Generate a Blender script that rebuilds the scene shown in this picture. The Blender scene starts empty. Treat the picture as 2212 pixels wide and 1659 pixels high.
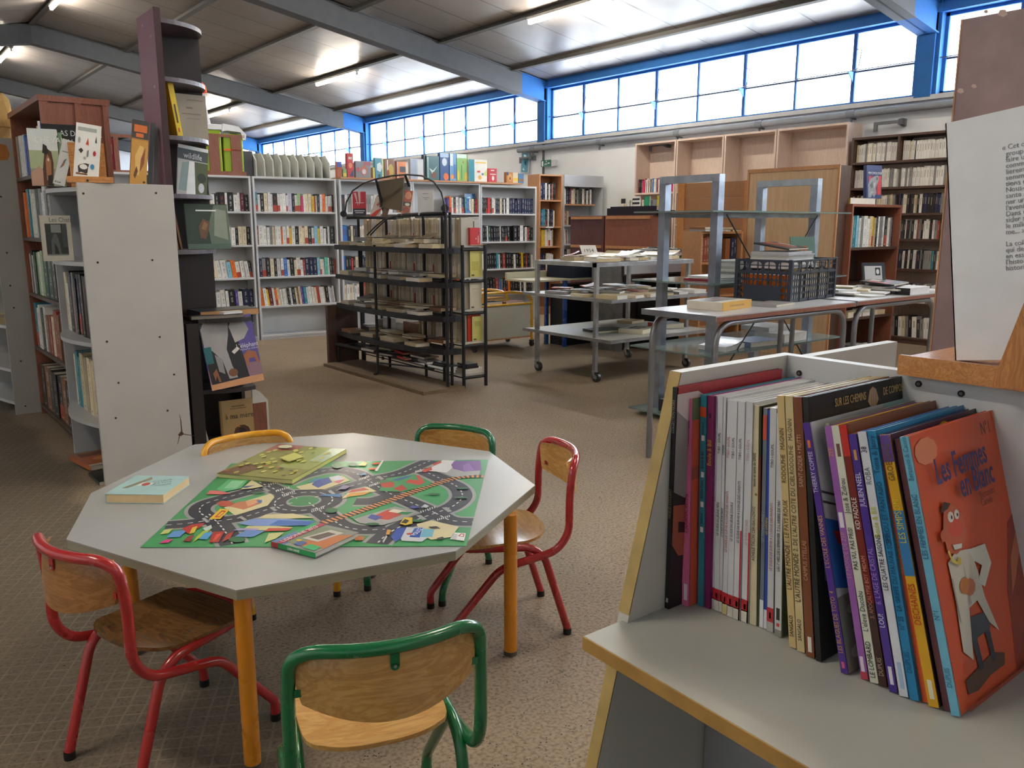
import bpy, bmesh, math, random
from mathutils import Matrix, Vector
S = bpy.context.scene
COL = S.collection
PI = math.pi
rnd = random.Random(7)

# ---------------------------------------------------------------- camera
F_PX, CAM_H, YAW, PITCH = 1800.0, 1.30, math.radians(38.3), math.radians(10.85)
cam_data = bpy.data.cameras.new('camera')
cam_data.sensor_width = 36.0
cam_data.lens = 36.0 * F_PX / 2212.0
cam_data.clip_start = 0.02
cam_data.clip_end = 300
cam = bpy.data.objects.new('camera', cam_data)
cam.location = (0, 0, CAM_H)
cam.rotation_euler = (PI / 2 - PITCH, 0, -YAW)
COL.objects.link(cam)
S.camera = cam

# ---------------------------------------------------------------- exposure
S.view_settings.view_transform = 'Standard'
S.view_settings.look = 'None'
S.view_settings.gamma = 1.0
S.view_settings.exposure = 2.65
S.view_settings.use_curve_mapping = False

# ---------------------------------------------------------------- overcast sky
SKY_STRENGTH = 6.5
W = bpy.data.worlds.new('overcast_sky')
S.world = W
W.use_nodes = True
nt = W.node_tree
nt.nodes.clear()
o = nt.nodes.new('ShaderNodeOutputWorld')
b = nt.nodes.new('ShaderNodeBackground')
r = nt.nodes.new('ShaderNodeValToRGB')
sx = nt.nodes.new('ShaderNodeSeparateXYZ')
tc = nt.nodes.new('ShaderNodeTexCoord')
mr = nt.nodes.new('ShaderNodeMapRange')
mr.inputs[1].default_value = -0.25
mr.inputs[2].default_value = 0.6
nt.links.new(tc.outputs['Generated'], sx.inputs[0])
nt.links.new(sx.outputs[2], mr.inputs[0])
nt.links.new(mr.outputs[0], r.inputs[0])
r.color_ramp.elements[0].color = (0.30, 0.31, 0.32, 1)
r.color_ramp.elements[1].color = (0.86, 0.93, 1.0, 1)
e = r.color_ramp.elements.new(0.30)
e.color = (0.76, 0.84, 0.92, 1)
nt.links.new(r.outputs[0], b.inputs[0])
b.inputs[1].default_value = SKY_STRENGTH
nt.links.new(b.outputs[0], o.inputs[0])

WALL_X, SILL_Z, HEAD_Z = 9.40, 2.67, 3.50
COLUMNS_Y = (-1.60, 4.66, 11.04, 17.22, 23.35, 29.5)
for i in range(5):                                  # light portals in the window openings
    y0, y1 = COLUMNS_Y[i], COLUMNS_Y[i + 1]
    ld = bpy.data.lights.new('window_portal', 'AREA')
    ld.shape = 'RECTANGLE'
    ld.size = 0.86
    ld.size_y = y1 - y0
    ld.cycles.is_portal = True
    lo = bpy.data.objects.new('window_portal', ld)
    lo.location = (WALL_X + 0.30, (y0 + y1) / 2, (SILL_Z + HEAD_Z) / 2)
    lo.rotation_euler = (0, PI / 2, 0)
    COL.objects.link(lo)

S.cycles.max_bounces = 7
S.cycles.diffuse_bounces = 4
S.cycles.glossy_bounces = 3
S.cycles.transmission_bounces = 4
S.cycles.transparent_max_bounces = 8
S.cycles.caustics_reflective = False
S.cycles.caustics_refractive = False
S.cycles.sample_clamp_indirect = 6.0

# ---------------------------------------------------------------- pixel -> place (same camera maths)
_s, _c, _sp, _cp = math.sin(YAW), math.cos(YAW), math.sin(PITCH), math.cos(PITCH)
_fw = Vector((_s * _cp, _c * _cp, -_sp)); _rt = Vector((_c, -_s, 0)); _up = _rt.cross(_fw)
CAMP = Vector((0, 0, CAM_H))
def ray(x, y): return _fw + _rt * ((x - 1106) / F_PX) - _up * ((y - 829.5) / F_PX)
def oz(x, y, z=0.0): d = ray(x, y); return CAMP + d * ((z - CAM_H) / d.z)
def ox(x, y, X): d = ray(x, y); return CAMP + d * (X / d.x)
def oy(x, y, Y): d = ray(x, y); return CAMP + d * (Y / d.y)
def ov(x, y, p):
    d = ray(x, y); n = Vector((d.x, d.y))
    return CAMP + d * ((p[0] * n.x + p[1] * n.y) / n.dot(n))
def opl(x, y, p, n):
    d = ray(x, y); n = Vector(n); return CAMP + d * ((Vector(p) - CAMP).dot(n) / d.dot(n))

# ---------------------------------------------------------------- colour
def lin(c):
    if isinstance(c, str):
        c = (int(c[0:2], 16), int(c[2:4], 16), int(c[4:6], 16))
    return tuple(((v / 255) / 12.92 if v / 255 <= 0.04045 else ((v / 255 + 0.055) / 1.055) ** 2.4) for v in c[:3]) + (1.0,)

# ---------------------------------------------------------------- materials
def newmat(name):
    m = bpy.data.materials.new(name); m.use_nodes = True
    t = m.node_tree; return m, t, t.nodes['Principled BSDF']
def N(t, kind, **kw):
    n = t.nodes.new(kind)
    for k, v in kw.items():
        if k.startswith('i_'):
            n.inputs[int(k[2:])].default_value = v
        else: setattr(n, k, v)
    return n
def L(t, a, b): t.links.new(a, b)
def ramp(t, src, stops):
    r = N(t, 'ShaderNodeValToRGB'); el = r.color_ramp.elements
    el[0].position, el[0].color = stops[0][0], stops[0][1]
    el[1].position, el[1].color = stops[-1][0], stops[-1][1]
    for p, c in stops[1:-1]:
        e = el.new(p); e.color = c
    L(t, src, r.inputs[0]); return r.outputs[0]
def mix(t, a, b, fac, mode='MIX'):
    m = N(t, 'ShaderNodeMix', data_type='RGBA', blend_type=mode)
    for s, k in ((fac, 0), (a, 6), (b, 7)):
        if hasattr(s, 'links'): L(t, s, m.inputs[k])
        else: m.inputs[k].default_value = s
    return m.outputs[2]
def attr_mat(name, rough=0.5, metal=0.0, spec=0.5, var=0.06, scale=9.0, coat=0.0, bump=0.0):
    m, t, p = newmat(name)
    a = N(t, 'ShaderNodeAttribute', attribute_name='Col')
    tcn = N(t, 'ShaderNodeTexCoord')
    n = N(t, 'ShaderNodeTexNoise'); n.inputs['Scale'].default_value = scale; n.inputs['Detail'].default_value = 5
    L(t, tcn.outputs['Object'], n.inputs['Vector'])
    r = ramp(t, n.outputs[0], [(0.3, (1 - var * 2, 1 - var * 2, 1 - var * 2, 1)), (0.7, (1, 1, 1, 1))])
    L(t, mix(t, a.outputs[0], r, 1.0, 'MULTIPLY'), p.inputs['Base Color'])
    rr = N(t, 'ShaderNodeMapRange', i_3=max(rough - 0.06, 0.02), i_4=min(rough + 0.08, 1)); L(t, n.outputs[0], rr.inputs[0])
    L(t, rr.outputs[0], p.inputs['Roughness'])
    p.inputs['Metallic'].default_value = metal
    p.inputs['Specular IOR Level'].default_value = spec
    if coat:
        p.inputs['Coat Weight'].default_value = coat; p.inputs['Coat Roughness'].default_value = 0.12
    if bump:
        bn = N(t, 'ShaderNodeBump'); bn.inputs['Strength'].default_value = bump; bn.inputs['Distance'].default_value = 0.002
        L(t, n.outputs[0], bn.inputs['Height']); L(t, bn.outputs[0], p.inputs['Normal'])
    return m
MATTE = attr_mat('matte_paint', 0.75, spec=0.3)
SATIN = attr_mat('satin_laminate', 0.42, var=0.04, scale=5)
PAPER = attr_mat('paper', 0.85, spec=0.2, var=0.05, scale=30)
PRINT = attr_mat('printed_card', 0.38, var=0.05, scale=14, coat=0.25)
LACQ = attr_mat('gloss_lacquer', 0.26, var=0.012, scale=8, coat=0.6)
STEEL = attr_mat('zinc_steel', 0.38, metal=0.85, var=0.16, scale=12)
BLACKM = attr_mat('black_steel', 0.45, metal=0.1, var=0.08, scale=20)
PLAST = attr_mat('moulded_plastic', 0.35, var=0.04)
TUBEGREY = attr_mat('grey_steel_tube', 0.33, metal=0.6, var=0.08, scale=8)

def wood_mat(name, c1, c2, rough=0.45, scale=1.0, axis='Z', dist=3.0, coat=0.1, bands=4.0):
    m, t, p = newmat(name)
    tcn = N(t, 'ShaderNodeTexCoord'); mp = N(t, 'ShaderNodeMapping')
    sc = {'X': (0.18, 1, 1), 'Y': (1, 0.18, 1), 'Z': (1, 1, 0.18)}[axis]
    mp.inputs['Scale'].default_value = tuple(v * scale for v in sc)
    L(t, tcn.outputs['Object'], mp.inputs[0])
    w = N(t, 'ShaderNodeTexNoise'); w.inputs['Scale'].default_value = bands * 2.2; w.inputs['Distortion'].default_value = dist; w.inputs['Detail'].default_value = 4
    L(t, mp.outputs[0], w.inputs[0])
    n = N(t, 'ShaderNodeTexNoise'); n.inputs['Scale'].default_value = 60; n.inputs['Detail'].default_value = 5
    mp2 = N(t, 'ShaderNodeMapping'); mp2.inputs['Scale'].default_value = tuple(v * scale * (1 if v == 1 else .25) for v in sc)
    L(t, tcn.outputs['Object'], mp2.inputs[0]); L(t, mp2.outputs[0], n.inputs[0])
    a = ramp(t, w.outputs[0], [(0.32, lin(c1)), (0.46, lin(c2)), (0.54, lin(c1)), (0.68, lin(c2))])
    g = ramp(t, n.outputs[0], [(0.3, (0.82, 0.82, 0.82, 1)), (0.7, (1, 1, 1, 1))])
    L(t, mix(t, a, g, 1.0, 'MULTIPLY'), p.inputs['Base Color'])
    p.inputs['Roughness'].default_value = rough
    p.inputs['Coat Weight'].default_value = coat; p.inputs['Coat Roughness'].default_value = 0.2
    return m
W_BEECH = wood_mat('varnished_beech', 'c8944f', 'dcae6b', 0.3, 1.6, 'X', coat=0.4)
W_BEECH_DK = wood_mat('varnished_beech_dark', '9a6636', 'b57f47', 0.3, 1.6, 'X', coat=0.4)
W_OAK = wood_mat('light_oak_veneer', 'd9c4b6', 'e2d0c4', 0.5, 3.0, 'Z', coat=0.05)
W_ORANGE = wood_mat('beech_veneer', 'b98458', 'c9946a', 0.45, 2.5, 'Z')
W_CORK = wood_mat('tan_hardboard', 'cfae8a', 'd6b694', 0.7, 0.6, 'Z')
W_DARK = wood_mat('dark_walnut_laminate', '4a352c', '5b4236', 0.45, 2.0, 'Z')
W_RED = wood_mat('reddish_mahogany', '8a5442', '99604b', 0.4, 2.0, 'Z')
W_MAROON = wood_mat('maroon_stained_board', '5c3a3c', '6a4546', 0.45, 1.5, 'Z')
W_PINE = wood_mat('varnished_pine', 'c07c40', 'd69a5c', 0.35, 2.2, 'X', coat=0.3, bands=9)
W_PINE_V = wood_mat('varnished_pine_upright', 'b8743a', 'cf9050', 0.35, 2.2, 'Z', coat=0.3, bands=9)
W_PLANK = wood_mat('knotty_plank', '9c6a44', 'b68458', 0.5, 2.5, 'X', dist=5, bands=5)

def glass_mat():
    m, t, p = newmat('window_glass'); t.nodes.remove(p)
    out = t.nodes['Material Output']
    tr = N(t, 'ShaderNodeBsdfTransparent'); tr.inputs[0].default_value = (0.97, 0.98, 0.98, 1)
    tl = N(t, 'ShaderNodeBsdfTranslucent'); tl.inputs[0].default_value = (0.9, 0.92, 0.93, 1)
    gl = N(t, 'ShaderNodeBsdfGlossy'); gl.inputs['Roughness'].default_value = 0.05
    m1 = N(t, 'ShaderNodeMixShader', i_0=0.35); m2 = N(t, 'ShaderNodeMixShader', i_0=0.06)
    L(t, tr.outputs[0], m1.inputs[1]); L(t, tl.outputs[0], m1.inputs[2])
    L(t, m1.outputs[0], m2.inputs[1]); L(t, gl.outputs[0], m2.inputs[2]); L(t, m2.outputs[0], out.inputs[0])
    return m
def shelf_glass_mat():
    m, t, p = newmat('green_shelf_glass'); t.nodes.remove(p)
    out = t.nodes['Material Output']
    tr = N(t, 'ShaderNodeBsdfTransparent'); tr.inputs[0].default_value = (0.62, 0.78, 0.76, 1)
    df = N(t, 'ShaderNodeBsdfDiffuse'); df.inputs[0].default_value = lin('a9c6c6')
    gl = N(t, 'ShaderNodeBsdfGlossy'); gl.inputs['Roughness'].default_value = 0.08
    fr = N(t, 'ShaderNodeFresnel', i_0=1.5)
    m1 = N(t, 'ShaderNodeMixShader', i_0=0.45); m2 = N(t, 'ShaderNodeMixShader')
    L(t, tr.outputs[0], m1.inputs[1]); L(t, df.outputs[0], m1.inputs[2])
    L(t, fr.outputs[0], m2.inputs[0]); L(t, m1.outputs[0], m2.inputs[1]); L(t, gl.outputs[0], m2.inputs[2]); L(t, m2.outputs[0], out.inputs[0])
    return m
GLASS, SHGLASS = glass_mat(), shelf_glass_mat()
def emit_mat(name, col, s):
    m, t, p = newmat(name)
    p.inputs['Base Color'].default_value = (0.8, 0.8, 0.8, 1)
    p.inputs['Emission Color'].default_value = lin(col); p.inputs['Emission Strength'].default_value = s
    return m
TUBE = emit_mat('fluorescent_tube', 'fff3e0', 30.0)

def floor_mat():
    m, t, p = newmat('worn_speckled_screed')
    tcn = N(t, 'ShaderNodeTexCoord'); P = tcn.outputs['Object']
    def noise(s, d=4):
        n = N(t, 'ShaderNodeTexNoise'); n.inputs['Scale'].default_value = s; n.inputs['Detail'].default_value = d; L(t, P, n.inputs[0]); return n.outputs[0]
    base = ramp(t, noise(0.7), [(0.3, lin('8c7a66')), (0.7, lin('a1907a'))])
    mott = ramp(t, noise(90, 3), [(0.36, (0.62, 0.58, 0.54, 1)), (0.5, (0.95, 0.94, 0.92, 1)), (0.66, (1.12, 1.1, 1.06, 1))])
    c = mix(t, base, mott, 1.0, 'MULTIPLY')
    v = N(t, 'ShaderNodeTexVoronoi'); v.inputs['Scale'].default_value = 85; L(t, P, v.inputs[0])
    sp = ramp(t, v.outputs['Distance'], [(0.16, (1, 1, 1, 1)), (0.26, (0, 0, 0, 1))])
    keep = ramp(t, noise(23, 2), [(0.50, (0, 0, 0, 1)), (0.58, (1, 1, 1, 1))])
    spk = mix(t, sp, keep, 1.0, 'MULTIPLY')
    c = mix(t, c, lin('2c2722'), spk)
    v2 = N(t, 'ShaderNodeTexVoronoi'); v2.inputs['Scale'].default_value = 9; L(t, P, v2.inputs[0])
    crumb = ramp(t, v2.outputs['Distance'], [(0.03, (1, 1, 1, 1)), (0.05, (0, 0, 0, 1))])
    c = mix(t, c, lin('332c26'), crumb)
    # scored square pattern where the old tiled screed shows (left side and under the trolleys)
    sxy = N(t, 'ShaderNodeSeparateXYZ')
    mp = N(t, 'ShaderNodeMapping'); mp.inputs['Rotation'].default_value = (0, 0, 0.5); L(t, P, mp.inputs[0])
    dn = N(t, 'ShaderNodeTexNoise'); dn.inputs['Scale'].default_value = 2.0; L(t, P, dn.inputs[0])
    br = N(t, 'ShaderNodeTexBrick'); br.offset = 0.0; br.inputs['Scale'].default_value = 1.0
    br.inputs['Brick Width'].default_value = 0.045; br.inputs['Row Height'].default_value = 0.045; br.inputs['Mortar Size'].default_value = 0.0035; br.inputs['Mortar Smooth'].default_value = 0.3
    vm = N(t, 'ShaderNodeVectorMath', operation='MULTIPLY_ADD'); L(t, dn.outputs['Color'], vm.inputs[0]); vm.inputs[1].default_value = (0.03, 0.03, 0); L(t, mp.outputs[0], vm.inputs[2])
    L(t, vm.outputs[0], br.inputs['Vector'])
    L(t, P, sxy.inputs[0])
    m1 = N(t, 'ShaderNodeMath', operation='ADD')                     # x + wobble
    wb = N(t, 'ShaderNodeMath', operation='MULTIPLY'); L(t, noise(1.3), wb.inputs[0]); wb.inputs[1].default_value = 0.5
    L(t, sxy.outputs[0], m1.inputs[0]); L(t, wb.outputs[0], m1.inputs[1])
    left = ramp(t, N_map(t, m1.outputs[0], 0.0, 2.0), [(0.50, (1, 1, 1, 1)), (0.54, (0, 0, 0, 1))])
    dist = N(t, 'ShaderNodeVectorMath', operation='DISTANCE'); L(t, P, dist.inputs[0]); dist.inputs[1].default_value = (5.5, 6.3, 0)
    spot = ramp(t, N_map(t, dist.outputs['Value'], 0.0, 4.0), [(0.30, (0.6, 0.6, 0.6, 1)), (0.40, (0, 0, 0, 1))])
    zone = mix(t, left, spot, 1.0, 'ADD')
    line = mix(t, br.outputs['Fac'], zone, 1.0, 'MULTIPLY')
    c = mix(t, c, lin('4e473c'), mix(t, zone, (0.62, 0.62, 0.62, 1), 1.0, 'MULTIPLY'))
    wear = ramp(t, noise(5), [(0.35, (0.25, 0.25, 0.25, 1)), (0.6, (1, 1, 1, 1))])
    line = mix(t, line, wear, 1.0, 'MULTIPLY')
    c = mix(t, c, lin('8f8674'), mix(t, line, (0.6, 0.6, 0.6, 1), 1.0, 'MULTIPLY'))
    L(t, c, p.inputs['Base Color'])
    rr = N(t, 'ShaderNodeMapRange', i_3=0.5, i_4=0.8); L(t, noise(3), rr.inputs[0]); L(t, rr.outputs[0], p.inputs['Roughness'])
    bn = N(t, 'ShaderNodeBump'); bn.inputs['Strength'].default_value = 0.35; bn.inputs['Distance'].default_value = 0.004
    L(t, noise(110, 3), bn.inputs['Height']); L(t, bn.outputs[0], p.inputs['Normal'])
    return m
def N_map(t, s, a, b):
    n = N(t, 'ShaderNodeMapRange', i_1=a, i_2=b); L(t, s, n.inputs[0]); return n.outputs[0]

def ceiling_mat():
    m, t, p = newmat('ceiling_panels')
    tcn = N(t, 'ShaderNodeTexCoord'); s = N(t, 'ShaderNodeSeparateXYZ'); L(t, tcn.outputs['Object'], s.inputs[0])
    a = N(t, 'ShaderNodeMath', operation='ADD'); L(t, s.outputs[1], a.inputs[0]); a.inputs[1].default_value = 60.0 - 4.76 + 0.01
    d = N(t, 'ShaderNodeMath', operation='DIVIDE'); L(t, a.outputs[0], d.inputs[0]); d.inputs[1].default_value = 0.775
    f = N(t, 'ShaderNodeMath', operation='FRACT'); L(t, d.outputs[0], f.inputs[0])
    seam = ramp(t, f.outputs[0], [(0.0, (1, 1, 1, 1)), (0.028, (1, 1, 1, 1)), (0.034, (0, 0, 0, 1))])
    n = N(t, 'ShaderNodeTexNoise'); n.inputs['Scale'].default_value = 1.2; L(t, tcn.outputs['Object'], n.inputs[0])
    base = ramp(t, n.outputs[0], [(0.3, lin('807a76')), (0.7, lin('8c8682'))])
    L(t, mix(t, base, lin('4d4c4c'), seam), p.inputs['Base Color'])
    p.inputs['Roughness'].default_value = 0.36
    p.inputs['Specular IOR Level'].default_value = 0.55
    n2 = N(t, 'ShaderNodeTexNoise'); n2.inputs['Scale'].default_value = 2.5; L(t, tcn.outputs['Object'], n2.inputs[0])
    bn = N(t, 'ShaderNodeBump'); bn.inputs['Strength'].default_value = 0.25; bn.inputs['Distance'].default_value = 0.03
    L(t, n2.outputs[0], bn.inputs['Height']); L(t, bn.outputs[0], p.inputs['Normal'])
    return m

def wall_mat():
    m, t, p = newmat('painted_plaster')
    tcn = N(t, 'ShaderNodeTexCoord')
    n = N(t, 'ShaderNodeTexNoise'); n.inputs['Scale'].default_value = 1.4; n.inputs['Detail'].default_value = 8; L(t, tcn.outputs['Object'], n.inputs[0])
    s = N(t, 'ShaderNodeSeparateXYZ'); L(t, tcn.outputs['Object'], s.inputs[0])
    damp = ramp(t, N_map(t, s.outputs[2], 0, 3), [(0.0, (1, 1, 1, 1)), (0.5, (1, 1, 1, 1)), (0.62, (0, 0, 0, 1))])
    dmix = mix(t, damp, ramp(t, n.outputs[0], [(0.42, (0, 0, 0, 1)), (0.6, (0.6, 0.6, 0.6, 1))]), 1.0, 'MULTIPLY')
    base = ramp(t, n.outputs[0], [(0.3, lin('dde2ea')), (0.7, lin('e8ebf0'))])
    L(t, mix(t, base, lin('c3bf9c'), dmix), p.inputs['Base Color']); p.inputs['Roughness'].default_value = 0.8
    return m

# ---------------------------------------------------------------- mesh building
class MB:
    def __init__(self): self.v, self.f, self.c, self.m, self.s = [], [], [], [], []
    def add(self, vs, fs, col, M=None, mi=0, smooth=False):
        b0 = len(self.v)
        for v in vs:
            v = Vector(v); self.v.append(M @ v if M is not None else v)
        c = lin(col) if not (isinstance(col, tuple) and len(col) == 4) else col
        for f in fs:
            self.f.append([b0 + i for i in f]); self.c.append(c); self.m.append(mi); self.s.append(smooth)
        return self
    def box(self, x0, x1, y0, y1, z0, z1, col='ffffff', M=None, mi=0):
        x0, x1 = min(x0, x1), max(x0, x1); y0, y1 = min(y0, y1), max(y0, y1); z0, z1 = min(z0, z1), max(z0, z1)
        vs = [(x, y, z) for x in (x0, x1) for y in (y0, y1) for z in (z0, z1)]
        fs = [(0, 1, 3, 2), (4, 6, 7, 5), (0, 4, 5, 1), (2, 3, 7, 6), (0, 2, 6, 4), (1, 5, 7, 3)]
        return self.add(vs, fs, col, M, mi)
    def prism(self, pts, z0, z1, col='ffffff', M=None, mi=0):     # polygon in xy (counter-clockwise), extruded in z
        ar = sum(pts[i][0] * pts[(i + 1) % len(pts)][1] - pts[(i + 1) % len(pts)][0] * pts[i][1] for i in range(len(pts)))
        if ar < 0: pts = list(pts)[::-1]
        n = len(pts)
        vs = [(x, y, z0) for x, y in pts] + [(x, y, z1) for x, y in pts]
        fs = [tuple(range(n))[::-1], tuple(range(n, 2 * n))] + [(i, (i + 1) % n, n + (i + 1) % n, n + i) for i in range(n)]
        return self.add(vs, fs, col, M, mi)
    def tube(self, pts, r, col='ffffff', n=10, M=None, mi=0, closed=False):
        pts = [Vector(p) for p in pts]; k = len(pts); vs = []; fs = []
        prev = None
        for i, p in enumerate(pts):
            a = pts[(i - 1) % k] if (i > 0 or closed) else p
            b_ = pts[(i + 1) % k] if (i < k - 1 or closed) else p
            d = (b_ - a).normalized()
            if prev is None:
                u = d.orthogonal().normalized()
            else:
                u = prev - d * prev.dot(d); u = u.normalized() if u.length > 1e-6 else d.orthogonal().normalized()
            prev = u; w = d.cross(u)
            sc = 1.0
            if 0 < i < k - 1:
                cs = (p - a).normalized().dot((b_ - p).normalized()); sc = 1 / max(math.sqrt((1 + cs) / 2), 0.5)
            rr = r[i] if isinstance(r, (list, tuple)) else r
            for j in range(n):
                an = 2 * PI * j / n; vs.append(p + (u * math.cos(an) + w * math.sin(an)) * rr * (1 + (sc - 1) * 0.5))
        for i in range(k if closed else k - 1):
            for j in range(n):
                a0, a1 = i * n + j, i * n + (j + 1) % n; b0, b1 = ((i + 1) % k) * n + j, ((i + 1) % k) * n + (j + 1) % n
                fs.append((a0, a1, b1, b0))
        self.add(vs, fs, col, M, mi, True)
        if not closed:
            self.add(vs[:n], [tuple(range(n))[::-1]], col, M, mi); self.add(vs[-n:], [tuple(range(n))], col, M, mi)
        return self
    def poly(self, pts3, col, M=None, mi=0): return self.add(pts3, [tuple(range(len(pts3)))], col, M, mi)
    def build(self, name, mat=None, parent=None, loc=None, rotz=0.0, bevel=0.0, rot=None):
        me = bpy.data.meshes.new(name)
        me.from_pydata([tuple(v) for v in self.v], [], self.f)
        at = me.color_attributes.new('Col', 'FLOAT_COLOR', 'CORNER')
        k = 0
        data = []
        for p, c, mi, s in zip(me.polygons, self.c, self.m, self.s):
            p.material_index = mi; p.use_smooth = s
            data.extend(list(c) * p.loop_total)
        at.data.foreach_set('color', data)
        for m in (mat if isinstance(mat, (list, tuple)) else [mat or MATTE]): me.materials.append(m)
        me.update()
        o = bpy.data.objects.new(name, me); COL.objects.link(o)
        if parent: o.parent = parent
        if loc is not None: o.location = loc
        if rot is not None: o.rotation_euler = rot
        elif rotz: o.rotation_euler = (0, 0, rotz)
        if bevel:
            bv = o.modifiers.new('edge', 'BEVEL'); bv.width = bevel; bv.segments = 2; bv.limit_method = 'ANGLE'; bv.harden_normals = False
        return o
def arc(cx, cy, r, a0, a1, n=6): return [(cx + r * math.cos(a0 + (a1 - a0) * i / n), cy + r * math.sin(a0 + (a1 - a0) * i / n)) for i in range(n + 1)]
def fillet(pts, r, n=5):                       # round the corners of a 3D polyline
    pts = [Vector(p) for p in pts]; out = [pts[0]]
    for i in range(1, len(pts) - 1):
        p = pts[i]; a = (pts[i - 1] - p); b_ = (pts[i + 1] - p); rr = min(r, a.length * .49, b_.length * .49)
        A, B = p + a.normalized() * rr, p + b_.normalized() * rr
        for k in range(n + 1):
            s = k / n; out.append((1 - s) ** 2 * A + 2 * s * (1 - s) * p + s * s * B)
    out.append(pts[-1]); return out
def thing(name, label, cat, loc=(0, 0, 0), rotz=0.0, group=None, rot=None):
    o = bpy.data.objects.new(name, None); COL.objects.link(o); o.location = loc
    o.rotation_euler = rot if rot is not None else (0, 0, rotz)
    o.empty_display_size = 0.1
    o['label'] = label; o['category'] = cat
    if group: o['group'] = group
    return o
def tag(o, label, cat, group=None, kind=None):
    o['label'] = label; o['category'] = cat
    if group: o['group'] = group
    if kind: o['kind'] = kind
    return o
def struct(o): o['kind'] = 'structure'; return o
def text(s, size, col, parent, M, name='title', mat=None, bold=0.0, sx=1.0, shear=0.0, align='LEFT'):
    """flat lettering lying in the local XY plane of matrix M"""
    cu = bpy.data.curves.new(name, 'FONT'); cu.body = s; cu.size = size; cu.extrude = 0.0001; cu.offset = bold; cu.shear = shear
    cu.align_x = align; cu.align_y = 'CENTER'; cu.resolution_u = 2
    cu.materials.append(mat or ink(col))
    tmp = bpy.data.objects.new(name, cu); me = bpy.data.meshes.new_from_object(tmp); bpy.data.objects.remove(tmp); bpy.data.curves.remove(cu)
    if not me.materials: me.materials.append(mat or ink(col))
    o = bpy.data.objects.new(name, me); COL.objects.link(o); o.parent = parent
    o.matrix_local = M @ Matrix.Diagonal((sx, 1, 1, 1))
    return o
_ink = {}
def ink(col):
    if col not in _ink:
        m, t, p = newmat('printing_ink'); n = N(t, 'ShaderNodeTexNoise'); n.inputs['Scale'].default_value = 40
        c = lin(col); L(t, ramp(t, n.outputs[0], [(0.3, tuple(v * 0.9 for v in c[:3]) + (1,)), (0.7, c)]), p.inputs['Base Color'])
        p.inputs['Roughness'].default_value = 0.45; _ink[col] = m
    return _ink[col]
def XF(loc=(0, 0, 0), rz=0, ry=0, rx=0): return Matrix.Translation(loc) @ Matrix.Rotation(rz, 4, 'Z') @ Matrix.Rotation(ry, 4, 'Y') @ Matrix.Rotation(rx, 4, 'X')
def basis(loc, x, y):                          # matrix with local X along x and Y along y
    x = Vector(x).normalized(); z = x.cross(Vector(y)).normalized(); y = z.cross(x)
    M = Matrix.Identity(4)
    for i in range(3): M[i][0], M[i][1], M[i][2], M[i][3] = x[i], y[i], z[i], loc[i]
    return M
# ================================================================ the hall
RIDGE_X, ROOF_Z, SLOPE = 2.95, 3.62, 0.17
def roof_z(x): return ROOF_Z + SLOPE * (WALL_X - x) if x >= RIDGE_X else ROOF_Z + SLOPE * (WALL_X - RIDGE_X) - SLOPE * (RIDGE_X - x)
LEFT_X = 2 * RIDGE_X - WALL_X
Y0, Y1 = -3.0, 30.0
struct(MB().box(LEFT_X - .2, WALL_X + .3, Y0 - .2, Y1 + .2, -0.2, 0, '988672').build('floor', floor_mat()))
pl = wall_mat()
struct(MB().box(WALL_X, WALL_X + .25, Y0, Y1, 0, SILL_Z).build('wall_right', pl))
struct(MB().box(LEFT_X - .2, LEFT_X, Y0, Y1, 0, roof_z(LEFT_X)).build('wall_left', pl))
struct(MB().prism([(LEFT_X - .2, 0), (WALL_X + .25, 0), (WALL_X + .25, ROOF_Z), (RIDGE_X, roof_z(RIDGE_X)), (LEFT_X - .2, ROOF_Z)], 0, 0.2, M=Matrix.Translation((0, Y1 + .2, 0)) @ Matrix.Rotation(PI / 2, 4, 'X')).build('wall_back', pl))
struct(MB().prism([(LEFT_X - .2, 0), (WALL_X + .25, 0), (WALL_X + .25, ROOF_Z), (RIDGE_X, roof_z(RIDGE_X)), (LEFT_X - .2, ROOF_Z)], 0, 0.2, M=Matrix.Translation((0, Y0, 0)) @ Matrix.Rotation(PI / 2, 4, 'X')).build('wall_front', pl))
cm = ceiling_mat()
ce = MB()
for xa, xb in ((RIDGE_X, WALL_X + .6), (LEFT_X - .3, RIDGE_X)):
    za, zb = roof_z(xa) if xa >= RIDGE_X else roof_z(xa), roof_z(xb)
    vs = [(xa, Y0 - .2, za), (xb, Y0 - .2, zb), (xb, Y1 + .2, zb), (xa, Y1 + .2, za)]
    vs += [(x, y, z + .12) for x, y, z in vs]
    ce.add(vs, [(3, 2, 1, 0), (4, 5, 6, 7), (0, 1, 5, 4), (1, 2, 6, 5), (2, 3, 7, 6), (3, 0, 4, 7)], 'aaaaaa')
struct(ce.build('ceiling', cm))
# sill ledge and outer reveal
struct(MB().box(WALL_X - .07, WALL_X + .3, Y0, Y1, SILL_Z - .05, SILL_Z, 'c9ccd0').build('trim_1', MATTE))
BLUE, BLUE_D = '2f6bb0', '27508c'
# head beam under the roof edge
struct(MB().box(WALL_X - .03, WALL_X + .25, Y0, Y1, HEAD_Z, ROOF_Z + .02, BLUE).box(WALL_X - .07, WALL_X - .03, Y0, Y1, HEAD_Z - .005, HEAD_Z + .03, BLUE).build('trim_2', MATTE))
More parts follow.
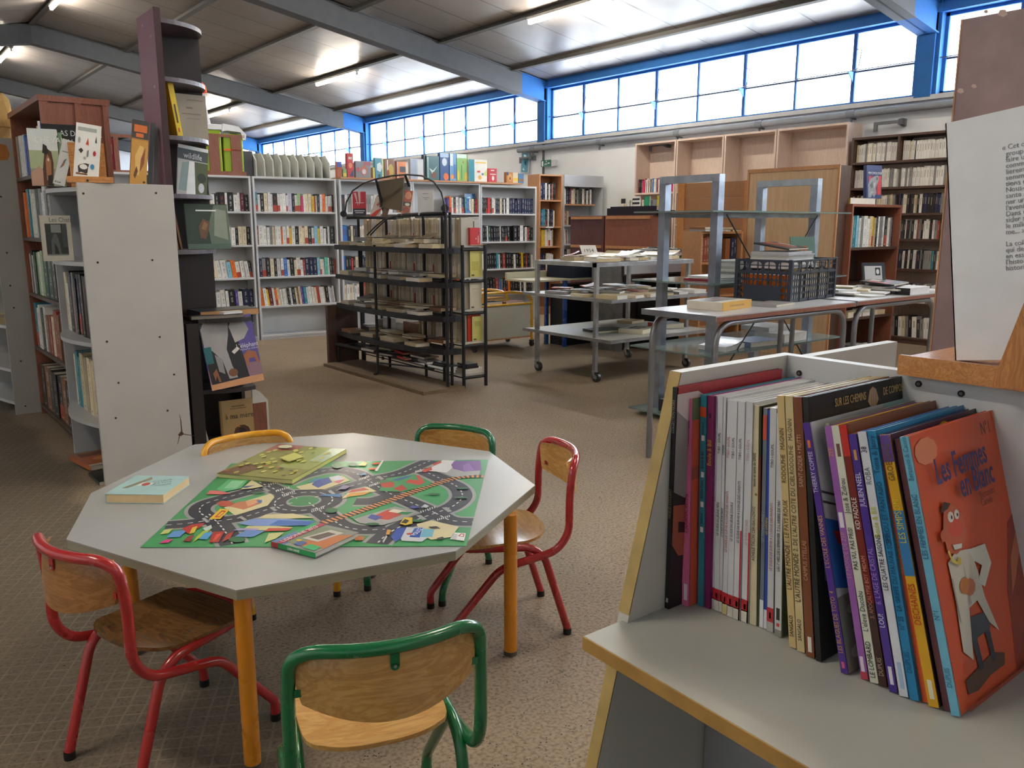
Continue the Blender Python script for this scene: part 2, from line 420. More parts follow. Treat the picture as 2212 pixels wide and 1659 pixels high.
# steel portal frames: grey rafters, blue at the knee
k = 3
for yc in COLUMNS_Y:
    m = MB(); hw = .11
    def rafter(xa, xb, col):
        za, zb = roof_z(xa), roof_z(xb)
        for (w, d0, d1) in ((hw, -.34, -.325), (.012, -.34, -.02), (hw, -.035, -.02)):
            vs = [(xa, yc - w, za + d0), (xb, yc - w, zb + d0), (xb, yc - w, zb + d1), (xa, yc - w, za + d1)]
            vs += [(x, y + 2 * w, z) for x, y, z in vs]
            m.add(vs, [(0, 1, 2, 3), (7, 6, 5, 4), (1, 0, 4, 5), (2, 1, 5, 6), (3, 2, 6, 7), (0, 3, 7, 4)], col)
        # closed web plates near both faces so the girder reads as a solid boxed member
        for s in (-1, 1):
            y_a, y_b = yc + s * (hw - .02), yc + s * (hw - .035)
            vs = [(xa, y_a, za - .33), (xb, y_a, zb - .33), (xb, y_a, zb - .02), (xa, y_a, za - .02), (xa, y_b, za - .33), (xb, y_b, zb - .33), (xb, y_b, zb - .02), (xa, y_b, za - .02)]
            m.add(vs, [(0, 1, 2, 3), (7, 6, 5, 4), (0, 4, 5, 1), (3, 2, 6, 7), (0, 3, 7, 4), (1, 5, 6, 2)], col)
    rafter(RIDGE_X, WALL_X - .55, '606266'); rafter(WALL_X - .55, WALL_X + .1, BLUE)
    rafter(LEFT_X, RIDGE_X, '55575a')
    m.box(WALL_X - .04, WALL_X + .25, yc - .13, yc + .13, SILL_Z - .02, ROOF_Z, BLUE)
    m.box(WALL_X - .075, WALL_X - .04, yc - .09, yc + .09, SILL_Z - .02, HEAD_Z, BLUE)
    struct(m.build('trim_%d' % k, MATTE)); k += 1
for xp in (8.66, 7.28, 5.86, 4.48, 2.95, 1.5, 0.1, -1.3):
    z = roof_z(xp)
    m = MB(); m.box(xp - .025, xp + .025, Y0, Y1, z - .045, z + .01, '4e4c4a'); m.box(xp - .045, xp + .045, Y0, Y1, z - .052, z - .045, '5a5753')
    struct(m.build('trim_%d' % k, MATTE)); k += 1

# windows: one per bay, eight lights wide, two high
wn = 1
for i in range(5):
    ya, yb = COLUMNS_Y[i] + .13, COLUMNS_Y[i + 1] - .13
    x0 = WALL_X + .08
    win = MB()
    win.box(x0 - .03, x0 + .03, ya, yb, SILL_Z, SILL_Z + .035, BLUE).box(x0 - .03, x0 + .03, ya, yb, HEAD_Z - .035, HEAD_Z, BLUE)
    win.box(x0 - .03, x0 + .03, ya, ya + .035, SILL_Z, HEAD_Z, BLUE).box(x0 - .03, x0 + .03, yb - .035, yb, SILL_Z, HEAD_Z, BLUE)
    w = struct(win.build('window_%d' % wn, MATTE)); wn += 1
    n = 8; zt = SILL_Z + .37
    for j in range(1, n):
        y = ya + (yb - ya) * j / n; t = .022 if j % 2 else .013
        MB().box(x0 - .025, x0 + .02, y - t, y + t, SILL_Z + .03, HEAD_Z - .03, BLUE_D).build('mullion', MATTE, w)
    MB().box(x0 - .02, x0 + .02, ya, yb, zt - .01, zt + .01, '39465c').build('transom_bar', MATTE, w)
    pane = MB()
    for j in range(n):
        a, b2 = ya + (yb - ya) * j / n, ya + (yb - ya) * (j + 1) / n
        pane.box(x0 - .003, x0 + .003, a, b2, SILL_Z + .02, zt, 'ffffff'); pane.box(x0 - .003, x0 + .003, a, b2, zt, HEAD_Z - .02, 'ffffff')
    pane.build('window_glass', GLASS, w)
    # operating rod, blue brackets and stay hooks for the top lights
    rod = MB().tube([(x0 - .09, ya, zt + .005), (x0 - .09, yb, zt + .005)], .006, '50596b', 6)
    rod.build('operating_rod', BLACKM, w)
    for j in (1, 3, 5, 7):
        y = ya + (yb - ya) * j / n
        br = MB().prism([(0, 0), (-.12, 0), (0, -.11)], -.006, .006, '5f97d8', M=Matrix.Translation((x0 - .025, y, zt)) @ Matrix.Rotation(PI / 2, 4, 'X'))
        br.build('bracket', MATTE, w)
        MB().tube(fillet([(x0 - .09, y - .02, zt), (x0 - .13, y - .12, zt + .02), (x0 - .1, y - .13, zt + .22), (x0 - .02, y - .02, zt + .25)], .02), .006, '2f3c55', 6).build('stay_hook', BLACKM, w)

# grey service pipe under the sill, with brackets
pp = MB().tube([(WALL_X - .10, -1.5, 2.55), (WALL_X - .10, 11.6, 2.55), ], .042, '8f959d', 14)
pipe = thing('service_pipe', 'long grey pipe running along the white wall just under the window sill', 'pipe', (0, 0, 0))
pp.build('pipe_run', MATTE, pipe)
for y in (11.2, 8.05, 5.45, 6.7, 9.6):
    MB().tube([(WALL_X - .10, y - .05, 2.55), (WALL_X - .10, y + .05, 2.55)], .048, '7c828a', 14).build('pipe_collar', MATTE, pipe)
    MB().box(WALL_X - .13, WALL_X - .001, y - .01, y + .01, 2.49, 2.505, '6d7278').box(WALL_X - .115, WALL_X - .085, y - .008, y + .008, 2.43, 2.51, '6d7278').build('pipe_bracket', MATTE, pipe)
for y, lb in ((11.45, 'small grey wall bracket arm beside the exit sign, under the pipe'), (5.05, 'small grey wall bracket arm above the dark corner bookshelves'), (8.45, 'small grey wall bracket arm above the first oak bookcase')):
    m = MB().box(-.10, 0, -.012, .012, -.06, .02, '70757c').box(-.12, -.08, -.012, .30, -.03, 0, '70757c').box(-.13, -.07, -.03, .02, -.05, .01, '5d6268').box(-.115, -.095, .27, .31, -.10, 0, '70757c')
    tag(m.build('wall_bracket', MATTE, loc=(WALL_X, y - .2, 2.43)), lb, 'bracket')

# fluorescent lights
def tube_light(x, ya, yb, lb):
    z = roof_z(x) - .055
    t = thing('fluorescent_light', lb, 'ceiling light', (x, (ya + yb) / 2, z), 0, 'fluorescent tubes under the roof purlins')
    h = (yb - ya) / 2
    MB().box(-.035, .035, -h - .02, h + .02, -.035, 0, 'd8d8d4').build('housing', MATTE, t)
    MB().tube([(0, -h, -.062), (0, h, -.062)], .026, 'ffffff', 12).build('tube', TUBE, t)
    for s in (-1, 1): MB().box(-.02, .02, s * h - .012, s * h + .012, -.09, -.03, 'e0e0dc').build('tube_holder', MATTE, t)
tube_light(7.28, 7.35, 8.85, 'long lit fluorescent tube near the top edge above the window bay, largest one')
tube_light(7.28, 13.55, 15.1, 'lit fluorescent tube hanging above the black magazine rack, between two rafters')
tube_light(7.28, 19.7, 21.4, 'lit fluorescent tube seen behind the white pole with the orange head')
tube_light(2.95, 14.0, 15.3, 'lit fluorescent tube under the ridge, cut by the top edge of the picture')
tube_light(2.95, 19.3, 20.8, 'lit fluorescent tube under the ridge above the paper bag')
tube_light(2.95, 24.8, 26.2, 'small far lit fluorescent tube under the ridge')
tube_light(2.95, 7.8, 9.2, 'added unseen fill tube under the ridge, second bay')  # from here down: unseen tubes, added to brighten the foreground
tube_light(2.95, 1.6, 3.0, 'added unseen fill tube under the ridge, above the children table')
tube_light(7.28, 1.2, 2.7, 'added unseen fill tube on the purlin, above the far tube-leg table')
tube_light(-1.3, 1.6, 3.0, 'added unseen fill tube on the opposite roof slope, first bay')
tube_light(2.95, -2.4, -1.0, 'added unseen fill tube under the ridge, behind the comic bins')
# ================================================================ books: one shared mesh, a colour of their own each
PAL = dict(w='ecebe6', c='e6d9ba', k='1d1d21', g='8b8b8b', o='ee7a2c', y='e6bf2e', r='cc3230', b='2f72c0', t='2f8699', p='d83478', m='6c1d2e', n='20284c', G='a9c88c',
           B='8b5a38', l='c9c5d6', s='8fc9e0', a='6fcfb5', R='a34436', d='3b3630', v='60489e', Z='25463a', e='d8c9a4', h='b9ab8c')
CNAME = dict(w='white', c='cream', k='black', g='grey', o='orange', y='yellow', r='red', b='blue', t='teal', p='pink', m='maroon', n='navy', G='pale green',
             B='brown', l='lilac', s='sky blue', a='mint', R='brick red', d='dark brown', v='violet', Z='dark green', e='sand', h='buff')
def book_mats(tag_, paper):
    m, t, p = newmat('book_cover' + tag_)
    oi = N(t, 'ShaderNodeObjectInfo'); g = N(t, 'ShaderNodeTexCoord'); s = N(t, 'ShaderNodeSeparateXYZ'); L(t, g.outputs['Generated'], s.inputs[0])
    ge = N(t, 'ShaderNodeNewGeometry'); tr = N(t, 'ShaderNodeVectorTransform', vector_type='NORMAL', convert_from='WORLD', convert_to='OBJECT'); L(t, ge.outputs['True Normal'], tr.inputs[0])
    s2 = N(t, 'ShaderNodeSeparateXYZ'); L(t, tr.outputs[0], s2.inputs[0])
    spine = ramp(t, N_map(t, s2.outputs[1], -1, 1), [(0.0, (1, 1, 1, 1)), (0.25, (1, 1, 1, 1)), (0.3, (0, 0, 0, 1))])
    def band(src, lo, hi, e=0.01): return ramp(t, src, [(0, (0, 0, 0, 1)), (lo, (0, 0, 0, 1)), (lo + e, (1, 1, 1, 1)), (hi - e, (1, 1, 1, 1)), (hi, (0, 0, 0, 1))])
    bw = N(t, 'ShaderNodeRGBToBW'); L(t, oi.outputs['Color'], bw.inputs[0])
    dark = N(t, 'ShaderNodeMath', operation='LESS_THAN'); L(t, bw.outputs[0], dark.inputs[0]); dark.inputs[1].default_value = 0.22
    inkc = mix(t, (0.045, 0.045, 0.05, 1), (0.72, 0.70, 0.66, 1), dark.outputs[0])
    red = N(t, 'ShaderNodeMath', operation='GREATER_THAN'); L(t, oi.outputs['Random'], red.inputs[0]); red.inputs[1].default_value = 0.90
    inkc = mix(t, inkc, (0.5, 0.05, 0.04, 1), red.outputs[0])
    # lettering: broken marks running up the middle of the spine
    vm = N(t, 'ShaderNodeCombineXYZ'); a1 = N(t, 'ShaderNodeMath', operation='MULTIPLY_ADD', i_1=37.0, i_2=0.0); L(t, oi.outputs['Random'], a1.inputs[0])
    zz = N(t, 'ShaderNodeMath', operation='MULTIPLY', i_1=46.0); L(t, s.outputs[2], zz.inputs[0]); xx = N(t, 'ShaderNodeMath', operation='MULTIPLY', i_1=5.0); L(t, s.outputs[0], xx.inputs[0])
    L(t, xx.outputs[0], vm.inputs[0]); L(t, a1.outputs[0], vm.inputs[1]); L(t, zz.outputs[0], vm.inputs[2])
    n = N(t, 'ShaderNodeTexNoise'); n.inputs['Scale'].default_value = 1.0; n.inputs['Detail'].default_value = 1; L(t, vm.outputs[0], n.inputs[0])
    marks = ramp(t, n.outputs[0], [(0.47, (0, 0, 0, 1)), (0.52, (1, 1, 1, 1))])
    zr = N(t, 'ShaderNodeMath', operation='MULTIPLY_ADD', i_1=0.12); L(t, oi.outputs['Random'], zr.inputs[0]); L(t, s.outputs[2], zr.inputs[2])
    rows = mix(t, band(zr.outputs[0], 0.34, 0.62), band(zr.outputs[0], 0.70, 0.93), 1.0, 'ADD')
    msk = mix(t, mix(t, marks, rows, 1.0, 'MULTIPLY'), band(s.outputs[0], 0.34, 0.68, 0.03), 1.0, 'MULTIPLY')
    logo = mix(t, band(s.outputs[2], 0.05, 0.095), band(s.outputs[0], 0.3, 0.7, 0.05), 1.0, 'MULTIPLY')
    msk = mix(t, msk, logo, 1.0, 'ADD'); msk = mix(t, mix(t, msk, spine, 1.0, 'MULTIPLY'), (.6, .6, .6, 1), 1.0, 'MULTIPLY')
    # a printed block at the foot of some spines
    blk = N(t, 'ShaderNodeMath', operation='FRACT'); b7 = N(t, 'ShaderNodeMath', operation='MULTIPLY', i_1=7.31); L(t, oi.outputs['Random'], b7.inputs[0]); L(t, b7.outputs[0], blk.inputs[0])
    gt = N(t, 'ShaderNodeMath', operation='GREATER_THAN', i_1=0.93); L(t, blk.outputs[0], gt.inputs[0])
    bm = mix(t, mix(t, band(s.outputs[2], 0.02, 0.36), spine, 1.0, 'MULTIPLY'), gt.outputs[0], 1.0, 'MULTIPLY')
    c = mix(t, oi.outputs['Color'], (0.45, 0.06, 0.03, 1), bm)
    c = mix(t, c, inkc, msk)
    L(t, c, p.inputs['Base Color']); p.inputs['Roughness'].default_value = 0.4
    return [m, paper]
_bp, _t, _p = newmat('page_block'); _p.inputs['Roughness'].default_value = 0.9
_n = N(_t, 'ShaderNodeTexNoise'); _n.inputs['Scale'].default_value = 60; L(_t, ramp(_t, _n.outputs[0], [(0.3, lin('cfc2a6')), (0.7, lin('e6dcc6'))]), _p.inputs['Base Color'])
BOOKM = book_mats('', _bp)
def book_mesh():
    """unit book: x thickness 0..1, y depth 0..1 (spine at y=0), z height 0..1"""
    m = MB()
    for x0, x1 in ((0, .07), (.93, 1)): m.box(x0, x1, 0, 1, 0, 1)
    m.box(.02, .98, 0, .015, 0, 1)
    m.box(.07, .93, .015, .97, .012, .985, mi=1)
    o = m.build('paperback', BOOKM); me = o.data; bpy.data.objects.remove(o); me.name = 'paperback'; return me
BOOK_ME = book_mesh()
BOOK_PROTO = bpy.data.objects.new('paperback', BOOK_ME)
ORD = 'first second third fourth fifth sixth seventh eighth ninth tenth eleventh twelfth thirteenth fourteenth fifteenth sixteenth seventeenth eighteenth nineteenth twentieth'.split()
ORD += ['twenty-' + w for w in ORD[:9]] + ['thirtieth'] + ['thirty-' + w for w in ORD[:9]] + ['fortieth']
def put_book(name, col, M, label, cat, group):
    o = BOOK_PROTO.copy(); o.name = name; COL.objects.link(o); o.matrix_world = M; o.color = lin(col)
    return tag(o, label, cat, group)
STUFF = MB()                                    # everything past the 300 largest spines
def shelf_of_books(F, u0, u1, z, spec, where, v0=0.035, h=(.185, .215), depth=.13, lean=0.0, mode='thing', name='paperback', cat='book', group=None, fall=0.0, lean_from=0):
    """F places the shelf frame: x along the shelf, y into it.  spec = colour letter + thickness digit."""
    toks = spec.split(); tot = sum(int(k[1]) + .6 for k in toks)
    x = u0; prev = None; w1 = (u1 - u0) / tot
    for i, k in enumerate(toks):
        th = (int(k[1]) + .6) * w1 * .985
        hh = rnd.uniform(*h) - fall * i / len(toks)
        if k[1] in '34': hh = max(hh, h[1] - .012)
        ln = (lean if i >= lean_from else 0.0) + rnd.uniform(-.012, .012)
        base = lin(PAL[k[0]]); f = rnd.uniform(.9, 1.06)
        M = F @ Matrix.Translation((x, v0 + rnd.uniform(0, .012), z + .0005)) @ Matrix.Rotation(ln, 4, 'Y')
        if ln < 0: M = F @ Matrix.Translation((x + th, v0 + rnd.uniform(0, .012), z + .0005)) @ Matrix.Rotation(ln, 4, 'Y') @ Matrix.Translation((-th, 0, 0))
        Ms = M @ Matrix.Diagonal((th * .96, depth * rnd.uniform(.92, 1.05), hh, 1))
        if mode == 'thing':
            thick = 'thick ' if int(k[1]) >= 4 else ('thin ' if k[1] == '1' else '')
            aft = 'at the post' if prev is None else 'after a %s one' % CNAME[prev]
            lab = '%s%s %s, %s on %s, %s' % (thick, CNAME[k[0]], 'paperback' if name == 'paperback' else 'book', ORD[i], where, aft)
            o = BOOK_PROTO.copy(); o.name = name; COL.objects.link(o); o.matrix_world = Ms
            o.color = tuple(min(v * f, 1) for v in base[:3]) + (1,); tag(o, lab, cat, group)
        else:
            c = tuple(min(v * f, 1) for v in base[:3]) + (1,)
            STUFF.box(0, 1, 0, 1, 0, 1, c, Ms)
            ik = lin('8a3028') if i % 5 == 0 else (lin('3a3836') if sum(base[:3]) > .7 else lin('b9b5aa'))
            STUFF.box(.33, .66, -.006, 0, .40 + .1 * rnd.random(), .80, tuple(.5 * a + .5 * b3 for a, b3 in zip(c, ik)), Ms)
        x += th / .985; prev = k[0]
def rand_spec(n, letters, seed, big='2233'):
    q = random.Random(seed); return ' '.join(q.choice(letters) + q.choice('12' + big) for _ in range(n))

# ---------------------------------------------------------------- the white bookcases across the hall
def bookcase(name, label, F, w, h, d, shelves, col, mat=SATIN, t=.022, back=True, rot=0, loc=(0, 0, 0), dividers=(), plinth=.0, group=None, backcol=None, holes=False, bmat=None, cat='bookcase'):
    """F: matrix, x along the front, y into the case. shelves: top heights."""
    b = thing(name, label, cat, F.to_translation(), 0, group, rot=F.to_euler())
    for x in (0, w - t):
        m = MB().box(x, x + t, 0, d, 0, h, col)
        if holes:
            for zz in [s + .16 for s in shelves]: m.box(x - .0006, x + t + .0006, .04, .048, zz, zz + .008, '222222')
        m.build('side_panel', mat, b, bevel=.0015)
    for x in dividers: MB().box(x - t / 2, x + t / 2, .002, d - .01, shelves[0] if shelves else 0, h - t, col).build('divider', mat, b)
    MB().box(t, w - t, 0.001, d, h - t, h, col).build('top_panel', mat, b, bevel=.0015)
    for s in shelves: MB().box(t, w - t, .004, d - .008, s - t, s, col).build('shelf', mat, b, bevel=.001)
    if plinth: MB().box(t, w - t, .012, .03, 0, plinth, col).build('plinth', mat, b)
    if back: MB().box(t * .5, w - t * .5, d - .008, d, plinth, h - .002, backcol or col).build('back_panel', bmat or mat, b)
    return b
RF = XF((3.60, 9.17, 0), math.radians(-3.9))
WHITE = 'd4d6d9'
SH = (1.44, 1.075, .715, .385, .05)
def at_u(u): return RF @ Matrix.Translation((u, 0, 0))
bookcase('bookcase', 'white bookcase glimpsed between the mahogany bookcase and the plum corner shelf', at_u(-1.98), .97, 1.82, .26, SH, WHITE, plinth=.03)
bookcase('bookcase', 'white bookcase half hidden behind the dark corner unit, orange tray on it', at_u(-.985), .965, 1.82, .26, SH, WHITE, plinth=.03, group=None)
bookcase('bookcase', 'white bookcase with a grey slotted sorter on top and an empty bottom bay', at_u(0), .98, 1.82, .26, SH, WHITE, plinth=.03, holes=True)
bookcase('bookcase', 'white bookcase behind the arched end of the black magazine rack', at_u(1.015), .955, 1.82, .26, SH, WHITE, plinth=.03)
bookcase('bookcase', 'white bookcase with boxed games on top, behind the straight end of the black rack', at_u(1.975), .99, 1.82, .26, SH, WHITE, plinth=.03)
bookcase('bookcase', 'white bookcase of mostly black books beside the beech tower shelf', at_u(2.97), .90, 1.80, .26, SH, WHITE, plinth=.03, holes=True)
GB = 'paperbacks on the white bookcases'
B = [
 (-.95, -.04, 'top shelf, half-hidden bookcase', 0, 0, 'w3 w1 c2 w2 k1 w3 w2 k2 c3 h3 w2 k2 k3 w1 k3 w2 w1 m2 k2'),
 (-.95, -.04, 'second shelf, half-hidden bookcase', 1, 0, 'w2 c2 g2 w2 w1 w2 p3 w3 c2 c3 y2 d2 w2 w3 w2 k1 c2 c2 k2'),
 (-.95, -.04, 'third shelf, half-hidden bookcase', 2, -.13, 'w1 w2 k2 c2 w2 w2 y2 y2 w2 w2 c3 w2 w3 s2 o2 w2 w2 w2 k1'),
 (-.55, -.04, 'fourth shelf, half-hidden bookcase', 3, -.05, 'w1 w1 c1 w2 w2 w1 k3 v1 w2 n3 n2'),
 (.03, .95, 'top shelf, bookcase under sorter', 0, 0, 't2 w2 k3 c3 w2 w2 k4 w2 w2 w3 w1 l4 k2 w2 G3 p2 w1 c3 c3 y2 R1 c1 k2 w2 o3 w2 w2 w1 k1'),
 (.03, .95, 'second shelf, bookcase under sorter', 1, 0, 'B1 w4 w3 w2 g2 c2 w2 w3 o1 w3 w2 y2 w3 k3 c3 c2 c3 k3 w2 s3 y2 w3 w2 k1 w2 k4'),
 (.04, .95, 'third shelf, bookcase under sorter', 2, -.025, 'n2 g3 k3 c3 k2 w3 w2 b3 w2 k3 c2 w3 w2 R1 n4 n3 n3 s2 c1 w2 a3 w1 d2 d1 R1'),
 (.04, .93, 'fourth shelf, bookcase under sorter', 3, -.11, 'o3 w3 y2 m3 w2 o2 c3 w2 w2 w2 k2 w2 k3 c2 B1 c2 v2 t3 w2 w3 w2 c2 R3 w2 w2 c1 k3 w2 l2 w1'),
 (3.0, 3.84, 'top shelf, bookcase of black books', 0, 0, 'k1 k1 k1 k1 k1 r3 k1 w2 w2 n2 k2 c2 k2 w1 k1 w3 k1 n2 n3 n2 n3 n2 n3 n2 n2 n3 n2'),
 (3.0, 3.46, 'second shelf, bookcase of black books', 1, -.03, 'k2 k2 k2 w1 Z3 k2 k3 k2 k2 w1 k2 k2 k2 k3'),
 (3.52, 3.84, 'second shelf end of black books', 1, 0, 'k4 k2 w2 w1 k1 w2 R1 k2 k2'),
 (3.02, 3.84, 'third shelf, bookcase of black books', 2, -.04, 'w2 k2 k2 k2 k2 k2 t2 w1 k2 R3 k3 k2 k2 w2 k3 k2 y2 k2 R2 k2 g1 w1'),
 (3.02, 3.84, 'fourth shelf, bookcase of black books', 3, -.04, 'w2 k2 k2 k3 k2 R3 b2 g2 k2 k2 o2 k2 k2 k3 k2 w1 k2 w2 k2 k2 d2'),
 (2.5, 2.94, 'top shelf behind the black rack', 0, 0, 'v1 o2 w2 k2 w3 w2 n3 t2 b2 w2 c2 k1 r2'),
]
for u0, u1, wh, si, ln, spec in B:
    shelf_of_books(RF, u0, u1, SH[si], spec, wh, lean=ln, group=GB, fall=.012)
# spines seen only between the rods of the black rack
shelf_of_books(RF, 1.05, 1.95, SH[0], rand_spec(22, 'wwwkkcBg', 3), '', mode='stuff')
for i, sd in ((1, 11), (2, 12), (3, 13)):
    shelf_of_books(RF, 1.05, 1.95, SH[i], rand_spec(28, 'wwwcckrbkn', sd), '', mode='stuff')
    shelf_of_books(RF, 2.0, 2.94, SH[i], rand_spec(28, 'wcckkoBn', sd + 5), '', mode='stuff')
# open-topped grey box at the end of a shelf
bx = MB().box(-.93, -.57, .0, .012, 0, .13, 'c3c5c8').box(-.93, -.57, .16, .172, 0, .13, 'b9bbbe').box(-.93, -.918, .012, .16, 0, .13, 'b9bbbe').box(-.582, -.57, .012, .16, 0, .13, 'b9bbbe').box(-.918, -.582, .012, .16, 0, .01, 'b0b2b5')
o = bx.build('magazine_box', SATIN); o.matrix_world = RF @ Matrix.Translation((0, .01, SH[3])); tag(o, 'low grey box on the fourth shelf of the half-hidden bookcase', 'box')
# a sloping blue picture book facing out
o = MB().box(0, .17, 0, .008, 0, .25, '2f6ea8').build('picture_book', PRINT)
o.matrix_world = RF @ XF((2.76, .03, SH[0]), rz=.1, rx=-.12); tag(o, 'blue picture book with a red drawing facing out behind the black rack', 'book')
MB().prism([(.05, .10), (.11, .08), (.15, .12), (.12, .16), (.08, .14)], 0, .0006, 'c23a3a', M=Matrix.Rotation(PI / 2, 4, 'X')).prism([(.02, .2), (.1, .19), (.09, .215)], 0, .0006, '9fd0e8', M=Matrix.Rotation(PI / 2, 4, 'X')).prism([(.02, .03), (.13, .04), (.14, .06), (.03, .06)], 0, .0006, '1d3f78', M=Matrix.Rotation(PI / 2, 4, 'X')).build('cover_print', PRINT, o)

# ---- on top of the white bookcases
T = 1.82
tr = thing('wooden_crate', 'low reddish wooden crate with upright slats on the half-hidden bookcase', 'crate', rot=RF.to_euler(), loc=RF @ Vector((-.95, .02, T)))
MB().box(0, .90, 0, .22, 0, .02, 'b0603f').build('base', W_RED, tr)
MB().box(0, .90, 0, .018, .02, .045, 'b0603f').build('bottom_rail', W_RED, tr); MB().box(0, .90, 0, .018, .40, .43, 'b0603f').build('top_rail', W_RED, tr)
for x in (.043, .277, .51, .744): MB().box(x, x + .112, .002, .016, .045, .40, 'b0603f').build('slat', W_RED, tr)
MB().box(0, .90, .202, .22, .02, .43, 'b0603f').build('back_rail', W_RED, tr)
def P_RF(u, v, z): return RF @ Vector((u, v, z))
# green and orange tool kit with white lid behind the crate
gk = thing('storage_bin', 'lime green plastic bin with white lid inside the reddish crate', 'storage bin', loc=P_RF(-.47, .03, T + .02), rot=RF.to_euler())
MB().box(0, .17, 0, .15, 0, .45, '9dbb1e').build('body', PLAST, gk, bevel=.01)
MB().box(.19, .40, 0, .15, 0, .42, '94b41c').build('drawer_tower', PLAST, gk, bevel=.01)
MB().box(.19, .38, -.008, .0, .24, .26, 'f06a28').build('orange_handle', PLAST, gk)
MB().box(-.01, .18, -.01, .16, .45, .51, 'e9ebee').build('lid', PLAST, gk, bevel=.008)
MB().prism([(.18, .44), (.20, .52), (.36, .50), (.44, .42), (.43, .36), (.40, .36), (.38, .44), (.24, .45)], -.01, .15, 'e9ebee', M=Matrix.Rotation(PI / 2, 4, 'X') @ Matrix.Scale(-1, 4, (0, 0, 1))).build('carry_handle', PLAST, gk)
sg = thing('telescopic_stand', 'white plastic pole with an orange hooked head rising behind the dark unit', 'stand', loc=P_RF(-.40, .245, T), rot=RF.to_euler())
PM = XF((.03, 0, .50), ry=-.20) @ Matrix.Translation((0, 0, -.50))
MB().box(-.035, .035, -.02, .02, .02, .88, 'e8e9ec', M=PM).box(-.012, .012, -.024, -.02, .02, .88, 'cfd1d6', M=PM).build('pole', PLAST, sg)
MB().prism([(-.13, .86), (-.13, .97), (.06, .97), (.085, .93), (.08, .86)], -.03, .03, 'f0602c', M=PM @ Matrix.Rotation(PI / 2, 4, 'X')).build('hook_head', PLAST, sg, bevel=.008)
for z in (.74, .60): MB().tube([PM @ Vector((-.03, 0, z)), PM @ Vector((-.075, 0, z))], .032, 'e4e6ea', 12).tube([PM @ Vector((-.075, 0, z)), PM @ Vector((-.09, 0, z))], .042, 'dfe1e6', 12).build('knob', PLAST, sg)
# second crate with toys, further along the row
t2 = thing('wooden_crate', 'reddish wooden frame crate with toy packs, seen between the mahogany bookcase and the plum panel', 'crate', rot=RF.to_euler(), loc=RF @ Vector((-1.93, .02, T)))
MB().box(0, .93, 0, .22, 0, .02, 'b0603f').build('base', W_RED, t2); MB().box(0, .93, 0, .018, .34, .37, 'b0603f').build('top_rail', W_RED, t2)
for x in (0, .21, .35, .56, .88): MB().box(x, x + .045, .002, .018, .02, .34, 'b0603f').build('slat', W_RED, t2)
for i, (u, w_, h_, c, c2, lb) in enumerate(((-1.80, .07, .33, 'd8c828', 'c83a28', 'yellow pack with red letters in the far reddish crate'), (-1.62, .12, .30, 'b01f44', 'e8c8d0', 'crimson toy pack with a pale stripe in the far reddish crate'), (-1.48, .12, .31, 'a81c40', 'd8b8c4', 'second crimson toy pack in the far reddish crate'), (-1.18, .10, .30, '8cae24', 'e05a28', 'lime toy pack beside the plum panel in the far reddish crate'))):
    o = MB().box(0, w_, 0, .10, 0, h_, c).box(w_ * .2, w_ * .4, -.0008, 0, .03, h_ * .9, c2).box(w_ * .6, w_ * .8, -.0008, 0, h_ * .5, h_ * .8, c2).build('toy_pack', PRINT, loc=RF @ Vector((u, .06, T + .021)), rotz=math.radians(-3.9)); tag(o, lb, 'toy')
for u, c, lb, z_ in ((-1.72, 'a8c832', 'lime green handle bar standing out of the far reddish crate', .40), (-1.54, '6cc0cc', 'teal handle bar standing out of the far reddish crate', .44)):
    o = MB().tube(fillet([(0, 0, .02), (0, 0, z_), (.13, 0, z_), (.13, 0, .02)], .025), .010, c, 8).build('toy_pole', PLAST, loc=RF @ Vector((u, .18, T)), rotz=math.radians(-3.9)); tag(o, lb, 'toy')
# boxes of toys at the hidden end of the crate: red boxed game and printed bag
o = thing('boxed_game', 'red boxed game with white stripes inside the reddish crate', 'box', loc=P_RF(-.95 + .03, .06, T + .021), rot=RF.to_euler())
MB().box(-.05, .05, 0, .10, 0, .3, 'b02848').build('box_body', PRINT, o); MB().box(-.03, -.01, -.0006, 0, .02, .28, 'e8c8d0').box(.02, .03, -.0006, 0, .02, .3, 'e8c8d0').build('stripe', PRINT, o)
# grey vertical sorter
so = thing('slotted_sorter', 'grey vertical sorter with nine slanted dividers on the white bookcase', 'sorter', loc=P_RF(.05, .01, T), rot=RF.to_euler())
for i in range(10):
    x = i * .095
    MB().prism([(0, 0), (.22, 0), (.22, .26), (.13, .27), (.0, .17)], 0, .012, 'd2d4ce', M=Matrix(((0, 0, 1, x), (1, 0, 0, 0), (0, 1, 0, 0), (0, 0, 0, 1)))).build('divider', SATIN, so)
MB().box(0, .867, 0, .22, -.0, .006, 'aaada8').build('base', SATIN, so); MB().box(0, .867, .212, .22, .006, .26, 'a9aca7').build('back_panel', SATIN, so)
o = MB().box(-.14, 0, 0, .13, 0, .27, '3c3d42').box(-.135, -.005, -.001, 0, .01, .26, '4a4b50').build('file_box', PLAST); o.matrix_world = RF @ Matrix.Translation((.035, .06, T)); tag(o, 'dark grey box beside the slotted sorter on the white bookcases', 'box')
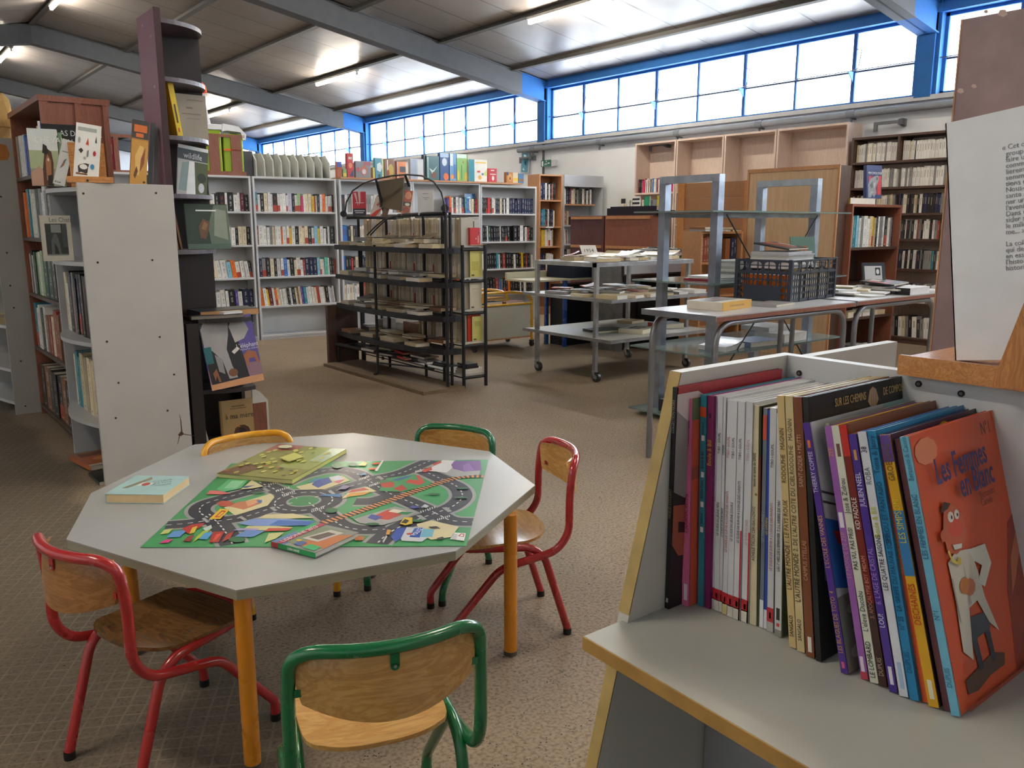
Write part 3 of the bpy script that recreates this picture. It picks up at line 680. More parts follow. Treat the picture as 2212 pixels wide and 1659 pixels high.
# beech board laid over the tops of the next cases and its row of boxed games
bd = MB().box(1.03, 3.62, -.02, .27, 0, .022, 'b98458').build('wooden_board', W_ORANGE); bd.matrix_world = RF @ Matrix.Translation((0, 0, T)); tag(bd, 'long beech board lying across the tops of the white bookcases', 'board')
TB = T + .022
def game(px0, px1, top, col, label, art=(), d=.06, v=.04, lean=0.0, side=None, name='boxed_game', tcol=None):
    """a boxed game standing on the board between two picture columns"""
    n_ = RF.to_3x3() @ Vector((0, 1, 0)); p0 = RF @ Vector((0, v, 0))
    a = RF.inverted() @ opl(px0, 380, p0, n_); b_ = RF.inverted() @ opl(px1, 380, p0, n_); tt = RF.inverted() @ opl((px0 + px1) / 2, top, p0, n_)
    h, w = tt.z - TB, b_.x - a.x
    g_ = thing(name, label, 'box', rot=(RF @ XF(rz=lean)).to_euler(), loc=RF @ Vector((a.x, v, TB)), group='boxed games and toys on the beech board')
    m = MB().box(0, w, 0, d, 0, h, side or col).box(.0, w, -.0008, 0, 0, h, col); m.build('box_body', PRINT, g_)
    am = MB()
    for kx, (c, pts) in enumerate(art): am.poly([(x * w, -.0014 - kx * .0003, z * h) for x, z in pts], c)
    if art: am.build('cover_print', PRINT, g_)
    return g_
R4 = lambda x0, z0, x1, z1: [(x0, z0), (x1, z0), (x1, z1), (x0, z1)]
def blob(cx, cz, rx, rz, n=10, a=0): return [(cx + rx * math.cos(2 * PI * i / n + a), cz + rz * math.sin(2 * PI * i / n + a)) for i in range(n)]
game(729, 739, 349, 'b05a30', 'small orange and blue box, first on the beech board', [('4a58b0', R4(0, .65, 1, 1))])
game(741, 749, 365, '7fa050', 'small green and yellow box between the orange box and the red one', [('d8c850', R4(.1, .1, .9, .5))])
game(751, 764, 331, 'c8282c', 'tall red boxed game, tallest near the sorter end of the board', [('e8d8d0', R4(.2, .75, .8, .85)), ('28305a', [(.3, .05), (.95, .05), (.95, .35)]), ('e89060', blob(.5, .5, .3, .12))])
game(769, 801, 348, '85808a', 'grey boxed game with a big red round figure', [('a03038', R4(.55, .75, .98, .95)), ('c0603c', blob(.55, .45, .24, .3)), ('d8d0d0', blob(.55, .38, .14, .16)), ('b03838', blob(.16, .5, .12, .14))])
game(806, 810, 362, 'd8c040', 'thin yellow box beside the grey game with the red figure')
game(811, 829, 341, '4a9ab0', 'light teal boxed game with a white badge and yellow edge', [('d8ecec', blob(.5, .55, .35, .25, 5)), ('d8d890', R4(.8, 0, 1, 1)), ('285868', R4(.3, .05, .6, .2))])
game(831, 853, 343, '8a5a34', 'brown and yellow patterned boxed game with dark spine', [('c8a828', blob(.62, .4, .28, .35)), ('e8e0c8', R4(.25, .3, .36, .95)), ('a83820', blob(.35, .3, .12, .16)), ('506830', R4(.02, .1, .2, .5))])
game(858, 877, 349, 'e8853c', 'orange boxed game with a dark square picture', [('c8c4be', R4(0, .0, .12, 1)), ('3a3234', R4(.3, .4, .95, .72)), ('a87058', R4(.2, .1, .9, .3))])
game(887, 915, 343, 'b8c4d4', 'pale blue and white transparent-looking box of cards', [('a4b4cc', R4(0, .05, .45, .95)), ('dfe4ea', R4(.55, 0, 1, .95))])
game(916, 921, 334, '26282c', 'thin black box standing beside the teal game')
game(922, 949, 337, '3e6e74', 'dark teal boxed game with a white star-shaped drawing', [('d8e4e0', [(.2, .5), (.45, .25), (.85, .6), (.5, .4)]), ('7f4a30', [(.3, .15), (.6, .05), (.8, .3), (.5, .35)]), ('a8c8c4', R4(.05, .1, .15, .95))], v=.02)
game(951, 970, 331, '2a5896', 'blue boxed game with a white and orange cartoon animal', [('d8e4f0', blob(.5, .68, .28, .15)), ('e87838', blob(.65, .15, .3, .14)), ('a8c8e8', R4(0, .85, 1, 1))])
game(972, 986, 331, '6ea8d8', 'sky blue and white boxed game with orange figures', [('e8f0f4', R4(.05, .55, .5, .98)), ('4a78c0', R4(.55, .1, .95, .6)), ('f0a050', blob(.35, .15, .25, .1))])
game(987, 1010, 333, '8cc060', 'green boxed game with yellow crayons drawn on it', [('e8d040', blob(.15, .22, .1, .2)), ('e8c840', blob(.85, .18, .12, .17)), ('d8f0e0', R4(0, .85, .9, 1)), ('3e8838', R4(.4, .05, .48, .6)), ('d84838', blob(.6, .7, .05, .04))])
game(1013, 1052, 345, 'ecebe2', 'large white boxed game with teal spine and small coloured drawings', [('1e8fa6', R4(0, 0, .30, 1)), ('e8c860', R4(.34, .84, .95, .90)), ('c8da78', [(.78, .35), (1, .6), (1, .25)]), ('d84840', R4(.45, .42, .62, .5)), ('e8b040', blob(.6, .2, .09, .1)), ('4a78a8', R4(.7, .3, .8, .4))], v=.02)
game(1055, 1073, 364, 'c02834', 'small red boxed book with white lettering blocks', [('e8d8d8', R4(.3, .82, .7, .9)), ('e8dcdc', blob(.55, .3, .15, .18)), ('e8d8d8', R4(.2, .55, .9, .62))])
game(1094, 1108, 372, 'b8803c', 'small box with a brown lion face', [('d8a04c', blob(.55, .5, .35, .35)), ('6a3c20', blob(.55, .42, .15, .15)), ('38406a', R4(0, .7, .3, 1))])
game(1108, 1119, 373, 'd8cca8', 'small cream box with a yellow stripe', [('e0c030', R4(.1, .2, .95, .5))])
game(1120, 1131, 375, '4478a8', 'small blue and brown box at the beech tower end of the board', [('8a6030', R4(.1, .2, .9, .45))])

# ---------------------------------------------------------------- beech tower shelf, grey frame, wall end
TW = XF((7.84, 9.30, 0), math.radians(-3))
bookcase('tower_bookshelf', 'narrow beech tower shelf with four bays of books by the wall', TW, .42, 2.0, .28, (1.645, 1.27, .985, .64, .09), 'c08c62', mat=W_ORANGE, plinth=.07)
GH = 'hardbacks on the beech tower and grey niche'
for z, sp, wh, x1 in ((1.645, 'n4 n3 w2 k2 w1 k2 R1 d2 k1', 'top bay, beech tower', .32), (1.27, 'h1 n2 t3 t3 k2 k2 w2 k3 k2 n3 c2', 'second bay, beech tower', .31), (.985, 'B2 y3 y3 w3 c2 w3 w2 h2', 'third bay, beech tower', .29), (.64, 'n4 n3 k1 c3 w2 w3 w1', 'fourth bay, beech tower', .29)):
    shelf_of_books(TW, .04, x1, z, sp, wh, h=(.21, .25), name='hardback_book', group=GH)
o = MB().box(0, .14, -.002, 0, 0, .02, 'e8e8e4').build('shelf_label', PAPER); o.matrix_world = TW @ Matrix.Translation((.12, -.001, 1.248)); tag(o, 'white paper shelf label on the front of the beech tower', 'label')
GFm = XF((8.44, 9.45, 0), 0)
ni = bookcase('niche_shelf', 'pale grey shelf niche with a deep header between beech tower and wall', GFm, .80, 2.02, .28, (1.29, 1.01, .70, .40, .08), 'b9bdc4')
MB().box(.0, .80, -.015, 0, 1.85, 2.02, 'b9bdc4').build('header_board', SATIN, ni)
MB().box(.02, .66, .02, .27, 1.578, 1.60, 'a58a68').build('wooden_shelf', W_ORANGE, ni)
shelf_of_books(GFm, .03, .63, 1.60, 'w2 w2 n3 k2 R1 w2 c2 k2 g2 Z3 k1 w3 k2 w2 k2 w2', 'niche top shelf', h=(.20, .24), name='hardback_book', group=GH, v0=.06)
shelf_of_books(GFm, .03, .16, 1.29, 'g2 B4 h2', 'niche second shelf', h=(.20, .22), name='hardback_book', group=GH, v0=.06)
shelf_of_books(GFm, .03, .16, 1.01, 'k2 w2 w2 R1 w1', 'niche third shelf', h=(.20, .22), name='hardback_book', group=GH, v0=.06, lean=-.06)
shelf_of_books(GFm, .03, .26, .70, 'w2 k3 w1 c2 k2', 'niche fourth shelf', h=(.20, .24), name='hardback_book', group=GH, v0=.06)
for x0, x1, c, hh, lb in ((.04, .20, '2c2c36', .12, 'dark lidded box on the second niche shelf'), (.23, .38, '2c2226', .12, 'black lidded box next to the blue basket in the niche'), (.40, .58, '5c9ed0', .085, 'light blue basket on the second niche shelf')):
    m = MB().box(x0, x1, .0, .012, 0, hh, c).box(x0, x1, .13, .142, 0, hh, c).box(x0, x0 + .012, .012, .13, 0, hh, c).box(x1 - .012, x1, .012, .13, 0, hh, c).box(x0, x1, 0, .142, 0, .008, c).box(x0 - .004, x1 + .004, -.004, 0, hh - .015, hh, c)
    o = m.build('storage_box', PLAST); o.matrix_world = GFm @ Matrix.Translation((.13, .08, 1.291))
    tag(o, lb, 'box')
# exit sign, poster
es = thing('exit_sign', 'small green and white running-man exit sign on the wall above the tower', 'exit sign', (WALL_X, 10.82, 2.245))
MB().box(-.07, 0, -.14, .14, 0, .10, 'c9cccf').build('housing', PLAST, es)
MB().box(-.078, -.07, -.05, .20, .0, .105, '1c6a58').build('sign_plate', PLAST, es)
m = MB(); x = -.0785
for pts in ([(.05, .015), (.08, .05), (.06, .055), (.045, .035)], [(.09, .02), (.10, .02), (.105, .05), (.09, .055)], [(.12, .045), (.155, .045), (.155, .06), (.12, .06)], [(.155, .035), (.175, .052), (.155, .07)], [(-.03, .01), (.01, .01), (.01, .09), (-.03, .09)], blob(.09, .082, .012, .012, 8)):
    m.poly([(x, .15 - p, z + .0) for p, z in pts], 'eef6f2')
m.build('pictogram', PRINT, es)
MB().tube([(-.03, 0, .10), (-.03, 0, .16), (-.01, .02, .17)], .004, 'cfd0d0', 6).build('hanger', MATTE, es)
ps = thing('framed_poster', 'tilted framed blue poster hanging on the wall above the tower shelf', 'poster', (WALL_X - .04, 11.50, 2.17))
MB().box(0, .02, -.10, .12, 0, .34, 'c4c8cc', M=XF(rx=.10)).build('frame', MATTE, ps)
MB().box(-.002, 0, -.08, .10, .015, .325, '4b97b8', M=XF(rx=.10)).build('poster_sheet', PRINT, ps)
m = MB()
for pts, c in (([(-.03, .22), (.04, .26), (.06, .31), (-.02, .30)], 'e8f2f6'), ([(-.04, .12), (.02, .15), (.03, .19), (-.03, .2)], '1c4a60'), ([(0, .04), (.06, .05), (.04, .09)], 'dfeef4')):
    m.poly([XF(rx=.10) @ Vector((-.003, p, z)) for p, z in pts], c)
m.build('poster_shapes', PRINT, ps)
cdt = MB().tube([(WALL_X - .05, 10.99, 2.66), (WALL_X - .05, 10.99, 2.10), (WALL_X - .04, 11.02, 2.06)], .02, '5a5f66', 8).build('cable_conduit', MATTE); tag(cdt, 'dark vertical conduit between the poster and the exit sign', 'conduit')

# ---------------------------------------------------------------- oak bookcases along the window wall
OAKC = 'c09c80'
ys = (8.655, 7.885, 7.08, 6.29, 5.34)
for i in range(4):
    w = ys[i] - ys[i + 1] - .012
    F_ = XF((9.10, ys[i], 0), -PI / 2)
    names = ('nearest the exit sign, with a row of books', 'second from the exit sign, empty top bay', 'third from the exit sign, empty top bay', 'beside the dark corner bookshelves, empty top bay')
    b = bookcase('oak_bookcase', 'tall light oak bookcase ' + names[i], F_, w, 2.44, .30, (1.745, 1.30, .85, .4, .06), OAKC, mat=W_OAK, t=.025, plinth=.05)
shelf_of_books(XF((9.10, 8.655, 0), -PI / 2), .04, .72, 1.745, rand_spec(34, 'wwRBnbkcpgv', 21), '', mode='stuff', h=(.17, .20))
# dark corner bookshelves
F_ = XF((9.10, 5.30, 0), -PI / 2)
DS = (1.985, 1.705, 1.42, 1.145, .82, .45, .07)
bookcase('dark_bookcase', 'dark walnut bookcase full of white-spined books against the window wall', F_, 1.95, 2.26, .30, DS, '5b4236', mat=W_DARK, t=.025, dividers=(.545,), plinth=.05, bmat=W_OAK)
for i, z in enumerate(DS[:-1]):
    lt = ('wwwwwgkc', 'wwwwwwg', 'kkgwnch', 'kgwdRwk', 'gwtndkw', 'wwgk')[i]
    shelf_of_books(F_, .03, .52, z, rand_spec(21, lt, 40 + i), '', mode='stuff', h=(.19, .21), v0=.06)
    shelf_of_books(F_, .57, 1.25, z, rand_spec(28, lt, 60 + i), '', mode='stuff', h=(.19, .21), v0=.06)
shelf_of_books(F_, .57, 1.1, DS[-1], rand_spec(14, 'wkdgc', 70), '', mode='stuff', h=(.2, .24), v0=.06, lean=-.06)
# ================================================================ loose books lying flat
def flat_book(name, M, w, d, t, col, paper='e6dcc6', label='', cat='book', group=None, art=(), spine=None, curl=0.0):
    """book lying in the local XY plane; spine along x=0"""
    b = thing(name, label, cat, M.to_translation(), 0, group, rot=M.to_euler())
    m = MB()
    if curl:
        n = 6; vs = []; fs = []
        for i in range(n + 1):
            x = w * i / n; z = t + curl * (i / n) ** 2
            vs += [(x, 0, z), (x, d, z), (x, 0, z + .0015), (x, d, z + .0015)]
        for i in range(n):
            a = 4 * i; fs += [(a, a + 1, a + 5, a + 4), (a + 2, a + 6, a + 7, a + 3), (a, a + 4, a + 6, a + 2), (a + 1, a + 3, a + 7, a + 5)]
        fs += [(0, 2, 3, 1), (4 * n, 4 * n + 1, 4 * n + 3, 4 * n + 2)]
        m.add(vs, fs, col)
    else: m.box(0, w, 0, d, t - .0012, t, col)
    m.box(0, w, 0, d, 0, .0012, col); m.box(-.0012, 0, 0, d, 0, t, spine or col)
    m.build('cover', PRINT, b)
    MB().box(0, w - .003, .002, d - .002, .0012, t - .0012, paper).build('page_block', PAPER, b)
    if art and not curl:
        am = MB()
        for k_, (c, pts) in enumerate(art): am.poly([(x * w, y * d, t + .0003 + k_ * .0002) for x, y in pts], c)
        am.build('cover_print', PRINT, b)
    return b
def litter(n, seed, place, zfun, cols, where, group, sizes=((.11, .18), (.13, .20), (.15, .21)), th=(.01, .03), curlp=0.0, papers=('e9dfc9', 'd9c6a0', 'e4e2dc', 'c9b48e'), name='softcover_book', jit=.35, base=0.0):
    q = random.Random(seed)
    for i in range(n):
        x, y = place(i, q); w, d = q.choice(sizes); c = q.choice(cols)
        cu = q.uniform(.01, .045) if q.random() < curlp else 0
        M = Matrix.Translation((x, y, zfun(i, q))) @ Matrix.Rotation(base + q.uniform(-jit, jit), 4, 'Z') @ Matrix.Translation((-w / 2, -d / 2, 0))
        ar = ()
        if q.random() < .6: ar = ((q.choice(cols), R4(.12, .15, .88, .6)),)
        t_ = q.uniform(*th)
        flat_book(name, M, w, d, t_, PAL[c], q.choice(papers), '%s%s softcover lying flat, %s along %s' % ('curling ' if cu else ('thick ' if t_ > .024 else ''), CNAME[c], ORD[i], where), 'book', group, art=[(PAL[a], p_) for a, p_ in ar], curl=cu)

# ================================================================ black metal magazine rack
RK = '22242a'
plb = MB().box(3.37, 3.76, 5.37, 7.10, 0, .028, '7d6a55').build('floor_board', wood_mat('worn_chipboard', '78664f', '86735b', .7, 1, 'Y'))
plb.name = 'chipboard_sheet'; tag(plb, 'flat chipboard sheet on the floor beneath the black rack', 'board')
rk = thing('magazine_rack', 'black steel magazine rack with bulging shelves and an arched top', 'rack', (0, 0, 0))
def bulge(off=0.0, x1=3.75):
    return [(x1, 7.08), (3.52 - off, 7.08), (3.475 - off, 6.7), (3.465 - off, 6.28), (3.49 - off, 5.85), (3.54 - off, 5.58), (3.61 - off * .7, 5.44 - off * .5), (3.69, 5.40 - off), (x1, 5.40 - off)]
RLV = (1.115, .85, .585, .325, )
for z in RLV:
    MB().prism(bulge(), z - .006, z, '2a2c32').build('shelf', BLACKM, rk)
    pts = [(x, y, z - .022) for x, y in bulge()[1:]]
    m = MB()
    for a, b_ in zip(pts[:-1], pts[1:]):
        d = (Vector(b_) - Vector(a)); L_ = d.length; M = Matrix.Translation(a) @ Matrix.Rotation(math.atan2(d.y, d.x), 4, 'Z'); m.box(0, L_, -.003, .003, -.018, .024, RK, M)
    m.build('shelf_rim', BLACKM, rk)
# sloping lowest tray
MB().prism([(3.75, 7.08), (3.50, 7.08), (3.62, 5.44), (3.75, 5.42)], .185, .195, '2a2c32').build('shelf', BLACKM, rk)
MB().tube([(3.50, 7.08, .20), (3.62, 5.44, .20)], .018, RK, 8).build('shelf_rim', BLACKM, rk)
MB().tube([(3.52, 6.3, .12), (3.62, 5.6, .15)], .008, RK, 6).build('brace', BLACKM, rk)
posts = [((3.487, 6.282), 1.13), ((3.64, 5.431), 1.39), ((3.70, 5.46), 1.39), ((3.76, 5.94), 1.38), ((3.76, 5.66), 1.38), ((3.76, 6.55), 1.38), ((3.76, 7.06), 1.38), ((3.52, 7.08), .2)]
for (x, y), h in posts:
    m = MB(); z0 = .028
    if (x, y) == (3.487, 6.282):
        m.tube(fillet([(x - .05, y - .03, .036), (x, y, .034), (x, y, .2), (x, y, h)], .03), .012, RK, 8)
    else: m.tube([(x, y, z0), (x, y, h)], .013, RK, 8)
    m.build('post', BLACKM, rk)
# wire retaining rails
for z in (1.19, .92, .655, .40):
    MB().tube([(3.49, 6.28, z), (3.53, 5.85, z), (3.64, 5.44, z)], .003, RK, 6).build('wire_rail', BLACKM, rk)
# top display ledge, arch and its struts
MB().tube([(3.62, 7.0, 1.365), (3.62, 6.15, 1.35)], .014, RK, 8).tube([(3.62, 6.10, 1.37), (3.63, 5.44, 1.385)], .016, RK, 8).box(3.60, 3.70, 6.15, 7.0, 1.345, 1.352, RK).box(3.60, 3.70, 5.44, 6.1, 1.362, 1.368, RK).build('top_ledge', BLACKM, rk)
ar = [ox(x, y, 3.62) for x, y in ((745, 465), (748, 437), (762, 412), (785, 396), (812, 387), (845, 380), (880, 377), (912, 380), (937, 393), (953, 415), (960, 440), (962, 458))]
MB().tube(ar, .007, '3a3c42', 8).build('arch', BLACKM, rk)
for a, b_ in (((812, 386), (830, 462)), ((875, 377), (884, 402))): MB().tube([ox(a[0], a[1], 3.62), ox(b_[0], b_[1], 3.68)], .012, RK, 8).build('strut', BLACKM, rk)
for s in (0, .035):
    MB().tube([ox(793 + s * 200, 508, 3.50), ox(808 + s * 200, 492, 3.53), ox(828 + s * 160, 475, 3.56), ox(850 + s * 100, 467, 3.60), ox(872, 464, 3.62)], .006, RK, 6).build('curved_rod', BLACKM, rk)
for (px, py) in ((742, 462), (961, 450)): MB().tube([ox(px, py, 3.62), ox(px, py, 3.67)], .03, RK, 12).build('end_knob', BLACKM, rk)
# back half: straight shelves of packed spines, seen end-on too
r2 = thing('paperback_rack', 'black steel rack packed with cream paperbacks behind the bulging shelves', 'rack', (0, 0, 0))
CLV = (1.135, .885, .63, .37, .11)
for z in CLV:
    MB().box(3.785, 4.005, 5.425, 7.10, z - .012, z, 'c4c4be').build('shelf', MATTE, r2)
    MB().tube([(3.785, 5.42, z - .03), (4.0, 5.42, z - .03)], .012, RK, 8).tube([(3.795, 5.42, z - .03), (3.795, 7.1, z - .03)], .006, RK, 6).build('shelf_rail', BLACKM, r2)
for x, y in ((3.79, 5.425), (4.0, 5.41), (4.0, 7.1), (3.80, 7.1)): MB().tube([(x, y, 0), (x, y, 1.14)], .014, RK, 8).build('post', BLACKM, r2)
SFM = XF((3.80, 7.06, 0), -PI / 2)          # spines face -x, run along -y
for z, sd in ((CLV[0], 1), (CLV[1], 2), (CLV[2], 3)):
    shelf_of_books(SFM, .02, 1.60, z, rand_spec(74, 'ccccwwehc', 80 + sd), '', mode='stuff', h=(.195, .215), v0=0.0, depth=.12)
    for u in (.45, .5, .9, 1.2, 1.44): STUFF.box(u, u + .007, -.008, 0, .005, .09, PAL['r'], SFM @ Matrix.Translation((0, 0, z)))
shelf_of_books(SFM, .95, 1.60, CLV[3], rand_spec(30, 'ccwweh', 95), '', mode='stuff', h=(.195, .215), v0=0.0, depth=.12)
# booklets facing the end of the rack
def facing(name, x, y, z, w, h, t, col, label, rz=0.0, rx=0.0, art=(), cat='book', txt=None, face='-y', group=None, mat=PRINT, paper='e6dfd0'):
    """book standing with its front cover towards local -y"""
    b = thing(name, label, cat, (x, y, z), 0, group, rot=(XF(rz=rz, rx=rx)).to_euler())
    MB().box(0, w, 0, .002, 0, h, col).box(0, .002, 0, t, 0, h, col).box(0, w, t - .002, t, 0, h, col).build('cover', mat, b)
    MB().box(.002, w - .002, .002, t - .002, .002, h - .002, paper).build('page_block', PAPER, b)
    if art:
        m = MB()
        for k_, (c, pts) in enumerate(art): m.poly([(px * w, -.0004 - .00025 * k_, pz * h) for px, pz in pts], c)
        m.build('cover_print', mat, b)
    for tx in (txt or []):
        s_, px, pz, size, c = tx[:5]; sx_ = tx[5] if len(tx) > 5 else 1.0
        text(s_, size, c, b, Matrix.Translation((px * w, -.0006 - .00025 * len(art), pz * h)) @ Matrix.Rotation(PI / 2, 4, 'X'), sx=sx_)
    return b
GE = 'booklets standing at the end of the paperback rack'
TX = lambda *ln: [('6e6a66', R4(.2, y, .8, y + .02)) for y in ln]
facing('booklet', 3.865, 5.432, CLV[1] + .002, .12, .205, .008, 'd8cf72', 'pale yellow booklet facing out on the second end shelf', art=[('c4bb60', R4(.15, .25, .7, .6)), ('5a5648', R4(.12, .04, .35, .1))])
facing('booklet', 3.86, 5.432, CLV[2] + .002, .12, .21, .008, 'cfc8b0', 'cream booklet facing out on the third end shelf', art=[('b5ae98', R4(.2, .75, .8, .78)), ('4a463c', R4(.12, .04, .35, .1))])
facing('booklet', 3.88, 5.432, CLV[3] + .002, .105, .20, .008, 'cfc873', 'yellow-green booklet in front of a red one on the lower end shelf', art=[('b5ae60', R4(.25, .6, .8, .8)), ('5a5648', R4(.15, .04, .4, .1))])
facing('booklet', 3.845, 5.445, CLV[3] + .002, .13, .215, .006, 'cc3a26', 'red booklet behind the yellow-green one on the lower end shelf')
for i, z in enumerate((CLV[0], CLV[1], CLV[2], CLV[3])):
    facing('booklet', 3.795, 5.452, z + .002, .16 if i else .12, .215, .02, 'b7b0a2', 'greyish booklet standing behind the others, %s end shelf' % ('top', 'second', 'third', 'fourth')[i])
facing('booklet', 3.875, 5.46, CLV[0] + .002, .11, .22, .01, 'bdb9b0', 'white booklet with a small portrait photo behind the red card', art=[('2c2c2e', R4(.1, .55, .5, .85)), ('b8b4b0', blob(.3, .7, .1, .12)), ('8a8680', R4(.3, .92, .85, .94))])
rc = facing('folded_card', 3.865, 5.43, CLV[0] + .008, .10, .13, .03, 'c8262c', 'bright red card standing on the end of the paperback rack', art=[('e8b8a0', blob(.82, .3, .05, .25)), ('2a1a1a', blob(.9, .7, .05, .06)), ('e8d8d0', blob(.6, .35, .04, .05))])
o = MB().box(3.86, 4.0, 5.412, 5.50, CLV[0] + .0005, CLV[0] + .0075, 'a0683c').build('wooden_block', W_ORANGE); tag(o, 'thin wooden slip under the bright red card', 'board')
for i, (dx, dz, c, w) in enumerate(((0, 0, 'd8d5cc', .19), (.01, .02, 'e0ded6', .17), (.02, .04, '26262a', .12), (.02, .06, '2c2c30', .11))):
    o = MB().box(3.80 + dx, 3.80 + dx + w, 5.43, 5.56, CLV[4] + .001 + dz, CLV[4] + dz + .0195, c).build('video_case', PLAST); tag(o, '%s case lying in the low pile at the rack end, %s from the bottom' % ('black' if i > 1 else 'white', ORD[i]), 'case')
# flats on the bulging shelves
GF = 'softcovers lying on the bulging rack shelves'
def pl_(y0, y1, n, rows=2):
    def f(i, q):
        y = y0 + (y1 - y0) * (i + .5) / n; xf = 3.585 if i % 2 == 0 else 3.67
        return xf + (0.04 if y < 5.7 else 0.0), y
    return f
for z, lv, n, sd, cl in ((RLV[0], 'first', 9, 5, .3), (RLV[1], 'second', 10, 6, .1), (RLV[2], 'third', 10, 7, .15), (RLV[3], 'fourth', 8, 8, .05)):
    litter(n, sd, pl_(6.98, 5.52, n), lambda i, q, z=z: z + .001 + (0.037 if i % 2 else 0), 'wceghwcB' if lv != 'fourth' else 'ckBhe', 'the %s bulging shelf' % lv, GF, curlp=cl, th=(.024, .036), jit=.12, sizes=((.15, .22), (.14, .20), (.13, .19)), papers=('efe8d8', 'e0cfa8', 'ececea', 'd8c49c'))
litter(7, 12, pl_(6.6, 5.6, 7), lambda i, q: .197 + .022 * (i % 2), 'wwwrgc', 'the lowest tray', GF, th=(.008, .02), jit=.2)
litter(6, 13, lambda i, q: (3.80 + .04, 6.75 - .12 * i), lambda i, q: CLV[3] + .002, 'wwgwB', 'the back shelf gap', GF, th=(.06, .11), jit=.05, sizes=((.13, .11),))
o = MB().box(3.44, 3.75, 7.12, 7.16, .0, .56, '4b4a48').build('board_panel', W_DARK); o.name = 'upright_board'; tag(o, 'dark grey upright board standing at the far end of the black rack', 'board')
o = MB().box(3.80, 3.98, 6.2, 7.0, .125, .33, '8b5f40').build('cardboard_box', MATTE); o.name = 'cardboard_box'; tag(o, 'brown cardboard box on the low shelf behind the black rack', 'box')
# display books on the top ledge
def facing_px(name, p0, p1, ptop, Y, t, col, label, turn=0.0, rx=0.0, ry=0.0, z=None, **k):
    """book placed by the picture places of its lower corners, standing on a top at depth Y"""
    a_ = oy(*p0, Y); rz = -math.atan2(a_.x, a_.y) + turn; n_ = (math.sin(rz), -math.cos(rz), 0); b_ = opl(*p1, a_, n_)
    w_ = math.hypot(b_.x - a_.x, b_.y - a_.y); h_ = (ov(p0[0], ptop, a_).z - a_.z) / math.cos(rx)
    o_ = facing(name, a_.x, a_.y, a_.z if z is None else z, w_, h_, t, col, label, **k); o_.rotation_euler = (rx, ry, rz); return o_
def on_x(name, px0, px1, pyb, pyt, X, t, col, label, rz, rx=0.0, ry=0.0, **k):
    Y = ox(px0, pyb, X).y
    return facing_px(name, (px0, pyb), (px1, pyb), pyt, Y, t, col, label, turn=rz, rx=rx, ry=ry, z=1.372, **k)
ang = -.12
on_x('display_book', 762, 791, 460, 407, 3.60, .03, 'c8203a', 'red book with white streaks standing on the arched rack ledge', ang, art=[('1e2238', R4(0, 0, 1, .31)), ('e8b8c0', [(.1, .95), (.3, .6), (.42, .4), (.3, .95)]), ('ecd0d4', [(.42, 1), (.5, .45), (.6, .6), (.6, 1)]), ('e8d8dc', R4(.2, .53, .85, .56)), ('c8c8cc', R4(.12, .2, .9, .24)), ('c8c8cc', R4(.2, .12, .8, .16))], rx=-.05)
on_x('display_book', 798, 818, 462, 416, 3.60, .03, 'e4d4c8', 'white book with red wavy drawing leaning on the rack ledge', ang - .1, ry=.32, art=[('d84028', [(0, .0), (.6, 0), (1, .55), (.5, .35)]), ('e07a60', [(.3, .6), (.5, .55), (1, .95), (.7, .98)])], rx=-.28)
on_x('display_book', 824, 836, 462, 422, 3.62, .008, '7c5a42', 'thin brown book behind the white and red one on the rack ledge', ang, ry=.30, rx=-.1)
on_x('display_book', 866, 884, 461, 405, 3.60, .03, 'b86040', 'orange photo book leaning on the rack ledge beside the gold board', ang - .1, ry=.14, art=[('e8a080', blob(.5, .8, .4, .15)), ('4a3a34', R4(0, .38, 1, .55)), ('e8dcd0', blob(.55, .45, .3, .06)), ('a04028', blob(.5, .2, .4, .16))], rx=-.22)
on_x('display_book', 903, 936, 456, 401, 3.60, .03, 'dcdcdc', 'plain white book standing on the straight part of the rack ledge', ang, art=[('8a8a8c', R4(.3, .83, .68, .85)), ('9a9a9c', R4(.3, .68, .74, .70)), ('a0a0a2', R4(.42, .62, .62, .64))], rx=-.06)
o = MB().add([ox(820, 448, 3.66), ox(868, 456, 3.60), ox(872, 383, 3.66), ox(816, 392, 3.70)], [(0, 1, 2, 3)], '6a5f48'); v = o.v[:]
o.add([p + Vector((.01, 0, 0)) for p in v], [(3, 2, 1, 0)], '5c533f'); o.add([v[0], v[1], v[1] + Vector((.01, 0, 0)), v[0] + Vector((.01, 0, 0))], [(0, 1, 2, 3)], '5c533f'); o.add([v[3], v[2], v[2] + Vector((.01, 0, 0)), v[3] + Vector((.01, 0, 0))], [(3, 2, 1, 0)], '5c533f'); o.add([v[1], v[2], v[2] + Vector((.01, 0, 0)), v[1] + Vector((.01, 0, 0))], [(0, 1, 2, 3)], '5c533f'); o.add([v[0], v[3], v[3] + Vector((.01, 0, 0)), v[0] + Vector((.01, 0, 0))], [(3, 2, 1, 0)], '5c533f')
o = o.build('display_board', SATIN); tag(o, 'olive gold board leaning inside the arch of the black rack', 'board')

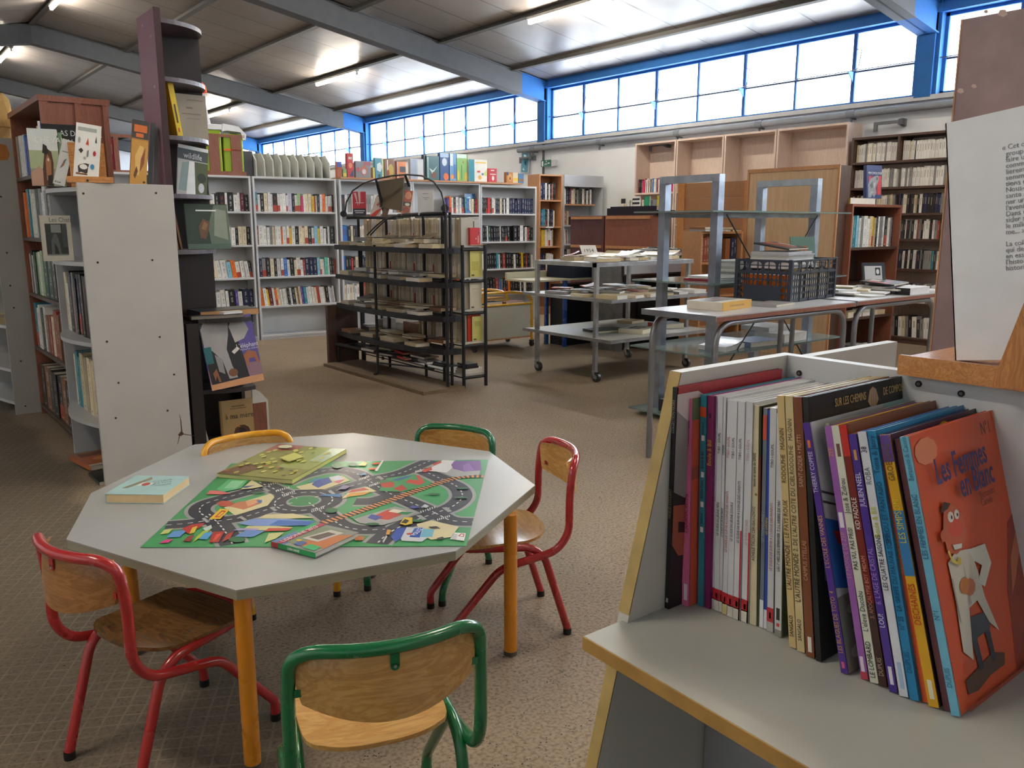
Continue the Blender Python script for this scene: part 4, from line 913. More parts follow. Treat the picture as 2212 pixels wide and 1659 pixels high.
# ================================================================ yellow book cart behind the rack
YC = 'e0ac28'
ct = thing('book_cart', 'yellow tubular book cart with a grey box body behind the black rack', 'cart', (4.96, 6.90, 0))
for y in (0, .42):
    MB().tube(fillet([(.0, y, .07), (0, y, .60), (.55, y, .60), (.76, y, .55), (.76, y, .07)], .10, 8), .015, YC, 10).build('tube_frame', LACQ, ct)
    MB().tube([(.0, y, .47), (.76, y, .47)], .013, YC, 8).build('side_rail', LACQ, ct)
MB().tube(fillet([(.10, 0, .50), (.12, 0, .60), (.12, .42, .60), (.10, .42, .50)], .04), .013, YC, 8).build('cross_loop', LACQ, ct)
MB().box(.02, .74, .005, .012, .12, .46, 'c3c2b6').box(.02, .74, .408, .415, .12, .46, 'c3c2b6').box(.02, .03, .012, .408, .12, .46, 'c3c2b6').box(.73, .74, .012, .408, .12, .46, 'c3c2b6').build('box_body', SATIN, ct)
MB().box(.02, .74, .0, .42, .105, .12, 'b99b62').build('bottom_board', W_ORANGE, ct)
MB().box(.02, .74, .012, .408, .40, .41, 'bdbbb0').build('inner_tray', SATIN, ct)
for x in (0, .76):
    for y in (0, .42):
        w_ = MB().tube([(x - .012, y, .032), (x + .012, y, .032)], .03, '26262a', 14); w_.box(x - .018, x + .018, y - .02, y + .02, .055, .075, '2e2e32'); w_.build('castor', PLAST, ct)
flat_book('hardback_book', XF((5.15, 6.96, .411)), .22, .15, .09, '3a6a94', label='blue-spined book lying in the yellow cart', spine='3a6a94')
flat_book('hardback_book', XF((5.42, 6.96, .411)), .24, .15, .08, '8a4630', label='brick red book lying at the loop end of the yellow cart')
o = MB().prism([(0, 0), (.34, .05), (.34, .12), (.2, .2), (.02, .2)], 0, .015, 'c89458', M=XF((5.10, 6.98, .525))).build('wooden_seat', W_BEECH); o.name = 'bent_plywood'; tag(o, 'bent beech plywood piece lying on the yellow cart', 'plywood')

# ================================================================ steel trolleys, tables, cage
SC = 'a9abb0'
tl = thing('steel_trolley', 'three-tier steel trolley on castors covered with loose books', 'trolley', (0, 0, 0))
TP = [(4.79, 5.70), (4.81, 4.97), (5.965, 5.715), (5.99, 5.0)]
for x, y in TP:
    MB().box(x - .016, x + .016, y - .016, y + .016, .095, .99, SC).build('post', STEEL, tl)
for x, y in TP:
    c_ = MB().tube([(x - .013, y - .02, .042), (x + .013, y - .02, .042)], .042, '55585c', 18).tube([(x - .0135, y - .02, .042), (x + .0135, y - .02, .042)], .018, 'a9abae', 12)
    c_.prism([(-.03, .03), (.0, .095), (.02, .095), (.0, .03)], -.019, -.014, 'b0b2b6', M=Matrix.Translation((x, y, 0)) @ Matrix(((0, 0, 1, 0), (1, 0, 0, 0), (0, 1, 0, 0), (0, 0, 0, 1))))
    c_.prism([(-.03, .03), (.0, .095), (.02, .095), (.0, .03)], .014, .019, 'b0b2b6', M=Matrix.Translation((x, y, 0)) @ Matrix(((0, 0, 1, 0), (1, 0, 0, 0), (0, 1, 0, 0), (0, 0, 0, 1))))
    c_.tube([(x, y, .085), (x, y, .10)], .024, 'b8babe', 12)
    c_.build('castor', STEEL, tl)
MB().box(4.79, 5.99, 4.97, 5.71, .955, .97, 'c0bfba').build('top_shelf', SATIN, tl)
MB().box(4.775, 4.805, 4.955, 5.715, .955, .99, SC).box(4.775, 6.005, 4.955, 4.985, .955, .99, SC).box(5.975, 6.005, 4.985, 5.715, .955, .99, SC).box(4.805, 5.975, 5.69, 5.72, .955, .99, SC).build('top_rail', STEEL, tl)
for z, nm in ((.70, 'middle_shelf'), (.372, 'bottom_shelf')):
    MB().box(4.78, 6.04, 4.76, 5.86, z - .02, z, 'b9b9b4').build(nm, SATIN, tl)
    MB().box(4.765, 4.78, 4.745, 5.875, z - .025, z + .001, SC).box(4.78, 6.055, 4.745, 4.76, z - .025, z + .001, SC).box(6.04, 6.055, 4.76, 5.875, z - .025, z + .001, SC).build('shelf_edging', STEEL, tl)
GT = 'softcovers on the steel trolley'
litter(16, 31, lambda i, q: (4.92 + (i % 8) * .135, 5.12 + (i // 8) * .25 + q.uniform(-.02, .05)), lambda i, q: .992 + .001, 'wcewchwc', 'the trolley top', GT, th=(.022, .035), jit=.15)
litter(12, 32, lambda i, q: (4.95 + (i % 6) * .18, 5.15 + (i // 6) * .28), lambda i, q: 1.028, 'wceRhw', 'the upper layer of the trolley top', GT, th=(.004, .006), curlp=.85, jit=.7)
litter(18, 33, lambda i, q: (4.88 + (i % 6) * .2, 4.86 + (i // 6) * .33), lambda i, q: .702, 'wcegwgwc', 'the middle shelf of the steel trolley', GT, th=(.018, .034), jit=.3)
litter(9, 34, lambda i, q: (4.98 + (i % 3) * .33, 4.98 + (i // 3) * .3), lambda i, q: .738, 'wggRw', 'the upper layer, middle trolley shelf', GT, th=(.006, .014), curlp=.5, jit=.7)
o = flat_book('softcover_book', XF((5.10, 4.775, .7015), .05), .21, .13, .012, 'a8443c', label='flat red and white magazine at the front corner of the middle trolley shelf')
flat_book('picture_book', XF((5.02, 5.15, .373), -.15), .33, .24, .018, '1d2126', 'd8cfae', 'large black flat book on the bottom trolley shelf')
flat_book('picture_book', XF((5.27, 4.87, .373), .30), .30, .23, .035, 'ddd6c0', 'e4dcc4', 'cream book with lettered spine on the bottom trolley shelf', art=[('3c3c40', R4(.2, .3, .75, .8)), ('b8b4a8', blob(.5, .5, .2, .2))])
flat_book('picture_book', XF((5.66, 5.02, .373), -.25), .26, .20, .045, '1c1c20', 'd8cfb8', 'black book with an orange spine label on the bottom trolley shelf', spine='e05a30')
flat_book('picture_book', XF((5.75, 5.45, .373), .2), .22, .17, .025, 'b5a27a', 'ded2ae', 'sand coloured book at the far end of the bottom trolley shelf')
t95 = flat_book('softcover_book', XF((5.05, 5.40, 1.03), -.35, 0, .9), .15, .11, .004, 'e6e4de', label='white booklet with black lettering propped on the trolley top')
text('1954', .05, '26262a', t95, Matrix.Translation((.02, .05, .0046)), name='cover_lettering')

# the desk with its tangle of cables behind the trolley
dk = thing('office_desk', 'grey office desk with a pale modesty panel behind the steel trolley', 'desk', (0, 0, 0))
MB().box(6.15, 7.55, 5.95, 6.50, .915, .94, 'a9abae').build('desktop', SATIN, dk)
MB().box(6.17, 7.53, 5.96, 5.975, .80, .915, 'b9c0cc').build('modesty_panel', SATIN, dk)
MB().box(6.20, 7.50, 6.00, 6.45, .72, .78, '1b1c21').build('cable_tray', PLAST, dk)
for x in (6.17, 7.50): MB().box(x, x + .04, 6.02, 6.45, 0, .915, '8a8c90').build('leg', STEEL, dk)
dc = thing('dark_cabinet', 'near-black low cabinet beneath the cable-strewn desk', 'cabinet', (0, 0, 0))
MB().box(6.22, 7.48, 6.10, 6.44, .02, .57, '15161b').build('body', SATIN, dc); MB().box(6.22, 7.48, 6.42, 6.44, .57, .715, '121318').build('back_panel', SATIN, dc)
MB().box(6.50, 7.46, 6.085, 6.10, .05, .55, '121318').build('door', SATIN, dc)
for i, (x, c, lb) in enumerate(((6.24, '2e6494', 'blue folder standing under the desk beside the steel leg'), (6.42, '2c6ea0', 'larger blue folder leaning under the desk'), (6.34, 'd8dce0', 'white file between the two blue folders under the desk'))):
    facing('file_folder', x, 6.12, .571, .10, .14, .02, c, lb, rz=-.5, cat='folder')
ln = thing('cable_heap', 'tangle of black and grey cables heaped on the grey desk', 'cables', (0, 0, 0)); ln['kind'] = 'stuff'
q = random.Random(4); m = MB()
for k_ in range(26):
    cx, cy = q.uniform(6.7, 7.35), q.uniform(6.08, 6.35)
    pts = [(cx + .13 * math.cos(a * .8 + k_) * q.uniform(.6, 1.1), cy + .09 * math.sin(a * .8 + k_), .95 + .010 * (k_ % 10) + .01 * math.sin(a)) for a in range(9)]
    m.tube(pts, .006, q.choice(('2a2b2f', 'c9c8c6', '56585c', 'b0b0b2')), 6)
m.build('cable_loops', PLAST, ln)
for x, w, c, lb in ((6.45, .2, '26272b', 'black power strip on the grey desk'), (6.80, .22, '2b2c31', 'black keyboard edge on the grey desk behind the cables')):
    o = MB().box(x, x + w, 6.40, 6.47, .941, 1.02, c).box(x + .02, x + w - .02, 6.398, 6.40, .96, 1.0, 'c9c9c9').build('adapter_box', PLAST); tag(o, lb, 'device')
for i in range(5):
    o = MB().box(7.05 + i * .09, 7.11 + i * .09, 6.40, 6.48, .941, 1.02 + .015 * (i % 3), 'e0e1e2').box(7.06 + i * .09, 7.10 + i * .09, 6.398, 6.40, .96, .99, '222226').build('cassette', PLAST); tag(o, 'white and black cassette case, %s along the back of the desk' % ORD[i], 'cassette', 'cassette cases on the desk')
for i in range(4):
    flat_book('softcover_book', XF((6.25 + .16 * i, 6.0, .941), .1 * (i - 1)), .14, .2, .02, 'e4e4e2', 'f0efec', 'white booklet at the near edge of the grey desk, %s from the steel leg' % ORD[i], group='booklets on the grey desk')
o = MB().box(6.02, 6.72, 6.62, 7.0, .735, .90, '1c2436').build('navy_drawer_box', MATTE); tag(o, 'navy drawer box on the trestle table, in front of the maroon cupboards', 'drawer box')
tt = thing('trestle_table', 'pale table top on blue trestle legs behind the steel trolley', 'table', (0, 0, 0))
MB().box(5.45, 6.75, 6.60, 7.02, .715, .734, 'b9b69c').build('tabletop', SATIN, tt); MB().box(5.45, 6.0, 6.99, 7.02, .734, .80, 'b9b69c').build('rear_lip', SATIN, tt)
for x, y in ((5.98, 6.66), (6.68, 6.66), (5.98, 6.96), (6.68, 6.96)): MB().box(x - .018, x + .018, y - .018, y + .018, 0, .715, '1b4a94').build('leg', LACQ, tt)
MB().tube([(5.98, 6.64, .55), (6.68, 6.64, .69)], .008, '2458a8', 6).build('brace', LACQ, tt)
o = MB().box(6.02, 6.64, 6.70, 6.94, .0, .66, '17181d').build('black_chest', SATIN); tag(o, 'black chest on the floor between the blue trestle legs', 'chest')
# maroon and brown cupboards, backs towards us
def cup(y0, y1, col, strip, label, X=7.72):
    b = thing('cupboard', label, 'cupboard', (X, y0, 0))
    mat = W_MAROON if col == 'm' else W_RED
    MB().box(0, .34, y0 - y0, y1 - y0, .04, 1.41, '5c3a3c').build('carcass', mat, b, bevel=.003)
    d = y1 - y0
    for z in (1.40, 1.03, .42):
        MB().box(-.018, 0, d * .04, d * .96, z - .035, z, 'b98458').build('wooden_strip', W_ORANGE, b)
    return b
cup(7.86, 8.50, 'm', 1, 'dark maroon cupboard back with beech strips beside the grey niche')
cup(7.02, 7.84, 'r', 1, 'reddish brown cupboard back with beech strips, books along its top')
m = MB().box(7.76, 8.04, 6.95, 7.84, 1.411, 1.47, '241f2c').prism([(7.84, 1.411), (7.84, 1.50), (7.78, 1.50), (7.78, 1.52), (7.0, 1.52), (7.0, 1.411)], 0, .01, '241f2c', M=Matrix(((0, 0, 1, 7.75), (1, 0, 0, 0), (0, 1, 0, 0), (0, 0, 0, 1))))
o = m.build('stepped_stand', MATTE); tag(o, 'black stepped display stand on the brown cupboard', 'stand')
for px, w, c, lb, ar_ in ((1340, .10, 'e4e4e2', 'white book with a black car picture on the stepped stand', [('26262a', R4(.1, .3, .9, .8)), ('e8d050', R4(.6, .02, .85, .25))]), (1366, .12, 'f0f0ee', 'pile-like white and black striped book on the stepped stand', [('1c1c20', R4(.0, .2, 1, .4)), ('1c1c20', R4(0, .6, 1, .8))]), (1391, .09, '2a7a5c', 'green framed book on the stepped stand', [('1f9c70', R4(.12, .08, .88, .92))]), (1419, .09, 'e8d428', 'yellow book with a black disc on the stepped stand', [('26262a', blob(.55, .25, .25, .2))])):
    p = ox(px, 449, 7.76); facing('small_book', p.x, p.y, 1.521, w, .12, .02, c, lb, rz=-PI / 2, art=ar_)
shelf_of_books(XF((7.80, 7.55, 1.52), -PI / 2), 0, .42, 0, rand_spec(16, 'RkcBwg', 33), '', mode='stuff', h=(.07, .09), v0=.03, depth=.08)
# planked door leaning, hardboard cupboard, small open shelf
pd = thing('planked_door', 'old door of orange knotty planks leaning behind the steel rack', 'door', (7.62, 0, 0))
pz = 1.76
for i in range(10):
    z = .05 + i * .171; MB().box(0, .02, 5.63, 6.45, z, z + .168, 'b87848').build('plank', W_PLANK, pd)
for y in (5.53, 6.45): MB().box(-.008, .028, y, y + .10, .02, pz, 'b87848').build('stile', W_PINE_V, pd)
hb = thing('hardboard_cupboard', 'tall cupboard with a tan hardboard back behind the steel rack', 'cupboard', (7.31, 4.36, 0))
MB().box(0, .022, 0, 1.0, 0, 1.84, 'b58b5e').build('hardboard_back', W_CORK, hb)
MB().box(-.012, .0, -.01, 1.01, 1.81, 1.845, 'a47648').box(-.012, 0, -.01, .012, 0, 1.81, 'a47648').box(-.012, 0, .99, 1.01, 0, 1.81, 'a47648').build('edge_strip', W_ORANGE, hb)
MB().box(.022, .20, 0, .022, 0, 1.84, '4a352c').box(.022, .20, .978, 1.0, 0, 1.84, '4a352c').build('side_panel', W_DARK, hb)
MB().box(.022, .20, .022, .978, 1.815, 1.84, '8a6038').build('top_panel', W_ORANGE, hb)
sb = bookcase('small_bookshelf', 'small beech shelf with two old red-banded volumes, papers piled on top', XF((6.60, 5.36, 0), -.15), .56, 1.23, .28, (.93, .6, .3), 'b98458', mat=W_ORANGE)
shelf_of_books(XF((6.60, 5.36, 0), -.15), .03, .22, .93, 'B3 R2 B2 h2 c2', 'top bay of the small beech shelf', h=(.23, .25), name='hardback_book', group=GH)
shelf_of_books(XF((6.60, 5.36, 0), -.15), .36, .52, .93, 'B4 n3 n2', 'far end, small beech shelf', h=(.2, .24), name='hardback_book', group=GH)
litter(7, 51, lambda i, q: (6.72 + .12 * (i % 4), 5.42), lambda i, q: 1.231 + .022 * (i // 4), 'wcwBg', 'the top of the small beech shelf', 'books on the small beech shelf top', th=(.012, .02), jit=.2, sizes=((.2, .22),))
# reddish open cupboard beside the corner
oc_ = bookcase('open_cupboard', 'reddish brown open cupboard with binders, a blue book on top', XF((7.48, 4.30, 0), 0), .93, 1.49, .42, (1.08, .72, .40, .06), '8a5442', mat=W_RED, t=.025, bmat=W_DARK)
for x in [c for c in oc_.children if c.name.startswith('shelf')]: x.data.materials[0] = W_DARK
shelf_of_books(XF((7.48, 4.30, 0), 0), .03, .90, 1.08, 'w2 g2 c3 t3 s2 w2 g3 w4 w2 c3 y2 h2 k2 w2 g3 w3 k3 w2 g2 n1', 'binders in the open cupboard', h=(.27, .31), name='hardback_book', group=GH, v0=.06)
litter(5, 61, lambda i, q: (7.62 + .15 * i, 4.42), lambda i, q: .402, 'wcgwk', 'the lower shelf of the open cupboard', 'loose books in the open cupboard', th=(.03, .06), jit=.2, sizes=((.13, .2),))
litter(4, 62, lambda i, q: (7.62 + .17 * i, 4.42), lambda i, q: .062, 'kgwn', 'the bottom of the open cupboard', 'loose books in the open cupboard', th=(.03, .05), jit=.2, sizes=((.15, .2),))
facing('psychology_book', oy(1872, 420, 4.40).x, 4.40, 1.548, .20, .32, .04, '27396e', 'blue psychology book with a grey seated statue, standing on the open cupboard', rz=-.25, rx=-.08,
       art=[('c8383c', R4(.15, .12, .95, .68)), ('7c2c4c', R4(.28, .12, .72, .68)), ('8c9094', [(.12, .03), (.1, .42), (.25, .6), (.5, .66), (.72, .7), (.82, .6), (.74, .48), (.6, .32), (.66, .18), (.5, .03), (.4, .12), (.28, .02)]), ('5c6066', [(.2, .4), (.4, .52), (.42, .34), (.3, .3)]), ('b4b8bc', [(.45, .45), (.62, .5), (.5, .3)]), ('55595f', blob(.68, .6, .07, .05)), ('a8acb0', [(.14, .06), (.3, .22), (.55, .2), (.35, .16)]), ('27396e', R4(0, .0, 1, .03))],
       txt=[('PSYCHOLOGIE', .10, .76, .034, 'f0f0f0', .8), ('', .3, .88, .014, 'c8ccd8')])
flat_book('hardback_book', XF((7.50, 4.34, 1.491), -.05), .42, .24, .055, 'd8d6cc', 'e0dcd0', 'cream-edged thick volume under the blue psychology book', spine='b89a3c')

# ---- long tube-legged tables with the crate
def tube_table(x0, x1, y0, y1, z, label, legs=True):
    b = thing('tube_leg_table', label, 'table', (x0, y0, 0))
    w, d = x1 - x0, y1 - y0
    MB().box(0, w, 0, d, z - .006, z, 'b9bbc0').build('laminate_top', attr_mat('scuffed_laminate', .3, var=.1), b)
    MB().box(0.0, w, -.003, d + .003, z - .028, z - .006, '8a5442').build('wooden_edge', W_RED, b)
    MB().box(-.004, 0, -.003, d + .003, z - .03, z + .001, 'a4aab2').box(w, w + .004, -.003, d + .003, z - .03, z + .001, 'a4aab2').build('metal_end_strip', STEEL, b)
    for y in (.035, d - .035):
        pts = fillet([(.05, y, 0), (.05, y, z - .046), (w - .05, y, z - .046), (w - .05, y, 0)], .13, 8)
        MB().tube(pts, .0165, '8d9096', 12).build('tube_frame', TUBEGREY, b)
    return b
ZT = .845
tube_table(3.39, 4.70, 2.64, 3.14, ZT, 'brown-edged table on grey bent tube legs carrying a yellow book and the crate')
tube_table(4.76, 5.86, 2.66, 3.16, ZT, 'brown-edged tube-leg table covered with magazines, nearest the corner shelves')
flat_book('thick_book', XF((3.62, 2.78, ZT + .001), .12 + PI / 2 * 0), .30, .22, .045, 'ded6c8', 'dcdce0', 'thick yellow-spined book lying on the tube-leg table', art=[('4c4a48', R4(.05, .3, .95, .95)), ('8a6a50', blob(.5, .6, .3, .2))])
yb_ = [o_ for o_ in bpy.data.objects if o_.name.startswith('thick_book')][0]
MB().box(-.002, .30, -.0035, -.0012, 0, .046, 'e0ac48').build('yellow_spine', PRINT, yb_)
m = MB()
for i in range(11): m.box(.07 + i * .014, .078 + i * .014, -.0042, -.0036, .018, .028, 'b88a38')
m.build('spine_lettering', PRINT, yb_)
flat_book('softcover_book', XF((4.02, 2.72, ZT + .001), .15), .24, .16, .014, '9c9a9c', label='thin grey glossy book half under the crate front')
# crate
cr = thing('plastic_crate', 'dark navy slotted plastic crate on the tube-leg table', 'crate', (4.31, 2.83, ZT + .001), math.radians(7))
CC = '2a3140'
def slotwall(M, w, h, cols_, wide=False, top=5):
    m = MB(); t = .004
    def cell(x0, x1, z0, z1, rx, rz, n=16):
        cx, cz = (x0 + x1) / 2, (z0 + z1) / 2; B, E = [], []
        for i in range(n):
            a = 2 * PI * (i + .5) / n; c, s_ = math.cos(a), math.sin(a); k = min((x1 - x0) / 2 / max(abs(c), 1e-6), (z1 - z0) / 2 / max(abs(s_), 1e-6))
            B.append((cx + k * c, cz + k * s_)); p = 3.0; q_ = (abs(c) ** p + abs(s_) ** p) ** (1 / p); E.append((cx + rx * c / q_, cz + rz * s_ / q_))
        cor = [(x1, z1), (x0, z1), (x0, z0), (x1, z0)]
        for y, f in ((0, 1), (t, -1)):
            vs = [(x, y, z) for x, z in B + E]; fs = []
            for i in range(n):
                j = (i + 1) % n; q4 = (i, j, n + j, n + i); fs.append(q4 if f > 0 else q4[::-1])
            m.add(vs, fs, CC, M)
            for (qx, qz) in cor:
                i = min(range(n), key=lambda i_: math.hypot((B[i_][0] + B[(i_ + 1) % n][0]) / 2 - qx, (B[i_][1] + B[(i_ + 1) % n][1]) / 2 - qz)); j = (i + 1) % n
                m.add([(B[i][0], y, B[i][1]), (qx, y, qz), (B[j][0], y, B[j][1])], [(0, 1, 2)], CC, M)
        vs = [(x, y, z) for y in (0, t) for x, z in E]; m.add(vs, [(i, (i + 1) % n, n + (i + 1) % n, n + i) for i in range(n)], CC, M)
    m.box(0, w, 0, t, 0, .014, CC, M); m.box(0, w, -.004, t, h - .004, h + .002, CC, M); m.box(0, w, -.006, t, h - .078, h - .070, CC, M); m.box(0, w, -.004, t, h - .034, h - .031, CC, M)
    for i in range(top): cell(w * i / top, w * (i + 1) / top, h - .070, h - .004, w / top * .42, .027)
    z0, z1 = .014, h - .078; rows_ = 4
    for j in range(rows_):
        for i in range(cols_):
            xa, xb, za_, zb_ = w * i / cols_, w * (i + 1) / cols_, z0 + (z1 - z0) * j / rows_, z0 + (z1 - z0) * (j + 1) / rows_
            if wide and j < 2 and 2 <= i < cols_ - 2: m.box(xa, xb, 0, t, za_, zb_, CC, M)
            else: cell(xa, xb, za_, zb_, (xb - xa) * .40, (zb_ - za_) * .42, 12)
    for i in range(1, 5): m.box(w * i / 5 - .003, w * i / 5 + .003, -.004, 0, .0, h, CC, M)
    return m
slotwall(Matrix.Rotation(PI / 2, 4, 'Z'), .36, .245, 12, True, 4).build('end_wall', PLAST, cr)
slotwall(Matrix.Identity(4), .60, .245, 22, False, 6).build('side_wall', PLAST, cr)
slotwall(Matrix.Translation((0, .356, 0)), .60, .245, 22, False, 6).build('side_wall', PLAST, cr)
slotwall(Matrix.Translation((.60, 0, 0)) @ Matrix.Rotation(PI / 2, 4, 'Z'), .36, .245, 12, True, 4).build('end_wall', PLAST, cr)
MB().box(0, .6, 0, .36, 0, .006, CC).build('base', PLAST, cr)
for x, y in ((-.006, -.006), (.582, -.006), (-.006, .342), (.582, .342)): MB().box(x, x + .024, y, y + .024, 0, .25, CC).build('corner_post', PLAST, cr, bevel=.003)
CRM = XF((4.31, 2.83, ZT + .001), math.radians(7))
q = random.Random(9)
for i in range(20):                                                     # magazines packed upright in the crate
    c = 'ooww'[i] if i < 4 else q.choice('wewhkce'); h_ = q.uniform(.13, .17)
    o = MB().box(0, .022, 0, .30, 0, h_, 'e8e4d8').build('filed_magazine', PAPER); o.matrix_world = CRM @ Matrix.Translation((.03 + .0275 * i, .03, .007))
    for p_ in range(6): pass
    cc = lin(PAL[c]); 
    for l_ in o.data.color_attributes['Col'].data: l_.color = cc
    tag(o, '%s magazine filed upright in the navy crate, %s from its table-end wall' % (CNAME[c], ORD[i]), 'magazine', 'magazines filed in the crate')
# newspapers piled behind the crate on the glass shelf
def paper_stack(name, M, w, d, n, t, label, cat='magazine', cols=('c9cbd0', 'dfe0e2', 'b4b6bc', 'd0d0cc'), seed=1, top=None, group=None, labelf=None):
    q = random.Random(seed); z = 0
    for i in range(n):
        Mi = M @ Matrix.Translation((q.uniform(-.012, .012), q.uniform(-.012, .012), z)) @ Matrix.Rotation(q.uniform(-.06, .06), 4, 'Z')
        tt_ = t * q.uniform(.7, 1.3); mm = MB(); n2 = 5; hv = q.uniform(-.004, .004)
        vs = []; fs = []
        for k_ in range(n2 + 1):
            x = w * k_ / n2; b0 = 0.0
            vs += [(x, 0, b0), (x, d, b0), (x, 0, b0 + tt_), (x, d, b0 + tt_)]
        for k_ in range(n2):
            a = 4 * k_; fs += [(a, a + 1, a + 5, a + 4), (a + 2, a + 6, a + 7, a + 3), (a, a + 4, a + 6, a + 2), (a + 1, a + 3, a + 7, a + 5)]
        fs += [(0, 2, 3, 1), (4 * n2, 4 * n2 + 1, 4 * n2 + 3, 4 * n2 + 2)]
        mm.add(vs, fs, q.choice(cols)); o = mm.build(name, PAPER); o.matrix_world = Mi
        tag(o, (labelf or (lambda i_: '%s, %s from the bottom' % (label, ORD[i_])))(i), cat, group)
        z += tt_ + .0006
    return z
# galvanised rack
cg = thing('galvanised_rack', 'galvanised steel rack of two square portal frames with green glass shelves', 'rack', (0, 0, 0))
GZ = 'a9b4c4'
for xa, ya, yb, zt in ((4.346, 3.85, 3.413, 1.565), (5.49, 3.90, 3.445, 1.575)):
    for y in (ya, yb): MB().box(xa - .028, xa + .028, y - .028, y + .028, 0, zt, GZ).build('post', STEEL, cg)
    MB().box(xa - .028, xa + .028, yb - .028, ya + .028, zt, zt + .045, 'bcc6d2').build('top_bar', STEEL, cg)
for z in (1.374, .924, .473, .035):
    MB().box(4.176, 5.745, 3.31, 3.97, z, z + .010, 'a9c8c6').build('glass_shelf', SHGLASS, cg)
    for y in (3.413, 3.86): MB().box(4.375, 5.462, y - .010, y + .010, z - .03, z - .002, '9aa2ac').build('cross_rail', STEEL, cg)
MB().tube([(4.40, 3.38, 1.36), (4.90, 3.38, .85), (5.44, 3.40, .30)], .005, '4c5056', 6).tube([(5.44, 3.39, 1.36), (4.95, 3.37, .86), (4.40, 3.37, .32)], .005, '4c5056', 6).build('diagonal_brace', STEEL, cg)
flat_book('softcover_book', XF((4.41, 3.48, .935), .1), .30, .22, .012, 'e2e0e0', 'f0efec', 'white magazine with red edge, lowest on the upper glass shelf', spine='b83040')
flat_book('softcover_book', XF((4.43, 3.49, .949), .0), .28, .21, .014, 'ecebe8', 'f0efec', 'white booklet on top of the red-edged magazine')
paper_stack('newspaper', XF((4.77, 3.47, .935), .1), .36, .28, 12, .009, 'folded grey newspaper in the pile on the upper glass shelf', seed=3, group='newspapers on the upper glass shelf')
paper_stack('catalogue', XF((4.42, 2.93, ZT + .19), math.radians(10)), .36, .24, 9, .011, 'folded newspaper heaped on the magazines inside the navy crate', seed=5, group='newspapers on the crate')
mg = flat_book('magazine', XF((4.47, 2.96, ZT + .30), math.radians(12), 0, .15), .32, .23, .010, '1f1e24', label='black magazine with red and purple cover strips on the newspapers in the crate', art=[('a8342c', R4(.3, .1, .45, .95)), ('d07840', R4(.48, .1, .6, .95)), ('8a2c50', R4(.62, .1, .75, .95)), ('e8e6e2', R4(.78, .3, .92, .8))])
fc = facing('comic_album', 4.74, 3.12, ZT + .22, .17, .16, .008, '5f8078', 'green-grey album with orange letters standing at the back of the crate', rz=-.5, rx=-.2, art=[('f07828', R4(.1, .30, .34, .62)), ('5f8078', R4(.17, .38, .26, .54)), ('e06028', R4(.42, .30, .66, .62)), ('5f8078', R4(.49, .38, .58, .54))])
# lower glass shelf books
flat_book('softcover_book', XF((4.41, 3.34, .484), .2), .28, .20, .03, 'd9dade', 'efeeea', 'open-looking white book on the lower glass shelf, nearest its corner', curl=.03)
flat_book('softcover_book', XF((4.70, 3.36, .484), -.1), .30, .22, .035, '7c93bc', 'd8d4c8', 'blue covered book on the lower glass shelf')
flat_book('softcover_book', XF((5.07, 3.35, .484), .05), .30, .24, .06, 'd4d6da', 'e8e8e8', 'tall white stack-like volume on the lower glass shelf')
flat_book('softcover_book', XF((5.10, 3.50, .545), .0), .30, .24, .03, 'c9cbd0', 'e8e8e8', 'white book lying on the tall volume, lower glass shelf')
o = MB().box(4.24, 4.46, 3.52, 3.75, .046, .13, '2a2b30').build('basket', PLAST); o.name = 'black_basket'; tag(o, 'small black basket on the lowest glass shelf', 'basket')
# magazines on the far table
q = random.Random(77)
for i in range(16):
    x, y = 5.02 + (i % 5) * .17, 2.72 + (i // 5) * .11; c = q.choice(['e6e6e4', 'd8d9dc', 'cfcfca', 'e9e4d2', 'd0c2a0'])
    flat_book('magazine', XF((x, y, ZT + .001 + .012 * (i % 4)), q.uniform(-.4, .4)), q.choice((.15, .21)), .20, .011, c, 'ecebe6', 'pale magazine spread on the far tube-leg table, %s in the drift' % ORD[i], 'magazine', 'magazines on the far tube-leg table')
flat_book('magazine', XF((5.38, 2.76, ZT + .055), .2, 0, .08), .34, .22, .01, '2a292e', label='magazine with red and black cover blocks on the far table', art=[('c03838', R4(.0, .2, .2, .8)), ('e0dcd4', R4(.3, .6, .6, .9)), ('b03a3a', R4(.5, .3, .65, .5))])
flat_book('thick_book', XF((5.40, 2.66, ZT + .001), .05), .30, .10, .045, 'd8d8da', 'eeeeee', 'white block book with black spine square on the far table', spine='1c1c1e')
facing('framed_portrait', 5.48, 3.02, ZT + .001, .17, .20, .015, '2a2c36', 'dark card with a portrait photo and text propped on the far table', rz=-.5, rx=-.25, art=[('c4c6ca', R4(.08, .06, .85, .88)), ('26262a', R4(.55, .55, .78, .82)), ('dcdcdc', blob(.66, .68, .07, .09))])
flat_book('magazine', XF((5.62, 2.78, ZT + .03), .35, 0, -.12), .22, .18, .006, 'd6d8a8', 'eeeeda', 'pale green leaflet leaning at the end of the far table')
